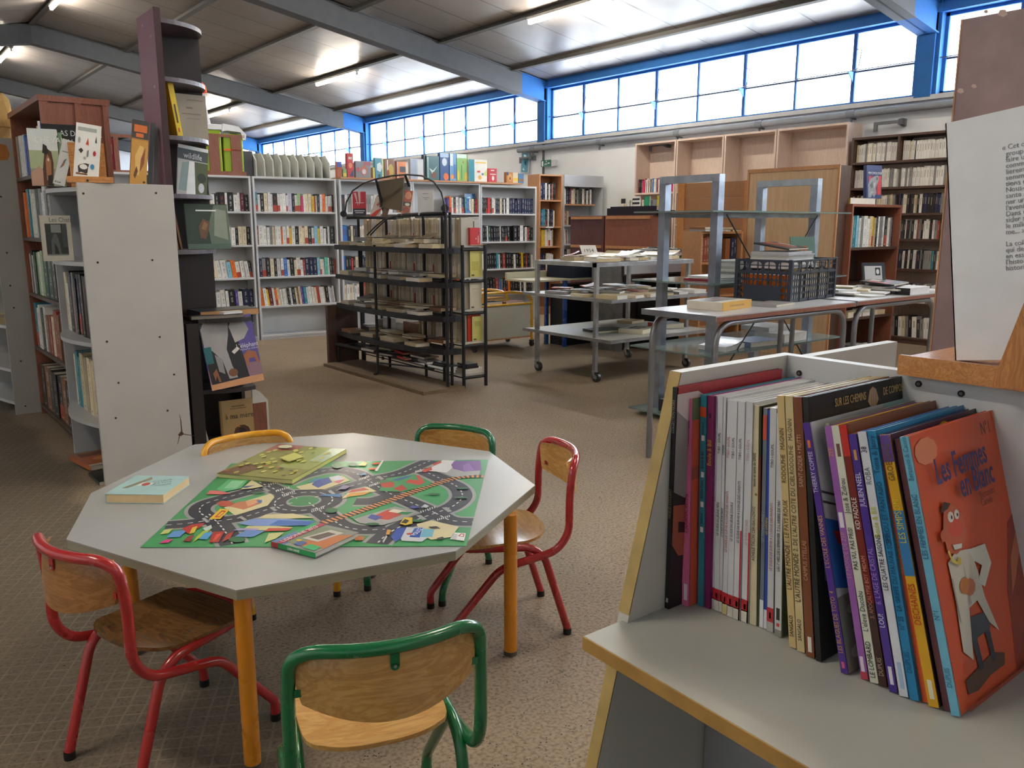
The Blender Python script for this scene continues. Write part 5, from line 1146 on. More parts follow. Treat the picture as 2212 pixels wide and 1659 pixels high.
# ================================================================ grey display unit with curved shelves (near left)
GREYP = 'b9b6b2'
gu = thing('display_shelf', 'grey display shelf unit with screwed end panel and curved shelves, nearest the table', 'shelf unit', (0, 0, 0))
GX0, GX1, GY0, GY1 = .893, 1.335, 4.453, 5.235
pm = MB().box(GX0, GX1, GY0, GY0 + .022, 0, 1.495, GREYP)
pm.build('end_panel', SATIN, gu, bevel=.002)
sc_ = MB()
for px, py in ((189, 390), (311, 394), (180, 418), (337, 417), (211, 567), (329, 562), (231, 738), (345, 728), (256, 827), (376, 809), (362, 887), (250, 903)):
    p = oy(px, py, GY0); sc_.tube([(p.x, GY0 + .001, p.z), (p.x, GY0 - .0012, p.z)], .0055, '3a3632', 10)
sc_.build('screw_head', MATTE, gu)
ck = MB()                                       # split in the laminate low on the panel
def pan(px, py, e=-.0006): p = oy(px, py, GY0); return (p.x, GY0 + e, p.z)
ck.poly([pan(384, 940), pan(392, 930), pan(398, 938), pan(390, 942)], '5a4026').poly([pan(389, 905), pan(391, 905), pan(394, 932), pan(391, 932)], '5a4a3a').poly([pan(398, 937), pan(420, 941), pan(420, 942), pan(398, 939)], '5a4a3a').poly([pan(387, 940), pan(389, 941), pan(384, 960), pan(383, 960)], '5a4a3a').poly([pan(387, 895), pan(388, 895), pan(391, 906), pan(389, 906)], '7a6a5a')
ck.build('crack', MATTE, gu)
MB().box(GX0 + .01, GX1, GY1 - .02, GY1, 0, 1.47, 'a9abb0').build('end_panel', SATIN, gu)
MB().box(GX1 - .012, GX1, GY0 + .022, GY1 - .02, 0, 1.47, 'a4a6aa').build('back_panel', SATIN, gu)
def glev(px, py): return ov(px, py, (GX0, GY0 + .02)).z
GL = [1.475, glev(180, 567), glev(199, 742), glev(219.6, 918), glev(233, 1051)]
for z in GL:
    n_ = 10; pts = [(GX1 - .013, GY1 - .021), (GX1 - .013, GY0 + .023)]
    for i in range(n_ + 1):
        s = i / n_; y = GY0 + .023 + (GY1 - GY0 - .044) * s; pts.append((GX0 + .005 - .075 * math.sin(PI * s) + .02 * s, y))
    MB().prism(pts, z - .02, z, 'b5b6b8').build('shelf', SATIN, gu)
def side_books(X, y0, y1, z, spec, wh, h, group, name='tall_book', depth=.2, jit=.03, lean=0.0, cat='book'):
    F_ = XF((X, y1, 0), -PI / 2)                   # spines face -x, run towards the camera
    shelf_of_books(F_, 0, y1 - y0, z, spec, wh, v0=0, h=h, depth=depth, name=name, group=group, lean=lean, cat=cat)
GT_ = 'tall books in the near display shelf'
side_books(.92, 4.50, 5.16, GL[2], 'c3 w2 k3 k1 R2 g3 k2 n3 k3 d3 k4 k3 n2 k4', 'third bay, near display shelf', (.26, .33), GT_)
side_books(.92, 4.50, 5.10, GL[3], 'c2 t3 t2 e4 h3 R1 c3 e4 B2 c3', 'fourth bay, near display shelf', (.26, .31), GT_)
side_books(1.0, 4.50, 4.62, GL[1], 'w2 g3 g4', 'second bay, near display shelf', (.22, .25), GT_)
flat_book('picture_book', XF((.90, 4.75, GL[4] + .001), .05), .30, .36, .03, '262a26', 'cfccc2', 'black-edged large book at the bottom of the near display shelf')
flat_book('picture_book', XF((.88, 4.70, GL[4] + .033), .15), .30, .30, .025, 'b8653c', 'd8d4c8', 'orange-brown landscape cover on the bottom pile of the near display shelf', art=[('d8cdb8', R4(0, 0, 1, .12)), ('7a4a30', R4(.1, .7, .9, .95)), ('e0905c', blob(.5, .45, .3, .15))])
flat_book('picture_book', XF((.87, 4.47, GL[4] + .001), .02), .26, .22, .03, '1f2622', 'c8c4b8', 'dark green book at the very bottom near the end panel', art=[('c8c8c0', R4(.35, .45, .6, .55))])
lc = facing_px('cat_book', (93, 555), (160, 557), 456, 4.74, .02, 'cfcabc', 'white-bordered book with a black and white cat photo, leaning in the near display shelf', rx=-.10, z=GL[1] + .001,
    art=[('2c2d2c', R4(.15, .12, .85, .82)), ('8c8e8a', R4(.34, .62, .66, .80)), ('5c5e5c', [(.3, .14), (.32, .45), (.42, .6), (.52, .58), (.58, .4), (.62, .14)]), ('1c1d1c', [(.4, .14), (.42, .4), (.5, .3), (.55, .14)]), ('7c7e7a', R4(.15, .12, .85, .15)), ('44464a', R4(.7, .3, .85, .82))], txt=[('Les Chats', .30, .90, .032, '6a6660', .8)])

# books on its top
TZ = 1.4955
hb_ = facing_px('horse_book', (70, 404), (133, 398), 279, 4.98, .02, '9aa090', 'glossy book with a bay horse head photo, standing on the near display shelf', turn=0, rx=-.10, z=TZ,
    art=[('dfe6e6', R4(0, .62, 1, 1)), ('aebb94', R4(0, .3, 1, .62)), ('c09a84', [(0, 0), (0, .22), (.3, .35), (.5, .2), (.5, 0)]), ('5e3a28', [(.40, .0), (.42, .30), (.52, .58), (.62, .66), (.76, .60), (.80, .40), (.74, .12), (.70, 0)]), ('a8744e', [(.52, .1), (.54, .45), (.62, .56), (.72, .45), (.68, .1)]), ('2c2422', [(.45, .58), (.50, .74), (.62, .70), (.66, .58), (.56, .55)]), ('e8e0d8', blob(.63, .46, .03, .03)), ('2a201c', [(.55, .0), (.57, .18), (.72, .2), (.74, 0)])],
    txt=[('CHEVAL', .22, .80, .042, 'f2f4f2', .9)])
at_ = facing_px('atlas_book', (100, 396), (205, 396), 258, 5.14, .03, '191b1c', 'large black atlas with white serif title standing behind the horse book', turn=0, rx=-.06, z=TZ,
    art=[('7c4a28', R4(.2, .02, .9, .28))], txt=[('ATLAS DE LA VIE', .10, .86, .042, 'eceff0', .85), ('SAUVAGE', .42, .72, .042, 'eceff0', .85)])
facing_px('slim_book', (94, 396), (101, 396), 253, 5.12, .02, 'e4e6ea', 'white and blue spine beside the black atlas', rx=-.06, z=TZ, art=[('3a48a0', R4(.75, 0, 1, 1))])
facing_px('slim_book', (134, 396), (143, 396), 279, 5.0, .02, '86a884', 'pale green spine standing beside the horse book', rx=-.06, z=TZ)
facing_px('guide_booklet', (114, 398), (140, 398), 294, 4.62, .006, 'dcdedc', 'narrow white booklet with a bird picture leaning on the display shelf', rx=-.25, ry=.28, z=TZ,
    art=[('6e7474', [(.3, .35), (.55, .42), (.7, .6), (.5, .55)]), ('8a8e90', R4(.2, .72, .8, .74)), ('b06848', blob(.5, .45, .08, .04)), ('3c3e40', R4(.15, .04, .6, .07)), ('e8ecec', R4(.2, .05, .55, .062))])
ea = thing('book_easel', 'small wooden book stand holding the white animal atlas', 'book stand', (.865, 4.52, TZ), -.18)
MB().box(0, .20, -.05, .06, 0, .018, 'b07c48').box(0, .20, -.05, -.035, .018, .028, 'b07c48').build('ledge', W_PINE, ea)
MB().box(.02, .18, .10, .115, 0, .22, 'a87444', M=XF(rx=-.18)).build('back_rest', W_PINE, ea)
an = facing_px('animal_atlas', (158, 383), (213, 383), 262, 4.50, .05, 'ebebe6', 'white atlas cover with rows of small painted animals on a wooden stand', turn=0, rx=-.22, ry=.14, z=TZ + .03, paper='b08f68',
    art=[('a8b0ac', R4(.08, .86, .82, .93)), ('3a3634', [(.16, .2), (.2, .08), (.3, .1), (.5, .08), (.55, .1), (.56, .2), (.6, .26), (.45, .27), (.25, .24)]), ('e8e6e0', blob(.38, .2, .16, .05)), ('8a5a34', R4(.1, .05, .55, .08)), ('c8502c', [(.42, .62), (.5, .75), (.54, .6)]), ('3a3634', [(.15, .5), (.25, .54), (.34, .5), (.25, .44)]), ('b8283c', blob(.78, .47, .06, .05)), ('3a8ab8', blob(.72, .22, .08, .05)), ('9a9a98', blob(.16, .68, .05, .06)), ('8c8c8a', [(.48, .38), (.55, .4), (.55, .52), (.48, .5)]), ('4a4642', [(.78, .68), (.82, .8), (.85, .66)]), ('a8a8a4', blob(.4, .36, .05, .03))])
lb_ = facing_px('big_cat_book', (279, 389), (315, 389), 243, 4.55, .018, 'b07a3a', 'tall book with a golden animal photo leaning against the mauve panel', turn=.15, rx=-.12, ry=.14, z=TZ,
    art=[('3e3a38', R4(0, .72, 1, 1)), ('d8702c', R4(.12, .82, .9, .93)), ('d86c30', R4(.25, .74, .7, .80)), ('c89440', R4(0, .0, 1, .70)), ('e0b870', [(.3, .2), (.25, .45), (.5, .62), (.75, .6), (.6, .3), (.5, .15)]), ('8a4a24', [(.55, .2), (.6, .42), (.85, .6), (.8, .35)]), ('5a3018', [(.2, .15), (.35, .3), (.45, .22), (.3, .1)])])
facing_px('slim_book', (317, 389), (327, 389), 250, 4.60, .012, '4c5054', 'grey slim book between the golden animal book and the mauve panel', ry=.13, rx=-.1, z=TZ)
facing_px('slim_book', (331, 389), (339, 389), 258, 4.64, .012, '6b7074', 'second grey slim book, tight against the mauve panel', ry=.09, rx=-.1, z=TZ)

# ================================================================ tall quarter-round corner shelf (dark plum)
du = thing('corner_shelf', 'tall dark plum corner shelf with rounded shelves and a mauve side panel', 'shelf unit', (0, 0, 0))
DK, DKE = '241a1a', '5c545c'
MB().box(1.345, 1.375, 4.60, 4.90, 0, 2.365, '94707f').build('side_panel', attr_mat('mauve_laminate', .38, var=.08, scale=6), du)
MB().box(1.345, 1.377, 4.594, 4.60, 0, 2.368, '3c2228').build('front_edging', SATIN, du)
ch = MB()
for px, py, r in ((308, 55, .012), (334, 187, .014), (320, 180, .006), (326, 78, .01)):
    p = ox(px, py, 1.345); ch.poly([(1.3444, p.y + a * r, p.z + b_ * r * .7) for a, b_ in ((-1, -.6), (-.2, -1), (1, -.2), (.6, .9), (-.5, .7))], 'c8b4bc')
ch.build('paint_chip', MATTE, du)
def dlev(px, py): return oy(px, py, 4.89).z
QL = [dlev(425, 76), dlev(436, 192), dlev(446, 308), dlev(454, 424), dlev(464, 536)]
MB().box(1.375, 1.66, 4.885, 4.90, .76, 2.33, DK).build('back_panel', SATIN, du)
for z in QL:
    pts = [(1.376, 4.884)] + [(1.376 + .285 * math.cos(a), 4.884 - .285 * math.sin(a)) for a in [PI / 2 * i / 12 for i in range(13)]]
    MB().prism(pts, z - .022, z, DKE).build('shelf', SATIN, du)
lu = thing('low_corner_shelf', 'black low corner shelf holding the elephant book, below the tall plum one', 'shelf unit', (0, 0, 0))
xl, xr = oy(402, 700, 4.60).x, oy(540, 700, 4.60).x; zt_ = oy(470, 688, 4.60).z
MB().box(xl - .0, xl + .065, 4.60, 4.93, 0, zt_ - .02, '2a2222').build('side_panel', SATIN, lu)
MB().box(xl + .065, xr + .02, 4.91, 4.93, 0, zt_ - .02, '1e1716').build('back_panel', SATIN, lu)
MB().box(xr, xr + .02, 4.80, 4.91, 0, zt_ - .02, '2a2020').build('side_panel', SATIN, lu)
zs = oy(500, 838, 4.58).z
for z in (zt_, zs, .06):
    pts = [(xl + .066, 4.909), (xl + .066, 4.60)] + [(xl + .10 + (xr - xl - .10) * s, 4.60 - .05 * math.sin(PI * s * .8)) for s in [i / 8 for i in range(9)]] + [(xr + .015, 4.64), (xr + .02, 4.79), (xr - .001, 4.80), (xr - .001, 4.909)]
    MB().prism(pts, z - .022, z, '2b2628').build('shelf', SATIN, lu)
CB = XF((1.37, 4.9, 0))
# on the quarter shelves
facing('yellow_book', 1.44, 4.66, QL[2] + .001, .030, .27, .16, 'e2c420', 'tall yellow book leaning on the third plum shelf', rz=0, rx=0, art=[('4a4220', R4(.35, .25, .65, .6)), ('c84020', R4(.35, .08, .6, .16))])
bpy.data.objects['yellow_book'].rotation_euler = (0, -.13, .12)
facing('grey_report', 1.47, 4.76, QL[2] + .001, .17, .235, .015, '9c9284', 'grey-brown report with faint print behind the yellow book', rz=.05, rx=-.05, art=[('837a6c', R4(.4, .86, .9, .89)), ('766d60', R4(.35, .68, .55, .72)), ('7c7366', R4(.2, .55, .8, .58)), ('857c6f', R4(.35, .45, .75, .47))])
facing('wildlife_magazine', 1.425, 4.70, QL[3] + .001, .165, .27, .008, 'b8bab8', 'glossy wildlife magazine with white plastic sleeve, tilted on the fourth plum shelf', rz=.08, rx=-.10,
    art=[('4a5054', R4(0, .72, 1, .93)), ('4e5a38', R4(.55, .05, 1, .7)), ('8aa0a0', [(.05, .1), (.15, .65), (.4, .7), (.45, .1)]), ('e8ecee', [(.3, .0), (.38, .7), (.55, .7), (.62, .0)]), ('e8eaea', R4(0, .93, 1, 1)), ('c8ccd0', blob(.8, .2, .1, .1)), ('2c3428', blob(.8, .4, .15, .1))], txt=[('wildlife', .18, .80, .045, 'dfe4e6', .8)])
bpy.data.objects['wildlife_magazine'].rotation_euler = (-.1, .14, .08)
facing('thin_book', 1.395, 4.69, QL[3] + .001, .012, .275, .15, '8a8458', 'thin olive book beside the wildlife magazine', rz=.02); bpy.data.objects['thin_book'].rotation_euler = (0, -.15, .05)
facing('nature_book', 1.455, 4.66, QL[4] + .001, .235, .245, .012, '243a2c', 'dark green book with a brown animal on mossy rock, on the fifth plum shelf', rz=.02, rx=-.12,
    art=[('5e6e60', [(.55, .0), (.5, .5), (.68, .98), (1, .98), (1, 0)]), ('8a9484', [(.62, .3), (.7, .9), (.95, .85), (.95, .2)]), ('4e6456', R4(0, 0, 1, .12)), ('6a4a30', [(.3, .25), (.28, .5), (.4, .68), (.55, .6), (.5, .4), (.42, .22)]), ('8a6844', [(.34, .45), (.42, .62), (.5, .55), (.44, .42)]), ('dfe6dc', R4(.25, .84, .72, .87))])
for i, x in enumerate((1.40, 1.42)):
    b_ = facing('thin_book', x, 4.68, QL[4] + .001, .01, .235, .15, '7c5c38', 'thin brown book %s the dark green nature book' % ('leaning outermost beside' if i == 0 else 'leaning close against'), rz=.02); b_.rotation_euler = (0, -.13, .04)
eb = facing('elephant_book', *oy(458, 838, 4.555)[:2], zs + .001, .30, .385, .012, '5a4e9a', 'large book cover of two elephants on violet, standing on the black low shelf', rz=.02, rx=-.17,
    art=[('cc9468', R4(0, 0, 1, .10)), ('8c6a78', R4(0, .10, 1, .30)), ('141214', [(.02, .08), (.0, .98), (.62, .99), (.68, .55), (.74, .1)]), ('a09c9c', [(.02, .62), (.02, .88), (.1, .98), (.56, .99), (.5, .75), (.42, .55), (.46, .3), (.52, .12), (.36, .12), (.3, .4), (.16, .55)]), ('b4b0ae', [(.60, .62), (.54, .86), (.62, .98), (.84, .93), (.9, .78), (.78, .66)]), ('8e8a8a', [(.2, .25), (.18, .5), (.3, .42), (.3, .2)]), ('d8d4cc', [(.5, .5), (.62, .56), (.66, .52), (.54, .46)]), ('d8d0c4', [(.02, .55), (.1, .6), (.12, .56), (.04, .5)]), ('1a6468', R4(.0, .38, .14, .62)), ('a0603c', [(.72, .3), (.7, .42), (.8, .48), (.95, .44), (.98, .28), (.93, .28), (.9, .36), (.8, .36), (.76, .24)]), ('8a5434', [(.1, .12), (.08, .24), (.16, .3), (.2, .1), (.16, .1), (.14, .2)]), ('7c4c30', blob(.45, .2, .09, .06))],
    txt=[('L\u2019\u00e9l\u00e9phant', .60, .555, .036, 'e8e6f4', .85), ('Mythes et r\u00e9alit\u00e9s', .66, .50, .016, 'c8c4e4', .9)])
eb.rotation_euler = (-.17, -.09, .0)
facing('proverb_book', *oy(480, 945, 4.66)[:2], .062, .19, .245, .02, 'a88a5c', 'tan book with a dark bird photo and handwritten title on the bottom black shelf', rz=-.04, rx=-.06,
    art=[('8c6c44', R4(0, 0, .06, 1)), ('4a2c20', blob(.62, .22, .25, .18)), ('1e1614', [(.5, .1), (.55, .35), (.7, .3), (.85, .12)]), ('c8843c', [(.45, .38), (.52, .42), (.58, .34)]), ('7a6444', R4(.35, .84, .75, .87)), ('7a6444', R4(.3, .79, .8, .81))], txt=[('\u00e0 ma m\u00e8re', .14, .62, .045, '3a2c1c', .85)])
tb_ = facing('thin_book', *oy(450, 958, 4.64)[:2], .062, .012, .18, .12, 'cfc7b6', 'thin cream book leaning alone on the bottom black shelf'); tb_.rotation_euler = (0, -.2, .02)
flat_book('dark_box_file', XF((xl + .10, 4.66, zt_ + .001), .05), .34, .20, .035, '34363a', 'c09468', 'dark grey box file with tan open end on top of the low black shelf')
flat_book('picture_book', XF((xl + .03, 4.60, zt_ + .001), -.12), .28, .055, .02, '2b2725', '8a827a', 'glossy black book lying at the front of the low black shelf top')
flat_book('picture_book', XF((xl + .20, 4.575, zt_ + .0225), .1), .11, .05, .012, 'd8d8da', 'ececec', 'small white-edged booklet on the glossy black book')
bxw = thing('white_box', 'small white and wood open-fronted box on the floor behind the low black shelf', 'box', (*oy(550, 940, 5.0)[:2], 0))
MB().prism([(0, 0), (.10, 0), (.10, .21), (.05, .27), (0, .30)], 0, .015, 'd4d2cc', M=Matrix(((1, 0, 0, 0), (0, 0, 1, 0), (0, 1, 0, 0), (0, 0, 0, 1)))).build('rim', SATIN, bxw)
MB().box(.0, .085, -.004, 0, .02, .20, '8a5434').build('wood_panel', W_RED, bxw)
# small white shelf with a blue item glimpsed between
ws = thing('low_white_shelf', 'low white shelf with a blue item seen past the dark box file', 'shelf', (*oz(537, 735)[:2], 0))
MB().box(-.30, .18, .0, .30, .30, .325, 'd9cdb8').build('shelf', SATIN, ws); MB().box(-.30, -.28, .0, .30, 0, .30, 'd0d0cc').build('side_panel', SATIN, ws); MB().box(.16, .18, .0, .30, 0, .30, 'd0d0cc').build('side_panel', SATIN, ws)
o = MB().box(-.26, .12, .0, .2, .0, .07, '1f4f92').build('tray', PLAST); o.name = 'blue_tray'; o.location = (*[a + b_ for a, b_ in zip(oz(537, 735)[:2], (0, .05))], .20)
ws2 = MB().box(-.28, .16, .0, .30, .185, .2, 'c9cac8').build('shelf', SATIN, ws)
tag(o, 'dark blue tray on the low white shelf past the dark box file', 'tray')

# ================================================================ mahogany bookcase and far grey unit
mb_ = thing('mahogany_bookcase', 'tall reddish brown bookcase with battened back, open toward the aisle', 'bookcase', (0, 0, 0))
DX0, DX1, DY0, DY1, DZ = .945, 1.30, 5.47, 6.52, 2.0
MB().box(DX0, DX1, DY0, DY0 + .012, 0, DZ - .02, '6a3026').build('side_panel', W_RED, mb_)
MB().box(DX0, DX0 + .045, DY0 - .012, DY0, 0, DZ - .02, '8a5442').box(DX1 - .03, DX1, DY0 - .012, DY0, 0, DZ - .02, '8a5442').box((DX0 + DX1) / 2 - .0, (DX0 + DX1) / 2 + .035, DY0 - .012, DY0, 0, DZ - .02, '8a5442').build('batten', W_RED, mb_)
MB().box(DX0 - .01, DX1 + .01, DY0 - .015, DY1 + .01, DZ - .02, DZ + .012, '9a6044').build('top_panel', W_RED, mb_)
MB().box(DX0, DX1, DY1 - .025, DY1, 0, DZ - .02, '6a4030').build('side_panel', W_RED, mb_)
MB().box(DX1 - .015, DX1, DY0, DY1 - .025, 0, DZ - .02, '4a2c24').build('back_panel', W_RED, mb_)
DL = [ov(px, py, (DX0, DY1)).z for px, py in ((35, 386), (54, 512), (70, 630), (87, 745), (100, 870))]
for z in DL: MB().box(DX0, DX1 - .015, DY0 + .012, DY1 - .025, z - .022, z, '54392c').build('shelf', W_DARK, mb_)
GD = 'tall books in the mahogany bookcase'
side_books(.955, 5.52, 6.46, DL[0], 'h1 g2 G1 w3 w2 w2 b2 v2 d2 p2 s2 n2 w1 b2 t2 c2 w3 w3', 'top bay, mahogany bookcase', (.22, .27), GD)
side_books(.955, 5.52, 6.46, DL[1], 'k2 o2 o2 t2 w1 c2 w2 Z3 g3 w2 w3 g2 k3', 'second bay, mahogany bookcase', (.27, .31), GD)
side_books(.955, 5.52, 6.46, DL[2], 'w1 k2 w1 Z2 G2 w2 G3 Z4 Z4 d3 k2', 'third bay, mahogany bookcase', (.24, .30), GD)
side_books(.955, 5.52, 6.46, DL[3], 't2 w2 w1 Z2 w2 B2 R2 c2 R3 B2 d3', 'fourth bay, mahogany bookcase', (.24, .30), GD)
side_books(.955, 5.52, 6.46, DL[4], 'd3 B4 d2 k3 k3 B3 k2', 'bottom bay, mahogany bookcase', (.24, .30), GD)
fg = thing('display_shelf', 'grey display shelf unit at the picture edge with white curved shelves, paper bag on top', 'shelf unit', (0, 0, 0))
FX0, FX1, FY0, FY1 = .795, .935, 6.56, 7.50
MB().box(FX0, 1.0, FY0, FY0 + .02, 0, 1.86, 'a8a6a2').build('end_panel', SATIN, fg, bevel=.002)
s_ = MB()
for px, py in ((2, 425), (15, 546), (22, 617), (30, 665), (45, 780), (55, 877)):
    p = oy(px, py, FY0); s_.tube([(p.x, FY0 + .001, p.z), (p.x, FY0 - .0012, p.z)], .006, '3a3632', 8)
s_.build('screw_head', MATTE, fg)
MB().box(FX0 + .02, 1.2, FY1 - .02, FY1, 0, 1.86, 'c0c0be').build('end_panel', SATIN, fg)
MB().box(1.185, 1.2, FY0 + .02, FY1 - .02, 0, 1.86, 'c6c6c4').build('back_panel', SATIN, fg)
for z in (1.84, 1.4, .98, .62, .32, .09):
    pts = [(1.184, FY1 - .021), (1.184, FY0 + .021)] + [(FX0 - .08 * math.sin(PI * i / 10), FY0 + .021 + (FY1 - FY0 - .042) * i / 10) for i in range(11)]
    MB().prism(pts, z - .02, z, 'd2d2d0').build('shelf', SATIN, fg)
litter(4, 91, lambda i, q: (.82, 6.8 + .15 * i), lambda i, q: .622, 'wcgc', 'a white shelf of the far display unit', 'books on the far display unit', th=(.03, .05), jit=.3, sizes=((.16, .2),))
pb = thing('paper_bag', 'crumpled brown paper bag on top of the far grey display unit', 'bag', (.88, 6.72, 1.861))
m = MB(); n_ = 14
rings = []
for j, (z, r_) in enumerate(((0, .12), (.08, .135), (.16, .12), (.25, .10), (.29, .075), (.30, .02))):
    rings.append([(r_ * (1 + .10 * math.sin(5 * i + j * 2)) * math.cos(2 * PI * i / n_), r_ * .8 * (1 + .10 * math.cos(4 * i + j)) * math.sin(2 * PI * i / n_), z + .01 * math.sin(3 * i)* (j > 0)) for i in range(n_)])
vs = [p for r_ in rings for p in r_]; fs = [(j * n_ + i, j * n_ + (i + 1) % n_, (j + 1) * n_ + (i + 1) % n_, (j + 1) * n_ + i) for j in range(5) for i in range(n_)] + [tuple(range(5 * n_, 6 * n_))]
m.add(vs, fs, 'b8935c', smooth=False); m.build('bag_body', PAPER, pb)
MB().tube([(.135 * math.cos(2 * PI * i / 14), .108 * math.sin(2 * PI * i / 14), .075) for i in range(14)], .006, 'a07c48', 6, closed=True).build('fold', PAPER, pb)
p = oy(4, 330, FY0); o = MB().add([(p.x - .02, FY0 - .001, p.z - .05), (p.x + .03, FY0 - .001, p.z - .045), (p.x + .045, FY0 - .001, p.z - .01), (p.x + .03, FY0 - .001, p.z + .05), (p.x - .02, FY0 - .001, p.z + .06)], [(0, 1, 2, 3, 4)], 'b5783e').build('peeled_patch', MATTE, fg)
# ================================================================ octagonal children table
ZK = .48
kt = thing('childrens_table', 'low grey octagonal childrens table on round yellow legs', 'table', (1.10, 2.42, 0))
OCT = [oz(*q, ZK) for q in [(763, 935), (1057, 975), (1156, 1048), (985, 1190), (510, 1275), (143, 1165), (197, 1065), (420, 960)]]
loc = Vector((1.10, 2.42, 0))
pts = [((p - loc).x, (p - loc).y) for p in OCT]
MB().prism(pts, ZK - .004, ZK, 'a9abab').build('laminate_top', attr_mat('grey_laminate', .30, var=.05, scale=4), kt)
cpt = (sum(p[0] for p in pts) / 8, sum(p[1] for p in pts) / 8)
ins = [(cpt[0] + (x - cpt[0]) * .998, cpt[1] + (y - cpt[1]) * .998) for x, y in pts]
MB().prism(ins, ZK - .026, ZK - .004, '9b9886').build('edge_band', SATIN, kt)
lg = [oz(1103, 1412), oz(297, 1410), oz(518, 1290, ZK - .026)]
lg.append(lg[0] + lg[1] - lg[2])
for i, p in enumerate(lg):
    x, y = p.x - loc.x, p.y - loc.y
    if i == 2: x, y = x + .012, y + .02
    m = MB().tube([(x, y, .012), (x, y, ZK - .027)], .0205, 'd98a1e', 20); m.build('leg', LACQ, kt)
    MB().tube([(x, y, 0), (x, y, .014)], .0215, '5c5248', 20).build('foot_cap', PLAST, kt)

# ---- play mat printed with roads
ZM = ZK + .0008
pm_ = MB(); LAY = [0]
def lay(): LAY[0] += 1; return ZM + .0012 + .00002 * LAY[0]
def za(x, y): return (280 + x / 4.424, 940 + y / 4.424)
def zb(x, y): return (640 + x / 4.424, 940 + y / 4.424)
mc = [oz(303, 1183, ZM), oz(1008, 1180, ZM), oz(1055, 993, ZM), oz(500, 1002, ZM)]
pm_.prism([(p.x, p.y) for p in mc], ZM, ZM + .0012, '3d9a5c')
def mpoly(c, pts, f=za):
    flat([oz(*f(*p), ZM)[:2] for p in pts], lay(), c)
def clip(P):                          # keep printed shapes on the sheet
    Q = [(p.x, p.y) for p in mc]
    for i in range(4):
        (ax, ay), (bx, by) = Q[i], Q[(i + 1) % 4]; out = []
        f = lambda p: (bx - ax) * (p[1] - ay) - (by - ay) * (p[0] - ax)
        for j in range(len(P)):
            a, b = P[j - 1], P[j]; fa, fb = f(a), f(b)
            if (fa >= 0) != (fb >= 0):
                t = fa / (fa - fb); out.append((a[0] + (b[0] - a[0]) * t, a[1] + (b[1] - a[1]) * t))
            if fb >= 0: out.append(b)
        P = out
        if len(P) < 3: return []
    return P
def flat(P, z, c):
    P = clip([tuple(p[:2]) for p in P])
    if P: pm_.poly([(x, y, z) for x, y in P], c)
def stroke(c, pts, w, dash=0, **k):
    P = [oz(*p, ZM) for p in pts]; P = fillet([Vector((p.x, p.y, 0)) for p in P], .07, 6)
    z = lay(); off = []
    for i, p in enumerate(P):
        a, b_ = P[max(i - 1, 0)], P[min(i + 1, len(P) - 1)]; d = (b_ - a).normalized(); off.append(Vector((-d.y, d.x, 0)) * w / 2)
    if not dash:
        for i in range(len(P) - 1): flat([P[i] - off[i], P[i + 1] - off[i + 1], P[i + 1] + off[i + 1], P[i] + off[i]], z, c)
        return
    acc = 0; on = True
    for i in range(len(P) - 1):
        a, b_ = P[i], P[i + 1]; d = b_ - a; Ln = d.length
        if Ln < 1e-6: continue
        s = 0
        while s < Ln - 1e-9:
            e = min(s + dash - acc, Ln)
            if on:
                t0, t1 = s / Ln, e / Ln; A, B2 = a.lerp(b_, t0), a.lerp(b_, t1); n0, n1 = off[i].lerp(off[i + 1], t0), off[i].lerp(off[i + 1], t1)
                flat([A - n0, B2 - n1, B2 + n1, A + n0], z, c)
            acc += e - s; s = e
            if acc >= dash - 1e-6: acc = 0; on = not on
A_ = lambda *p: [za(*q) for q in p]; B_ = lambda *p: [zb(*q) for q in p]
roads = [A_((350, 865), (600, 845), (770, 815)), A_((790, 815), (650, 740), (700, 660), (1000, 580), (1330, 490)), A_((760, 760), (900, 900), (985, 1050)), A_((830, 830), (1100, 790), (1390, 690), (1560, 650)),
         A_((1240, 455), (1430, 540), (1600, 610)), B_((-120, 470), (60, 390), (330, 330), (540, 350), (680, 430)), B_((680, 430), (1000, 375), (1180, 290), (1290, 245)), B_((1180, 330), (1400, 430), (1560, 500), (1600, 600), (1500, 690), (1330, 750)),
         B_((680, 430), (880, 560), (1100, 650), (1330, 750)), B_((1330, 750), (1480, 830), (1700, 835)), B_((1330, 750), (1050, 850), (880, 940), (770, 1043)), B_((120, 650), (260, 750), (440, 880), (620, 915), (850, 905)), B_((180, 600), (420, 520), (680, 450)), B_((560, 640), (720, 640), (900, 590))]
RWD = .062
for r_ in roads: stroke('9b9d9c', r_, RWD + .022)
for pts in ([(0, 700), (240, 640), (300, 690), (100, 760)], ): mpoly('9b9d9c', pts, zb)
ring_c = oz(*za(1665, 635), ZM)
def disc(c, cen, r, n=28, z=None):
    flat([(cen.x + r * math.cos(2 * PI * i / n), cen.y + r * math.sin(2 * PI * i / n)) for i in range(n)], z or lay(), c)
disc('9b9d9c', ring_c, .128)
for r_ in roads: stroke('252938', r_, RWD)
disc('252938', ring_c, .115)
disc('9b9d9c', ring_c, .052); disc('2f8a4e', ring_c, .045)
z = lay()
for i in range(18):
    a = 2 * PI * i / 18
    if True:
        pts = [(ring_c.x + r * math.cos(a + d_), ring_c.y + r * math.sin(a + d_), z) for r, d_ in ((.083, 0), (.087, 0), (.087, .2), (.083, .2))]
        pm_.poly(pts, 'e6e6e4')
for r_ in roads[:-1]: stroke('e6e6e4', r_, .0042, dash=.014)
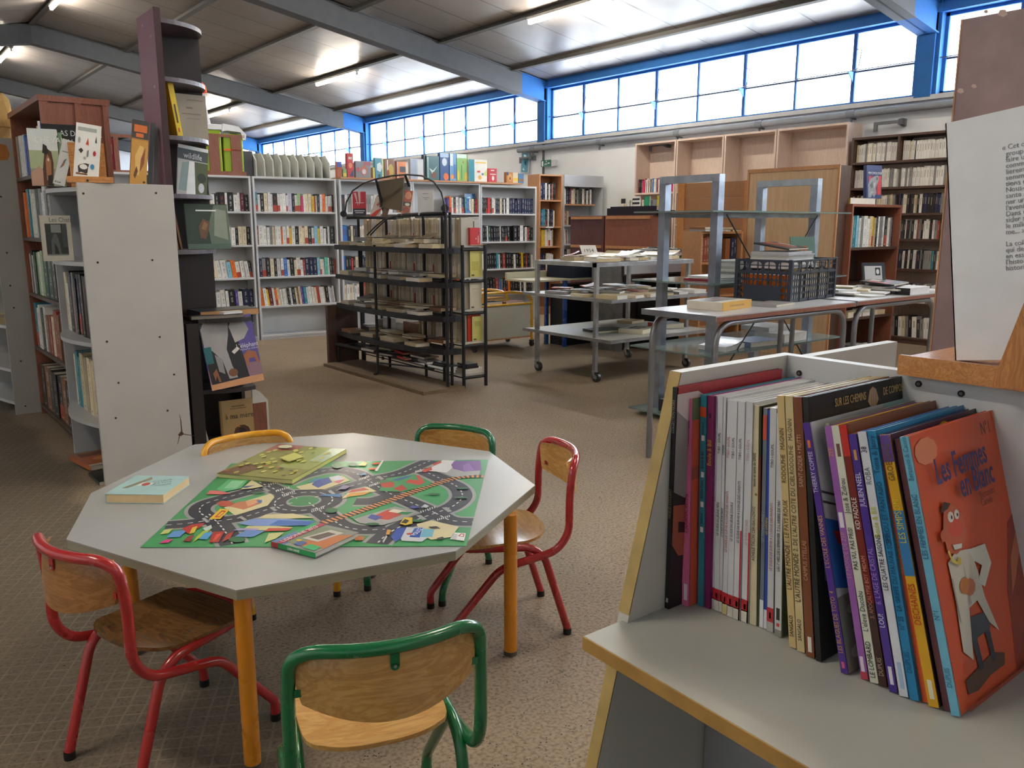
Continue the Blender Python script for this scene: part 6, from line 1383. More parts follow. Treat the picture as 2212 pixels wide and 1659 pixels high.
# zebra crossings
for f, (x, y), (dx, dy) in ((za, (1330, 480), (120, -35)), (za, (1400, 540), (120, -35)), (za, (1460, 580), (110, -35)), (za, (1740, 735), (110, -35)), (zb, (600, 430), (90, -30)), (zb, (700, 490), (90, -30)), (zb, (1140, 355), (80, -15)), (zb, (1190, 740), (130, -45)), (zb, (1350, 815), (110, -35)), (zb, (830, 1025), (30, -50))):
    z = lay()
    for k_ in range(7):
        cx, cy = x + dx * k_ / 6, y + dy * k_ / 6
        pm_.poly([(*oz(*f(cx + a, cy + b2), ZM)[:2], z) for a, b2 in ((-5, -9), (5, -9), (9, 9), (-1, 9))], 'dfe0de')
for f, q in ((za, [(1270, 520), (1300, 510), (1345, 540), (1315, 550)]), (za, [(1335, 700), (1365, 690), (1415, 725), (1385, 735)]), (za, [(1040, 790), (1070, 780), (1125, 815), (1095, 825)]), (za, [(690, 805), (720, 795), (765, 835), (735, 845)]), (zb, [(300, 540), (330, 530), (375, 565), (345, 575)]), (zb, [(765, 400), (800, 395), (840, 425), (810, 435)]), (zb, [(1390, 700), (1440, 695), (1490, 735), (1450, 745)]), (zb, [(1145, 775), (1190, 770), (1250, 812), (1205, 818)])): mpoly('a6a8a8', q, f)
# railway
rl = B_((240, 850), (500, 770), (900, 630), (1300, 480), (1520, 415), (1650, 400), (1790, 400))
stroke('e0904a', rl, .030); stroke('1e1c20', rl, .030, dash=.008)
# plots and buildings
mpoly('d8cf9e', [(900, 700), (1010, 775), (1320, 680), (1385, 600), (1350, 565)]); mpoly('c9784e', [(960, 690), (1090, 720), (1260, 660), (1240, 620), (1020, 650)]); mpoly('b84a34', [(830, 655), (880, 635), (960, 638), (1000, 660), (960, 690), (870, 690)]); mpoly('3f74b4', [(1190, 640), (1265, 625), (1265, 650), (1200, 665)]); mpoly('e0a070', [(1110, 640), (1200, 620), (1230, 650), (1130, 690)])
mpoly('d8cf9e', [(1590, 500), (1640, 530), (1860, 525), (2110, 440), (2030, 392)]); mpoly('2c4aa0', [(1740, 480), (1800, 510), (1940, 455), (1900, 410), (1780, 440)]); mpoly('dce4ec', [(1900, 410), (1960, 440), (2050, 430), (2000, 390)]); mpoly('c84a6c', [(1940, 455), (2000, 470), (2060, 430), (1990, 440)]); mpoly('3f90b8', [(1700, 460), (1780, 420), (1850, 415), (1760, 455)])
mpoly('d8cf9e', [(430, 620), (620, 560), (770, 545), (680, 500), (520, 530)], zb); mpoly('e0a030', [(470, 600), (640, 580), (720, 548), (520, 560)], zb); mpoly('b8382c', [(490, 560), (700, 530), (650, 512), (530, 530)], zb); mpoly('3a7ab0', [(220, 585), (420, 600), (440, 570), (250, 572)], zb)
mpoly('3d9a5c', [(790, 540), (1010, 550), (1290, 480), (1130, 380), (860, 420)], zb); mpoly('c0402c', [(800, 470), (830, 510), (930, 505), (940, 460), (860, 450)], zb); mpoly('c0402c', [(930, 520), (990, 545), (1060, 525), (1010, 480)], zb); mpoly('c83c2c', [(1040, 460), (1170, 485), (1230, 460), (1180, 395), (1140, 390), (1170, 440), (1080, 430)], zb); mpoly('2f5aa8', [(900, 440), (1050, 400), (1120, 395), (980, 440)], zb); mpoly('3c7c3c', [(760, 455), (860, 430), (920, 450), (820, 470)], zb)
mpoly('a2a4a4', [(1270, 300), (1380, 250), (1760, 340), (1750, 385), (1490, 410), (1390, 370)], zb); mpoly('d8dadc', [(1250, 350), (1330, 290), (1400, 245), (1520, 250), (1480, 330), (1440, 365)], zb); mpoly('6e3c94', [(1480, 290), (1510, 255), (1760, 250), (1770, 345), (1600, 355), (1500, 330)], zb); mpoly('8a5cb0', [(1590, 300), (1650, 270), (1700, 345), (1600, 360)], zb); mpoly('c8442c', [(1200, 345), (1290, 310), (1300, 340), (1220, 365)], zb); mpoly('c8442c', [(1300, 285), (1380, 250), (1390, 270), (1320, 300)], zb)
mpoly('a2a4a4', [(520, 790), (900, 680), (1170, 745), (1000, 820), (830, 870), (600, 850)], zb); mpoly('3d9a5c', [(520, 795), (900, 672), (980, 680), (560, 810)], zb); mpoly('c8402c', [(700, 800), (880, 820), (1010, 770), (880, 720)], zb); mpoly('3450a0', [(680, 800), (720, 765), (830, 790), (760, 825)], zb); mpoly('e6dcc8', [(880, 740), (1000, 760), (1060, 740), (930, 715)], zb); mpoly('2f8a4e', [(960, 760), (1060, 770), (1120, 745), (1010, 740)], zb)
mpoly('dacfa4', [(1150, 860), (1290, 825), (1555, 885), (1480, 985), (1290, 1010), (1200, 960)], zb); mpoly('2850b0', [(905, 985), (960, 900), (1055, 890), (1000, 1000), (950, 1032)], zb); mpoly('c6ccd0', [(1000, 1000), (1055, 890), (1220, 890), (1300, 960), (1200, 1030), (1010, 1020)], zb); mpoly('2a5cb8', [(1080, 985), (1130, 900), (1210, 895), (1180, 990)], zb); mpoly('6cb4cc', [(1185, 985), (1215, 905), (1320, 910), (1300, 985)], zb); mpoly('b83434', [(1050, 950), (1110, 942), (1105, 965), (1060, 962)], zb)
mpoly('e8eaea', [(1468, 1005), (1605, 1022), (1620, 948), (1515, 942)], zb); mpoly('b84040', [(1545, 975), (1575, 950), (1608, 955), (1600, 985)], zb); mpoly('e8eaea', [(1562, 972), (1580, 958), (1598, 962), (1590, 978)], zb)
for k_ in range(6): mpoly('5a5c5c', [(1480 + k_ * 3, 1000 - k_ * 9), (1530 + k_ * 2, 1006 - k_ * 9), (1530 + k_ * 2, 1009 - k_ * 9), (1480 + k_ * 3, 1003 - k_ * 9)], zb)
mpoly('e8c020', [(760, 812), (865, 812), (955, 725), (868, 712)]); mpoly('c8402c', [(810, 795), (860, 797), (925, 735), (885, 728)]); mpoly('e8c020', [(835, 785), (862, 786), (905, 745), (885, 742)])
mpoly('7a9ad8', [(1040, 860), (1180, 810), (1500, 810), (1740, 830), (1600, 875), (1200, 880)]); mpoly('3a70c0', [(1340, 870), (1420, 825), (1780, 835), (1700, 875)]); mpoly('d8cf9e', [(1230, 805), (1300, 770), (1560, 760), (1780, 800), (1500, 810)]); mpoly('cfc88c', [(1080, 915), (1130, 880), (1400, 880), (1560, 890), (1500, 925)]); mpoly('a49cd0', [(990, 920), (1060, 900), (1250, 905), (1200, 925)]); mpoly('5a88c8', [(1000, 985), (1110, 920), (1300, 925), (1180, 985)]); mpoly('c8442c', [(1290, 930), (1330, 900), (1560, 900), (1500, 925)]); mpoly('ccd08c', [(1290, 1040), (1330, 950), (1480, 940), (1400, 1000)])
mpoly('5a90d0', [(350, 990), (420, 930), (560, 915), (480, 985)]); mpoly('c8d078', [(290, 960), (330, 920), (420, 900), (370, 950)]); mpoly('c02c28', [(500, 905), (600, 865), (720, 850), (680, 890), (560, 955)]); mpoly('e0c838', [(570, 955), (600, 895), (650, 880), (620, 945)]); mpoly('a8c038', [(600, 1040), (640, 985), (700, 930), (790, 900), (720, 960)]); mpoly('8a2c20', [(510, 1025), (560, 980), (620, 960), (580, 1030)]); mpoly('d8408c', [(280, 1045), (350, 1010), (420, 1005), (370, 1040)]); mpoly('4a9ad0', [(660, 1005), (720, 945), (800, 940), (740, 1010)]); mpoly('a8281c', [(760, 1040), (800, 935), (910, 930), (850, 1035)]); mpoly('e85030', [(790, 1030), (830, 960), (880, 950), (830, 1010)]); mpoly('b82c20', [(880, 1035), (930, 960), (1000, 930), (960, 1000)]); mpoly('c8dcd8', [(700, 905), (780, 870), (790, 900), (730, 930)])
mpoly('5ab878', [(830, 530), (950, 430), (1140, 440), (1060, 520), (900, 555)]); mpoly('8cd0a0', [(900, 520), (980, 445), (1100, 450), (1020, 520)]); mpoly('d8706c', [(735, 575), (770, 540), (880, 545), (970, 570), (880, 578)]); mpoly('d8cf9e', [(1060, 530), (1170, 440), (1280, 500), (1180, 520)]); mpoly('28388c', [(1070, 512), (1110, 498), (1200, 490), (1120, 515)])
for f, cx, cy, rx_, ry_ in ((za, 1030, 1010, 80, 28), (za, 1930, 730, 60, 25), (zb, 390, 300, 50, 28), (zb, 540, 290, 45, 18), (zb, 1590, 518, 60, 10), (zb, 1570, 607, 65, 10), (zb, 1320, 575, 60, 10), (zb, 730, 862, 65, 12), (zb, 1160, 830, 70, 12), (zb, 350, 730, 50, 22), (za, 1230, 562, 70, 8)): mpoly('1f6c3c', [(cx + rx_ * math.cos(t * PI / 6), cy + ry_ * math.sin(t * PI / 6)) for t in range(12)], f)
mpoly('7ca8d0', [(600, 385), (660, 370), (675, 385), (615, 398)], zb); mpoly('c8c038', [(595, 300), (640, 265), (680, 275), (660, 305)], zb); mpoly('e0683c', [(720, 280), (800, 270), (810, 285), (740, 292)], zb); mpoly('e0683c', [(690, 330), (770, 320), (780, 338), (700, 342)], zb); mpoly('e4e4e0', [(750, 352), (775, 355), (840, 248), (825, 246)], zb)
mpoly('e0c030', [(990, 860), (1030, 800), (1110, 800), (1110, 860), (1040, 875)], zb); mpoly('26262a', [(1000, 850), (1040, 815), (1080, 830), (1050, 860)], zb); mpoly('d8a048', [(855, 965), (870, 915), (905, 920), (890, 965)], zb); mpoly('3a48a0', [(1080, 705), (1110, 685), (1200, 700), (1120, 715)], zb); mpoly('c8ccd4', [(1200, 695), (1230, 672), (1270, 690), (1240, 710)], zb); mpoly('b87038', [(560, 995), (600, 975), (660, 985), (640, 1020), (560, 1020)], zb); mpoly('8a86a8', [(400, 530), (450, 490), (520, 500), (470, 530)], zb); mpoly('26262a', [(1340, 1000), (1400, 985), (1420, 1005), (1360, 1015)], zb); mpoly('26262a', [(1260, 890), (1340, 885), (1380, 905), (1290, 905)], zb)
playmat = pm_.build('play_mat', PRINT); tag(playmat, 'green childrens play mat printed with roads and a railway on the octagonal table', 'play mat')
text('POLICE', .020, 'eef2f8', playmat, basis((*oz(*zb(1122, 978), ZM)[:2], ZM + .006), oz(*zb(1190, 915), ZM) - oz(*zb(1125, 975), ZM), oz(*zb(1100, 930), ZM) - oz(*zb(1160, 970), ZM)), sx=.8, name='printed_word')

def quad_book(name, tl, tr, br, bl, ztop, t, col, paper, label, spine_side=None, art=(), cat='book', spinecol=None):
    """flat book given by the picture places of its cover corners; local x from bl to br, y from bl to tl"""
    P = [oz(*q, ztop) for q in (bl, br, tl, tr)]
    w, d = ((P[1] - P[0]).length + (P[3] - P[2]).length) / 2, ((P[2] - P[0]).length + (P[3] - P[1]).length) / 2
    M = basis((P[0].x, P[0].y, ztop - t), P[1] - P[0], P[2] - P[0])
    b_ = thing(name, label, cat, M.to_translation(), 0, rot=M.to_euler())
    m = MB().box(0, w, 0, d, t - .0015, t, col).box(0, w, 0, d, 0, .0015, col)
    sc = spinecol or col
    if spine_side == 'right': m.box(w - .002, w, 0, d, 0, t, sc)
    if spine_side == 'front': m.box(0, w, -.001, .001, 0, t, sc)
    if spine_side == 'left': m.box(0, .002, 0, d, 0, t, sc)
    m.build('cover', PRINT, b_)
    MB().box(.002, w - .002, .0015, d - .002, .0015, t - .0015, paper).build('page_block', PAPER, b_)
    if art:
        am = MB()
        for k_, (c, pts) in enumerate(art): am.poly([(x * w, y * d, t + .0002 + k_ * .00012) for x, y in pts], c)
        am.build('cover_print', PRINT, b_)
    return b_, w, d, t
b_, w, d, t = quad_book('small_book', (298.5, 1026.5), (415, 1029.3), (351.7, 1068.5), (227, 1067), ZK + .0285, .028, 'a9cfcf', 'e2c69a', 'small pale blue thick book with a red mark lying alone on the octagonal table', spine_side='left',
    art=[('8c8668', [(.12, .30), (.22, .30), (.42, .80), (.35, .92)]), ('dfe8e6', [(.30, .45), (.52, .42), (.55, .60), (.34, .62)]), ('b8422c', blob(.44, .52, .07, .09)), ('5c6664', [(.55, .42), (.6, .5), (.56, .62), (.58, .5)])])
for i, (s_, px) in enumerate((('CHAIR', .80), ('DE SALE', .70), ('POCHE', .60))):
    text(s_, .016 if i else .022, '8a9a98', b_, Matrix.Translation((.50 * w + .012 * i, (px) * d - .03, t + .0012)) @ Matrix.Rotation(.5, 4, 'Z'), name='cover_lettering', sx=.9)
arts = [('7a5230', R4(0, 0, .5, 1)), ('8a8a3c', R4(.0, .0, 1, 1)), ('9aa850', R4(.55, .3, 1, 1)), ('a8c0a0', R4(.8, .55, 1, 1)), ('9a5a4a', [(0, .72), (.4, .85), (.4, 1), (0, 1)]), ('6a4a28', [(0, 0), (.3, 0), (.4, .25), (.1, .35)])]
q = random.Random(12)
for i in range(34): arts.append((q.choice(('c8c450', 'b8b84a', 'd0cc6c')), blob(q.uniform(.08, .92), q.uniform(.06, .94), .028, .035, 8)))
for i in range(12): arts.append((q.choice(('8a3c20', '3c2c1c', 'b85028', '4c4820')), blob(q.uniform(.06, .92), q.uniform(.05, .95), .03, .018, 6, q.uniform(0, 3))))
arts += [('d8d8b0', blob(.2, .88, .1, .06, 7)), ('b8b84c', [(.40, .52), (.62, .42), (.70, .62), (.46, .72)]), ('cccc66', [(.42, .53), (.61, .445), (.68, .61), (.475, .70)])]
b_, w, d, t = quad_book('picture_book', (619, 959), (766, 974), (623.6, 1036), (468.7, 1022.5), ZK + .0165, .0145, '8e8c3e', 'd0cb98', 'large olive childrens picture book lying across the play mat corner', spine_side='right', art=arts, spinecol='d4d06a')
for i, s_ in enumerate(('DES JEUX', 'CACHES ET')): text(s_, .026 - .006 * i, '5c5428', b_, Matrix.Translation((.66 * w, (.58 - .07 * i + .03) * d, t + .0065)) @ Matrix.Rotation(PI - .25, 4, 'Z'), name='cover_lettering', sx=.75)
b_, w, d, t = quad_book('travel_guide', (687, 1127.6), (767, 1150), (689, 1196.6), (586, 1169.4), ZK + .0165, .0135, '8a8f86', 'ddd8d0', 'small colourful 2023 travel guide lying on the front edge of the play mat', spine_side='front', spinecol='1f9c54',
    art=[('5a80b8', R4(0, 0, .3, .5)), ('7c8c6c', R4(.2, .1, .8, .9)), ('c87438', [(.55, .1), (1, .2), (1, .85), (.8, .75), (.5, .3)]), ('c8c4bc', [(.35, .35), (.7, .35), (.8, .85), (.5, .85)]), ('5c4c44', [(.42, .42), (.64, .42), (.72, .75), (.54, .75)]), ('2fae68', [(0, .55), (.12, .45), (.12, .95), (0, .95)]), ('b02c50', [(.12, 0), (.24, 0), (.24, 1), (.12, 1)]), ('2fae68', R4(.66, .05, .92, .22)), ('e8c83c', blob(.38, .25, .05, .04)), ('44609c', R4(.42, .08, .58, .24))])
MB().box(0, w * .16, -.0016, -.0009, 0, t, 'b02c3c').build('spine_end', PRINT, b_)
text('LISBONNE 2023', .022, 'f0e8ea', b_, Matrix.Translation((.18 * w, .06 * d, t + .002)) @ Matrix.Rotation(PI / 2, 4, 'Z'), name='cover_lettering', sx=.85)
text('LISBONNE', .009, 'e8f4ec', b_, Matrix.Translation((.38 * w, -.0018, t / 2)) @ Matrix.Rotation(PI / 2, 4, 'X'), name='spine_lettering', bold=.0002)

# ---- the five tube chairs
def chair(name, label, cx, cy, ang, col, sh=.33, bh=.59, w=.165, dep=.195, wood=None, wb=None, lean=-.02):
    wood = wood or W_BEECH
    c = thing(name, label, 'chair', (cx, cy, 0), ang - PI / 2, 'children chairs at the octagonal table')
    r = .0125; back = -dep
    def top(s):                      # s from -1 to 1 across the back loop
        return (w * s, back - .03 - lean - .055 * (1 - s * s), bh - r)
    P = [(-w + .012, dep, .018), (-w + .01, dep - .0, .055), (-w + .0, dep * .15, sh - .075), (-w, back + .04, sh - .035), (-w, back - .0, sh + .02), (-w, back - .02 - lean, bh - .12), (-w * .98, back - .03 - lean, bh - .035)]
    P += [top(-.78), top(-.4), top(0), top(.4), top(.78)]
    P += [(-x, y, z) for x, y, z in P[6::-1]]
    MB().tube(fillet(P, .035, 5), r, col, 14).build('back_loop_tube', LACQ, c)
    U = [(-w + .02, back - .005, .018), (-w + .018, back + .075, sh - .055), (-w + .02, back + .12, sh - .022), (-w + .025, .05, sh - .016), (-w + .04, dep - .06, sh - .014), (-.07, dep - .028, sh - .014)]
    U += [(-x, y, z) for x, y, z in U[::-1]]
    MB().tube(fillet(U, .035, 5), r, col, 14).build('seat_tube', LACQ, c)
    for x, y in ((-w + .012, dep), (w - .012, dep), (-w + .02, back - .005), (w - .02, back - .005)):
        MB().tube([(x, y, 0), (x, y, .02)], .0138, '1c1c1e', 14).build('foot_cap', PLAST, c)
    # plywood seat, dished, with rounded corners
    nx, ny = 14, 12; sw, y0, y1 = .155, back + .045, dep - .01
    vs, fs = [], []
    for side in (0, 1):
        for j in range(ny + 1):
            for i in range(nx + 1):
                s, t_ = -1 + 2 * i / nx, j / ny
                e = abs(2 * t_ - 1); hw = sw * (.90 + .10 * t_) * (1 - .20 * e ** 8) * (1 - .10 * e ** 4)
                y = y0 + (y1 - y0) * t_ - .018 * abs(s) ** 3 * (1 if t_ > .5 else -1) * e ** 2
                z = sh - .008 * (1 - s * s) * math.sin(PI * min(t_ * 1.15, 1)) - .020 * max(0, t_ - .8) * 5 * max(0, t_ - .8) * 5 + .010 * max(0, .25 - t_) * 4
                vs.append((s * hw, y, z - (.009 if side else 0)))
    n1 = (nx + 1) * (ny + 1)
    for j in range(ny):
        for i in range(nx):
            a = j * (nx + 1) + i; fs.append((a, a + 1, a + nx + 2, a + nx + 1)); fs.append((n1 + a, n1 + a + nx + 1, n1 + a + nx + 2, n1 + a + 1))
    ed = [i for i in range(nx)] ; loop = [i for i in range(nx + 1)] + [(j + 1) * (nx + 1) + nx for j in range(ny)] + [ny * (nx + 1) + nx - 1 - i for i in range(nx)] + [(ny - 1 - j) * (nx + 1) for j in range(ny - 1)]
    for a, b2 in zip(loop, loop[1:] + loop[:1]): fs.append((a, n1 + a, n1 + b2, b2))
    m = MB().add(vs, fs, 'd0a060', smooth=True); so = m.build('seat', wood, c)
    sm = so.modifiers.new('e', 'EDGE_SPLIT'); sm.split_angle = .7
    for x in (-.10, .10):
        MB().tube([(x, y0 + .045, sh - .001), (x, y0 + .045, sh + .0025)], .006, 'b8b4ac', 10).build('seat_screw', STEEL, c)
    # plywood backrest
    nx, ny = 16, 8; vs, fs = [], []; zb0, zt0 = bh - .118, bh - .022
    for side in (0, 1):
        for j in range(ny + 1):
            for i in range(nx + 1):
                s, t_ = -1 + 2 * i / nx, j / ny
                top_r = (1 - .16 * max(0, (t_ - .55) / .45) ** 3); hw = (w - .014) * top_r * (1 - .05 * max(0, (.3 - t_) / .3))
                y = back - .018 - lean * (.6 + .4 * t_) - .058 * (1 - s * s)
                z = zb0 + (zt0 - zb0) * t_ - .028 * (1 - s * s) * (1 - t_)
                vs.append((s * hw, y - (.008 if side else 0), z))
    n1 = (nx + 1) * (ny + 1)
    for j in range(ny):
        for i in range(nx):
            a = j * (nx + 1) + i; fs.append((a, a + 1, a + nx + 2, a + nx + 1)[::-1]); fs.append((n1 + a, n1 + a + nx + 1, n1 + a + nx + 2, n1 + a + 1)[::-1])
    loop = [i for i in range(nx + 1)] + [(j + 1) * (nx + 1) + nx for j in range(ny)] + [ny * (nx + 1) + nx - 1 - i for i in range(nx)] + [(ny - 1 - j) * (nx + 1) for j in range(ny - 1)]
    for a, b2 in zip(loop, loop[1:] + loop[:1]): fs.append((a, b2, n1 + b2, n1 + a))
    bo = MB().add(vs, fs, 'c89050', smooth=True).build('backrest', wb or wood, c); sm = bo.modifiers.new('e', 'EDGE_SPLIT'); sm.split_angle = .7
    for s in (-1, 0, 1):
        if s: mm = MB().box(s * (w - .01), s * (w - .038), -.003, 0, -.007, .007, col).tube([(s * (w - .038), -.003, 0), (s * (w - .038), 0, 0)], .007, col, 12); y_ = back - .033 - lean; z_ = bh - .095
        else: mm = MB().box(-.008, .008, -.003, 0, -.006, .025, col).tube([(0, -.003, -.006), (0, 0, -.006)], .008, col, 12); y_ = back - .0865 - lean; z_ = bh - .04
        mm.tube([(s * (w - .038), -.0045, 0 if s else -.006), (s * (w - .038), -.003, 0 if s else -.006)], .003, '9a9890', 8)
        mm.build('back_bracket', LACQ, c, loc=(0, y_, z_))
    return c
chair('childrens_chair', 'red tubed childrens chair with a dark plywood seat, its back toward the scored floor', .524, 2.06, math.radians(18), 'b02a2c', wood=wood_mat('worn_dark_plywood', '6e4a28', '8a6238', .22, 1.6, 'X', coat=.5), wb=W_BEECH_DK, w=.163, bh=.605)
chair('childrens_chair', 'red tubed childrens chair at the corner of the table nearest the trolleys', 1.56, 2.06, math.radians(157), 'a8262a')
chair('childrens_chair', 'green tubed childrens chair with its plywood back toward us, at the lower edge', .735, 1.40, math.radians(72), '0f7040', w=.175, bh=.605, sh=.335)
chair('childrens_chair', 'green tubed childrens chair half hidden beyond the octagonal table', 1.583, 2.495, math.radians(208), '0f6a42', bh=.53, sh=.30)
chair('childrens_chair', 'yellow tubed childrens chair behind the olive picture book', 1.085, 2.765, math.radians(268), 'e0a01e', bh=.53, sh=.30)
# ================================================================ near comic bin
ZB = .78
LAM, EDGE = 'b9bab4', 'b98f4e'
bn = thing('comic_bin', 'grey laminate comic bin with yellow varnished edges, sloping side and open shelf', 'display bin', (0, 0, 0))
SY0, SY1 = -.55, .709
EDG = attr_mat('varnished_edge', .4, var=.12, scale=25)
sf = oz(1262, 1374, ZB)
MB().prism([(sf.x + .0, sf.y), (1.10, sf.y - .0), (1.10, SY0), (sf.x - .035, SY0)], ZB - .018, ZB, LAM).build('shelf', attr_mat('bin_laminate', .36, var=.04, scale=4), bn)
MB().prism([(sf.x - .002, sf.y + .001), (sf.x, sf.y + .001), (sf.x - .035, SY0), (sf.x - .037, SY0)], ZB - .0185, ZB - .0004, EDGE).build('shelf_edging', EDG, bn)
side = [(.846, 1.108), (1.085, 1.108), (1.085, 0), (.55, 0), (.752, .762), (.76, .79)]
SM = Matrix(((1, 0, 0, 0), (0, 0, -1, SY1 + .020), (0, 1, 0, 0), (0, 0, 0, 1)))
MB().prism(side, 0, .018, 'c4c2bc', M=SM).build('side_panel', SATIN, bn)
eg = MB()
for a, b_ in (((.846, 1.108), (.76, .79)), ((.752, .762), (.55, 0))):
    eg.add([(a[0], SY1 + .0015, a[1]), (b_[0], SY1 + .0015, b_[1]), (b_[0], SY1 + .0205, b_[1]), (a[0], SY1 + .0205, a[1])], [(0, 1, 2, 3)], 'c0a463')
    eg.add([(a[0] - .0015, SY1 + .0015, a[1]), (b_[0] - .0015, SY1 + .0015, b_[1]), (b_[0] - .0015, SY1 + .0205, b_[1]), (a[0] - .0015, SY1 + .0205, a[1])], [(3, 2, 1, 0)], 'c0a463')
eg.build('side_edging', EDG, bn)
MB().box(1.086, 1.106, SY0, SY1 + .02, 0, 1.108, 'c6cace').build('back_panel', SATIN, bn)
MB().box(1.084, 1.108, SY0, .48, 1.108, 1.1095, 'cdb68a').build('top_edging', EDG, bn)
MB().box(.93, .95, SY0, SY1, 0, ZB - .02, '9a9ca2').build('inner_back', SATIN, bn)
MB().box(.95, 1.085, .30, .318, 0, ZB - .02, 'a2a4a8').build('inner_divider', SATIN, bn)
for px, py in ((1985, 829), (2077, 850), (1727, 806)):
    p = ox(px, py, 1.086); MB().tube([(1.0862, p.y, p.z), (1.084, p.y, p.z)], .0042, '2c2a2a', 14).tube([(1.0862, p.y, p.z), (1.0835, p.y, p.z)], .0022, '6a6a6a', 10).build('screw_head', MATTE, bn)
b2 = thing('comic_bin', 'second grey comic bin back to back with the near one', 'display bin', (0, 0, 0))
MB().box(1.110, 1.128, SY0, .705, 0, 1.102, 'd6d6d4').build('back_panel', SATIN, b2)
side2 = [(1.128, 1.102), (1.40, 1.102), (1.40, 1.055), (1.45, .75), (1.62, 0), (1.128, 0)]
MB().prism(side2, 0, .018, 'bdbab4', M=Matrix(((1, 0, 0, 0), (0, 0, -1, .722), (0, 1, 0, 0), (0, 0, 0, 1)))).build('side_panel', SATIN, b2)
MB().box(1.129, 1.46, SY0, .703, .76, .778, 'b5b5b0').build('shelf', SATIN, b2)

# comics: bottom and top picture places of the left edge of each spine
def comic(label, bot, top, wpx, spine, cover, texts=(), art=(), sart=(), depth=.232, back=None, name='comic_album', push=0.0, paper='e8e6e0', soft=False):
    p = oz(*bot[:2], ZB); p2 = oz(bot[0] + wpx, bot[1] + wpx * .40, ZB)
    t = (Vector((p2.x, p2.y)) - Vector((p.x, p.y))).length * .97
    if len(bot) == 3: p = oy(bot[0], bot[1], bot[2]); t *= .95
    tp = ox(*top, p.x) if len(bot) == 2 else Vector((0, p.y, oy(*top, p.y).z)); ln = math.atan2(tp.y - p.y, tp.z - ZB); h = (tp.z - ZB) / math.cos(ln)
    lift = t * math.sin(max(ln, 0)) * 0
    b = thing(name, label, 'comic book', (p.x + push, p.y, ZB + .0006 + lift), 0, 'comic albums in the near bin', rot=(-ln, 0, 0))
    hc = .002
    m = MB().box(0, depth, -hc, 0, 0, h, back or cover).box(0, depth, -t, -t + hc, 0, h, cover)
    m.box(-.0012, .0022, -t, 0, 0, h, spine); m.build('cover', PRINT, b)
    MB().box(.0022, depth - .003, -t + hc, -hc, .003, h - .003, paper).build('page_block', PAPER, b)
    if sart:
        sm = MB()
        for c, z0, z1, y0, y1 in sart: sm.box(-.0016, -.0012, -t * y1, -t * y0, h * z0, h * z1, c)
        sm.build('spine_print', PRINT, b)
    if art:
        am = MB()
        for k_, (c, pts) in enumerate(art): am.poly([(x * depth, -t - .0003 - k_ * .00015, z * h) for x, z in pts], c)
        am.build('cover_print', PRINT, b)
    for tx in texts:
        s_, zf, size, c = tx[:4]; sx_ = tx[4] if len(tx) > 4 else .8; up = tx[5] if len(tx) > 5 else True
        M = basis((-.0019, -t * .5, h * zf), (0, 0, 1 if up else -1), (0, 1 if up else -1, 0))
        text(s_, min(size, t * .95), c, b, M, 'spine_title', sx=sx_)
    b['t'] = t; b['h'] = h
    return b, t, h
GR = '5a5654'
comic('black-spined album with a photo of lips and a red corner, pulled forward', (1437, 1310, .7100), (1446, 838), 9.5, '141416', 'a02c30', [('COLLECTION NOIRE', .80, .006, '8a8a8a'), ('NOEUD COULANT', .42, .006, '9a8a6a')], art=[('141214', [(0, 0), (1, 0), (1, .55), (0, .62)]), ('b02c38', R4(.22, .55, 1, 1)), ('c8b8b8', [(0, .97), (.18, .97), (.36, .9), (.52, .78), (.5, .3), (.3, .45), (.12, .52), (0, .54)]), ('8a8486', [(0, .9), (.18, .8), (.26, .55), (.1, .5), (0, .54)]), ('a4543c', [(.0, .48), (.3, .45), (.42, .30), (.3, .22), (.06, .24), (0, .30)]), ('2a1612', [(.05, .40), (.32, .34), (.3, .31), (.05, .35)])], sart=[('c8c8c8', .03, .05, .3, .8)])
comic('pink-spined album with an orange cover beside the black lips album', (1474, 1306), (1481, 860), 15, 'e0709c', 'd8583c', [('JULIEN NEEL', .78, .008, 'a0406c'), ('2. JOURNAL INTIME', .36, .008, '7a2c58')], art=[('c04a3c', blob(.4, .5, .2, .1)), ('5a6c4a', R4(.0, .9, 1, 1)), ('4a3a6c', blob(.35, .1, .2, .06)), ('a8503c', R4(.0, .62, .6, .68))], sart=[('f0e4ea', .03, .11, .3, .8), ('2c3c9c', .86, .90, .4, .7)])
comic('teal-spined album with an orange band, third from the bin side', (1508, 1307), (1514.6, 853), 13, '2a8096', '2f8a9e', [('Leonard', .82, .006, '16303c'), ('Boule & Bill', .66, .0065, '16303c'), ('Achille Talon', .52, .006, '16303c'), ('Cubitus', .40, .006, '16303c')], sart=[('e0502c', .90, .945, 0, 1)] + [(c, z, z + .025, .3, .8) for z in (.79, .62, .48, .36) for c in ('e8e6e0',)])
comic('plum-spined album with a yellow title between the teal one and the white guides', (1521, 1311), (1530, 855), 14, '7a1f56', 'a03484', [('Boule & Bill', .68, .0095, 'd8a832')], sart=[('3c102c', .90, .92, .3, .6)])
